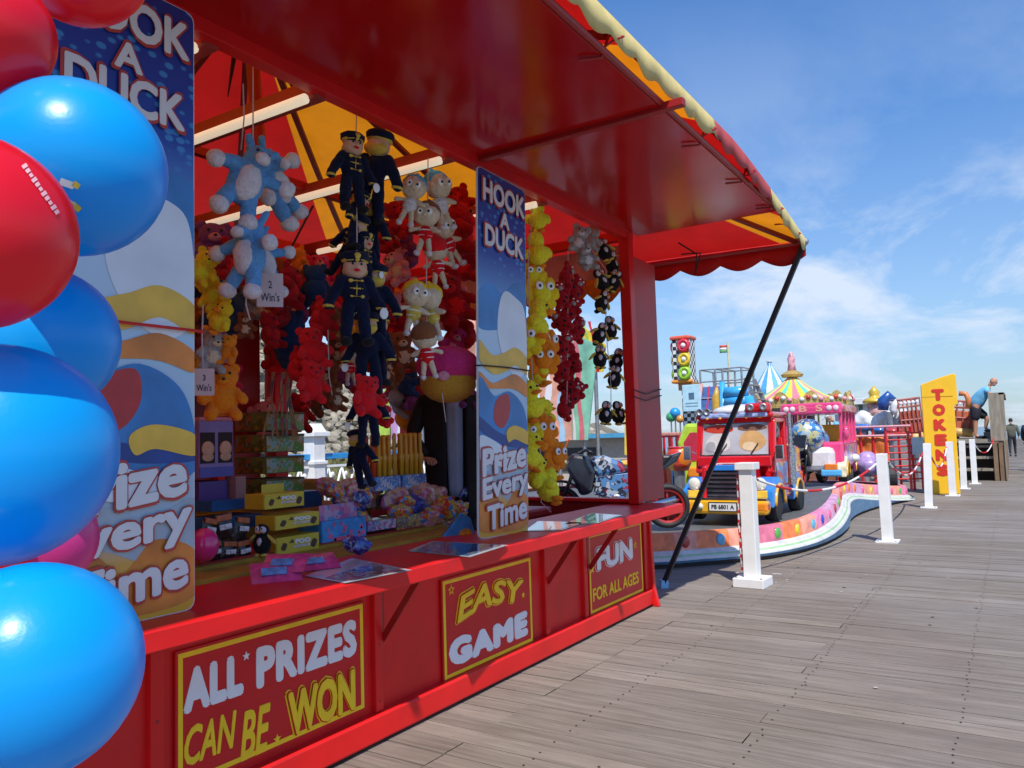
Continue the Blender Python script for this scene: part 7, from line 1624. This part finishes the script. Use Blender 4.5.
Jt = [((-.05, 0, .86), (.215, .205)), ((.10, 0, 1.12), (.205, .205)), ((.27, 0, 1.33), (.165, .215)), ((.34, 0, 1.42), (.08, .10)), ((.28, -.20, 1.36), .085), ((.36, -.235, 1.25), .075), ((.28, .20, 1.36), .085), ((.36, .235, 1.25), .075)]
place(skin_body('tshirt', Jt, [(0, 1), (1, 2), (2, 3), (2, 4), (4, 5), (2, 6), (6, 7)], blue_t), 'tshirt', mn)
Js = [((.02, 0, .95), (.20, .19)), ((-.02, 0, .86), (.20, .19)), ((-.02, -.10, .76), .145), ((-.01, -.11, .50), .115), ((.04, .10, .78), .145), ((.24, .11, .58), .115)]
place(skin_body('shorts', Js, [(0, 1), (1, 2), (2, 3), (1, 4), (4, 5)], drk), 'shorts', mn)
head(mn, (.47, 0, 1.57), (1, -.15, -.45)); hand(mn, (.64, -.14, 1.21), (.6, .7, -.05), (0, 0, 1), 1); hand(mn, (.64, .11, 1.21), (.6, -.7, -.05), (0, 0, 1), -1)
m = MB(); m.ell((.08, -.11, .04), (.14, .05, .045)); m.build('shoe', glossb, mn, smooth=True)
m = MB(); m.ell((.30, .11, .215), (.14, .05, .045)); m.build('shoe', glossb, mn, smooth=True)
m = MB(); m.box((.30, .11, .09), (.3, .3, .18)); o = m.build('foot_block', wd, vp); o.location = Vector(mn.location)-o_
# two walkers far along the deck
def walker(loc, rz, label, coat, legs, s=1.0, bag=None, group=None, hairm=None):
    t = empty('person', loc, rz, label, 'person', group); t.scale = (s, s, s)
    J = [((0, 0, .95), (.15, .11)), ((0, 0, 1.15), (.15, .12)), ((0, 0, 1.38), (.17, .11)), ((0, 0, 1.50), (.055, .055)), ((-.19, 0, 1.40), .065), ((-.26, .05, 1.14), .052), ((-.27, -.06, .92), .038), ((.19, 0, 1.40), .065), ((.26, -.05, 1.14), .052), ((.27, -.14, .94), .038)]
    me = skin_body('body', J+[((-.09, 0, .88), .095), ((-.10, -.14, .50), .070), ((-.10, -.10, .10), .045), ((.09, 0, .88), .095), ((.10, .06, .50), .070), ((.10, .26, .14), .045)],
                   [(0, 1), (1, 2), (2, 3), (2, 4), (4, 5), (5, 6), (2, 7), (7, 8), (8, 9), (0, 10), (10, 11), (11, 12), (0, 13), (13, 14), (14, 15)], legs); place(me, 'body', t)
    me = skin_body('jacket', [((0, 0, .82), (.18, .14)), ((0, 0, 1.10), (.185, .15)), ((0, 0, 1.38), (.20, .14)), ((0, 0, 1.48), (.09, .09)), ((-.20, 0, 1.40), .085), ((-.27, .05, 1.14), .070), ((-.28, -.05, .95), .055), ((.20, 0, 1.40), .085), ((.27, -.05, 1.14), .07), ((.28, -.13, .97), .055)],
                   [(0, 1), (1, 2), (2, 3), (2, 4), (4, 5), (5, 6), (2, 7), (7, 8), (8, 9)], coat); place(me, 'jacket', t)
    head(t, (0, -.02, 1.64), (0, -1, 0), hair=hairm or mat('hair_dark', (.03, .022, .018), .8)); hand(t, (-.27, -.08, .90), (0, -.2, -1), (-1, 0, 0), 1, s=1); hand(t, (.27, -.16, .92), (0, -.2, -1), (1, 0, 0), -1, s=1)
    for x, y, z in ((-.10, -.14, .04), (.10, .24, .08)): m = MB(); m.ell((x, y, z), (.05, .14, .05)); m.build('shoe', M_black, t, smooth=True)
    return t
wp_ = at(1012, 451, z=0); k = m_per_px(Vector((wp_.x, 46, 1)))
yw = 43.0; xw = at(1012, 440, y=yw).x
walker((xw, yw, 0), PI, 'far walker in an olive jacket seen from behind, right of the wooden platform', mat('olive_jacket', (.10, .10, .07), .85, var=.2), mat('dark_trousers', (.015, .015, .02), .8))
xw2 = at(1032, 440, y=30).x
walker((xw2, 30, 0), PI*.9, 'walker in a dark blue coat cut off by the right edge of the picture', mat('dark_blue_coat', (.02, .03, .06), .8), mat('dark_trousers', (.015, .015, .02), .8))
# seated person in light blue behind the railing
p = at(846, 425, y=24); t = empty('person', (p.x, 24, p.z-.45), math.radians(-80), 'person in a light blue top and white cap bending over the ride seats', 'person')
t.location.z = max(.3, p.z-.85)
J = [((0, 0, .45), (.17, .14)), ((0, -.10, .68), (.17, .13)), ((0, -.24, .88), (.18, .13)), ((0, -.32, .98), .06), ((-.20, -.25, .88), .07), ((-.24, -.38, .66), .055), ((-.18, -.58, .56), .04), ((.20, -.25, .88), .07), ((.24, -.38, .66), .055), ((.18, -.58, .56), .04), ((-.1, -.0, .40), .09), ((-.12, -.05, .0), .07), ((-.12, .0, -.3), .05), ((.1, 0, .40), .09), ((.12, -.05, .0), .07), ((.12, .0, -.3), .05)]
place(skin_body('body', J, [(0, 1), (1, 2), (2, 3), (2, 4), (4, 5), (5, 6), (2, 7), (7, 8), (8, 9), (0, 10), (10, 11), (11, 12), (0, 13), (13, 14), (14, 15)], blue_t), 'body', t)
h_ = head(t, (0, -.44, 1.06), (0, -1, -.6)); m = MB(); m.ell((0, .01, .07), (.10, .11, .06)); m.ell((0, -.12, .06), (.07, .09, .012)); m.build('cap', c_wht, h_, smooth=True)
hand(t, (-.18, -.60, .555), (.2, -1, -.3), (0, 0, 1), -1); hand(t, (.18, -.60, .555), (-.2, -1, -.3), (0, 0, 1), 1)

# ------------------------------------------------------------------ painted fairground backdrops seen through the far end of the stall
def backdrop(c4, x, label, base, shapes):
    P = [at(*c, y=x) for c in c4]; c0 = sum(P, Vector())/4; t = empty('painted_panel', (c0.x, c0.y, 0), 0, label, 'painted panel', 'painted fairground panels')
    m = MB(); m._f([m.bm.verts.new(p-Vector((c0.x, c0.y, 0))) for p in P]); m.build('panel', base, t, solid=.05)
    u = (P[2]-P[3]); v = (P[0]-P[3]); o0 = P[3]-Vector((c0.x, c0.y, 0))
    for i, (pts, mt) in enumerate(shapes):
        m = MB(); m.prism(pts, lambda a, b, q: o0+u*a+v*b+Vector((0, -.03-.004*i-q, 0)), .003); m.build('painted_shape', mt, t)
    m = MB(); m.tube([(0, .1, 0), (0, .1, c0.z)], .05, 6); m.build('support', M_steel, t)
mint = mat('panel_mint', (.25, .58, .42), .4, var=.35, scale=2, coat=.3); sal = mat('panel_salmon', (.72, .35, .25), .4, var=.4, scale=2); rose = mat('panel_rose', (.62, .16, .20), .4, var=.35, scale=2); skyp = mat('panel_sky', (.35, .55, .72), .4, var=.3, scale=2); lilp = mat('panel_lilac', (.50, .30, .60), .4, var=.4, scale=2); wht = mat('panel_white', (.72, .72, .74), .4, var=.2, scale=2); limp = mat('panel_lime', (.45, .65, .10), .4, var=.3, scale=3); yelp = mat('panel_yellow', (.78, .55, .05), .4, var=.3, scale=4)
wav = lambda x0, w_, n=10: [(x0+.06*math.sin(i*1.1), i/n) for i in range(n+1)] + [(x0+w_+.06*math.sin(i*1.1+.7), i/n) for i in range(n, -1, -1)]
backdrop([(566, 330), (598, 345), (588, 440), (572, 440)], 17.0, 'mint green and rose painted panel with flowing shapes, left of the penguins', mint, [(wav(.5, .28), rose), (wav(.12, .14), wht)])
backdrop([(540, 365), (572, 340), (572, 440), (540, 445)], 16.4, 'salmon painted panel with blue and white swirls beside the yellow string', sal, [(wav(.15, .2), wht), (wav(.6, .16), skyp)])
backdrop([(578, 322), (606, 345), (603, 372), (585, 372)], 17.6, 'yellow topped garland panel behind the red ladybird string', yelp, [(wav(.3, .15), limp), (wav(.65, .15), c_red)])
backdrop([(456, 300), (476, 296), (474, 420), (458, 420)], 15.0, 'orange and yellow painted panel left of the mid counter board', sal, [(wav(.2, .3), yelp), (wav(.65, .12), c_red)])
backdrop([(388, 330), (408, 330), (408, 440), (388, 440)], 12.5, 'lilac and white painted panel behind the lower rag dolls', lilp, [(wav(.5, .4), wht), (wav(.05, .1), limp)])
backdrop([(378, 350), (389, 350), (389, 440), (378, 440)], 12.3, 'lime green dotted panel behind the lower guard dolls', limp, [(star_poly(.4, .3, .12), wht), (star_poly(.6, .6, .12), wht)])
backdrop([(410, 318), (425, 318), (425, 420), (410, 420)], 12.8, 'white and blue painted panel right of the rear post', wht, [(wav(.3, .2), skyp)])
# yellow banner board and low kiosk beyond
backdrop([(625, 412), (630, 412), (630, 455), (625, 455)], 17, 'narrow yellow board just left of the far corner post', yelp, [])
ks = empty('kiosk', at(610, 460, y=19.5), 0, 'low white kiosk with a blue edge beyond the ride', 'kiosk'); ks.location.z = 0; zk = at(600, 438, y=19.5).z
m = MB(); m.box((-1.6, .8, zk/2), (4.2, 1.4, zk)); m.build('wall', mat('kiosk_cream', (.55, .50, .42), .6, var=.1), ks); m = MB(); m.box((-1.6, .7, zk+.06), (4.6, 1.8, .12)); m.build('roof', mat('kiosk_blue', (.08, .35, .60), .5), ks)
m = MB(); m.box((-1.6, .08, zk*.6), (2.6, .04, zk*.45)); m.build('hatch', mat('kiosk_dark', (.05, .05, .06), .4), ks)
# patterned booths on the landward side of the ride
for i, (x, y, c) in enumerate(((-7.6, 17.5, 0), (-6.2, 18.6, 1), (-5.2, 17.2, 2))):
    t = empty('ride_tub', (x, y, .30), rnd.uniform(0, 3), ['pale patterned ride tub farthest left on the platform', 'patterned ride tub in the middle rear of the platform', 'patterned ride tub nearest the tower'][i], 'ride tub', 'patterned ride tubs on the platform')
    m = MB(); m.lathe([(.35, 0), (.55, .15), (.62, .5), (.55, .62), (.48, .60), (.45, .2), (.001, .15)], n=20); m.build('tub', printed('tub_print_%d' % i, [(.6, .55, .5), (.1, .35, .55), (.65, .1, .1), (.7, .5, .1), (.2, .45, .2)], 6), t, smooth=True)
    m = MB(); m.lathe([(.62, 0), (.66, .04), (.58, .06)], (0, 0, .5), 20); m.build('rim', c_yel, t, smooth=True)
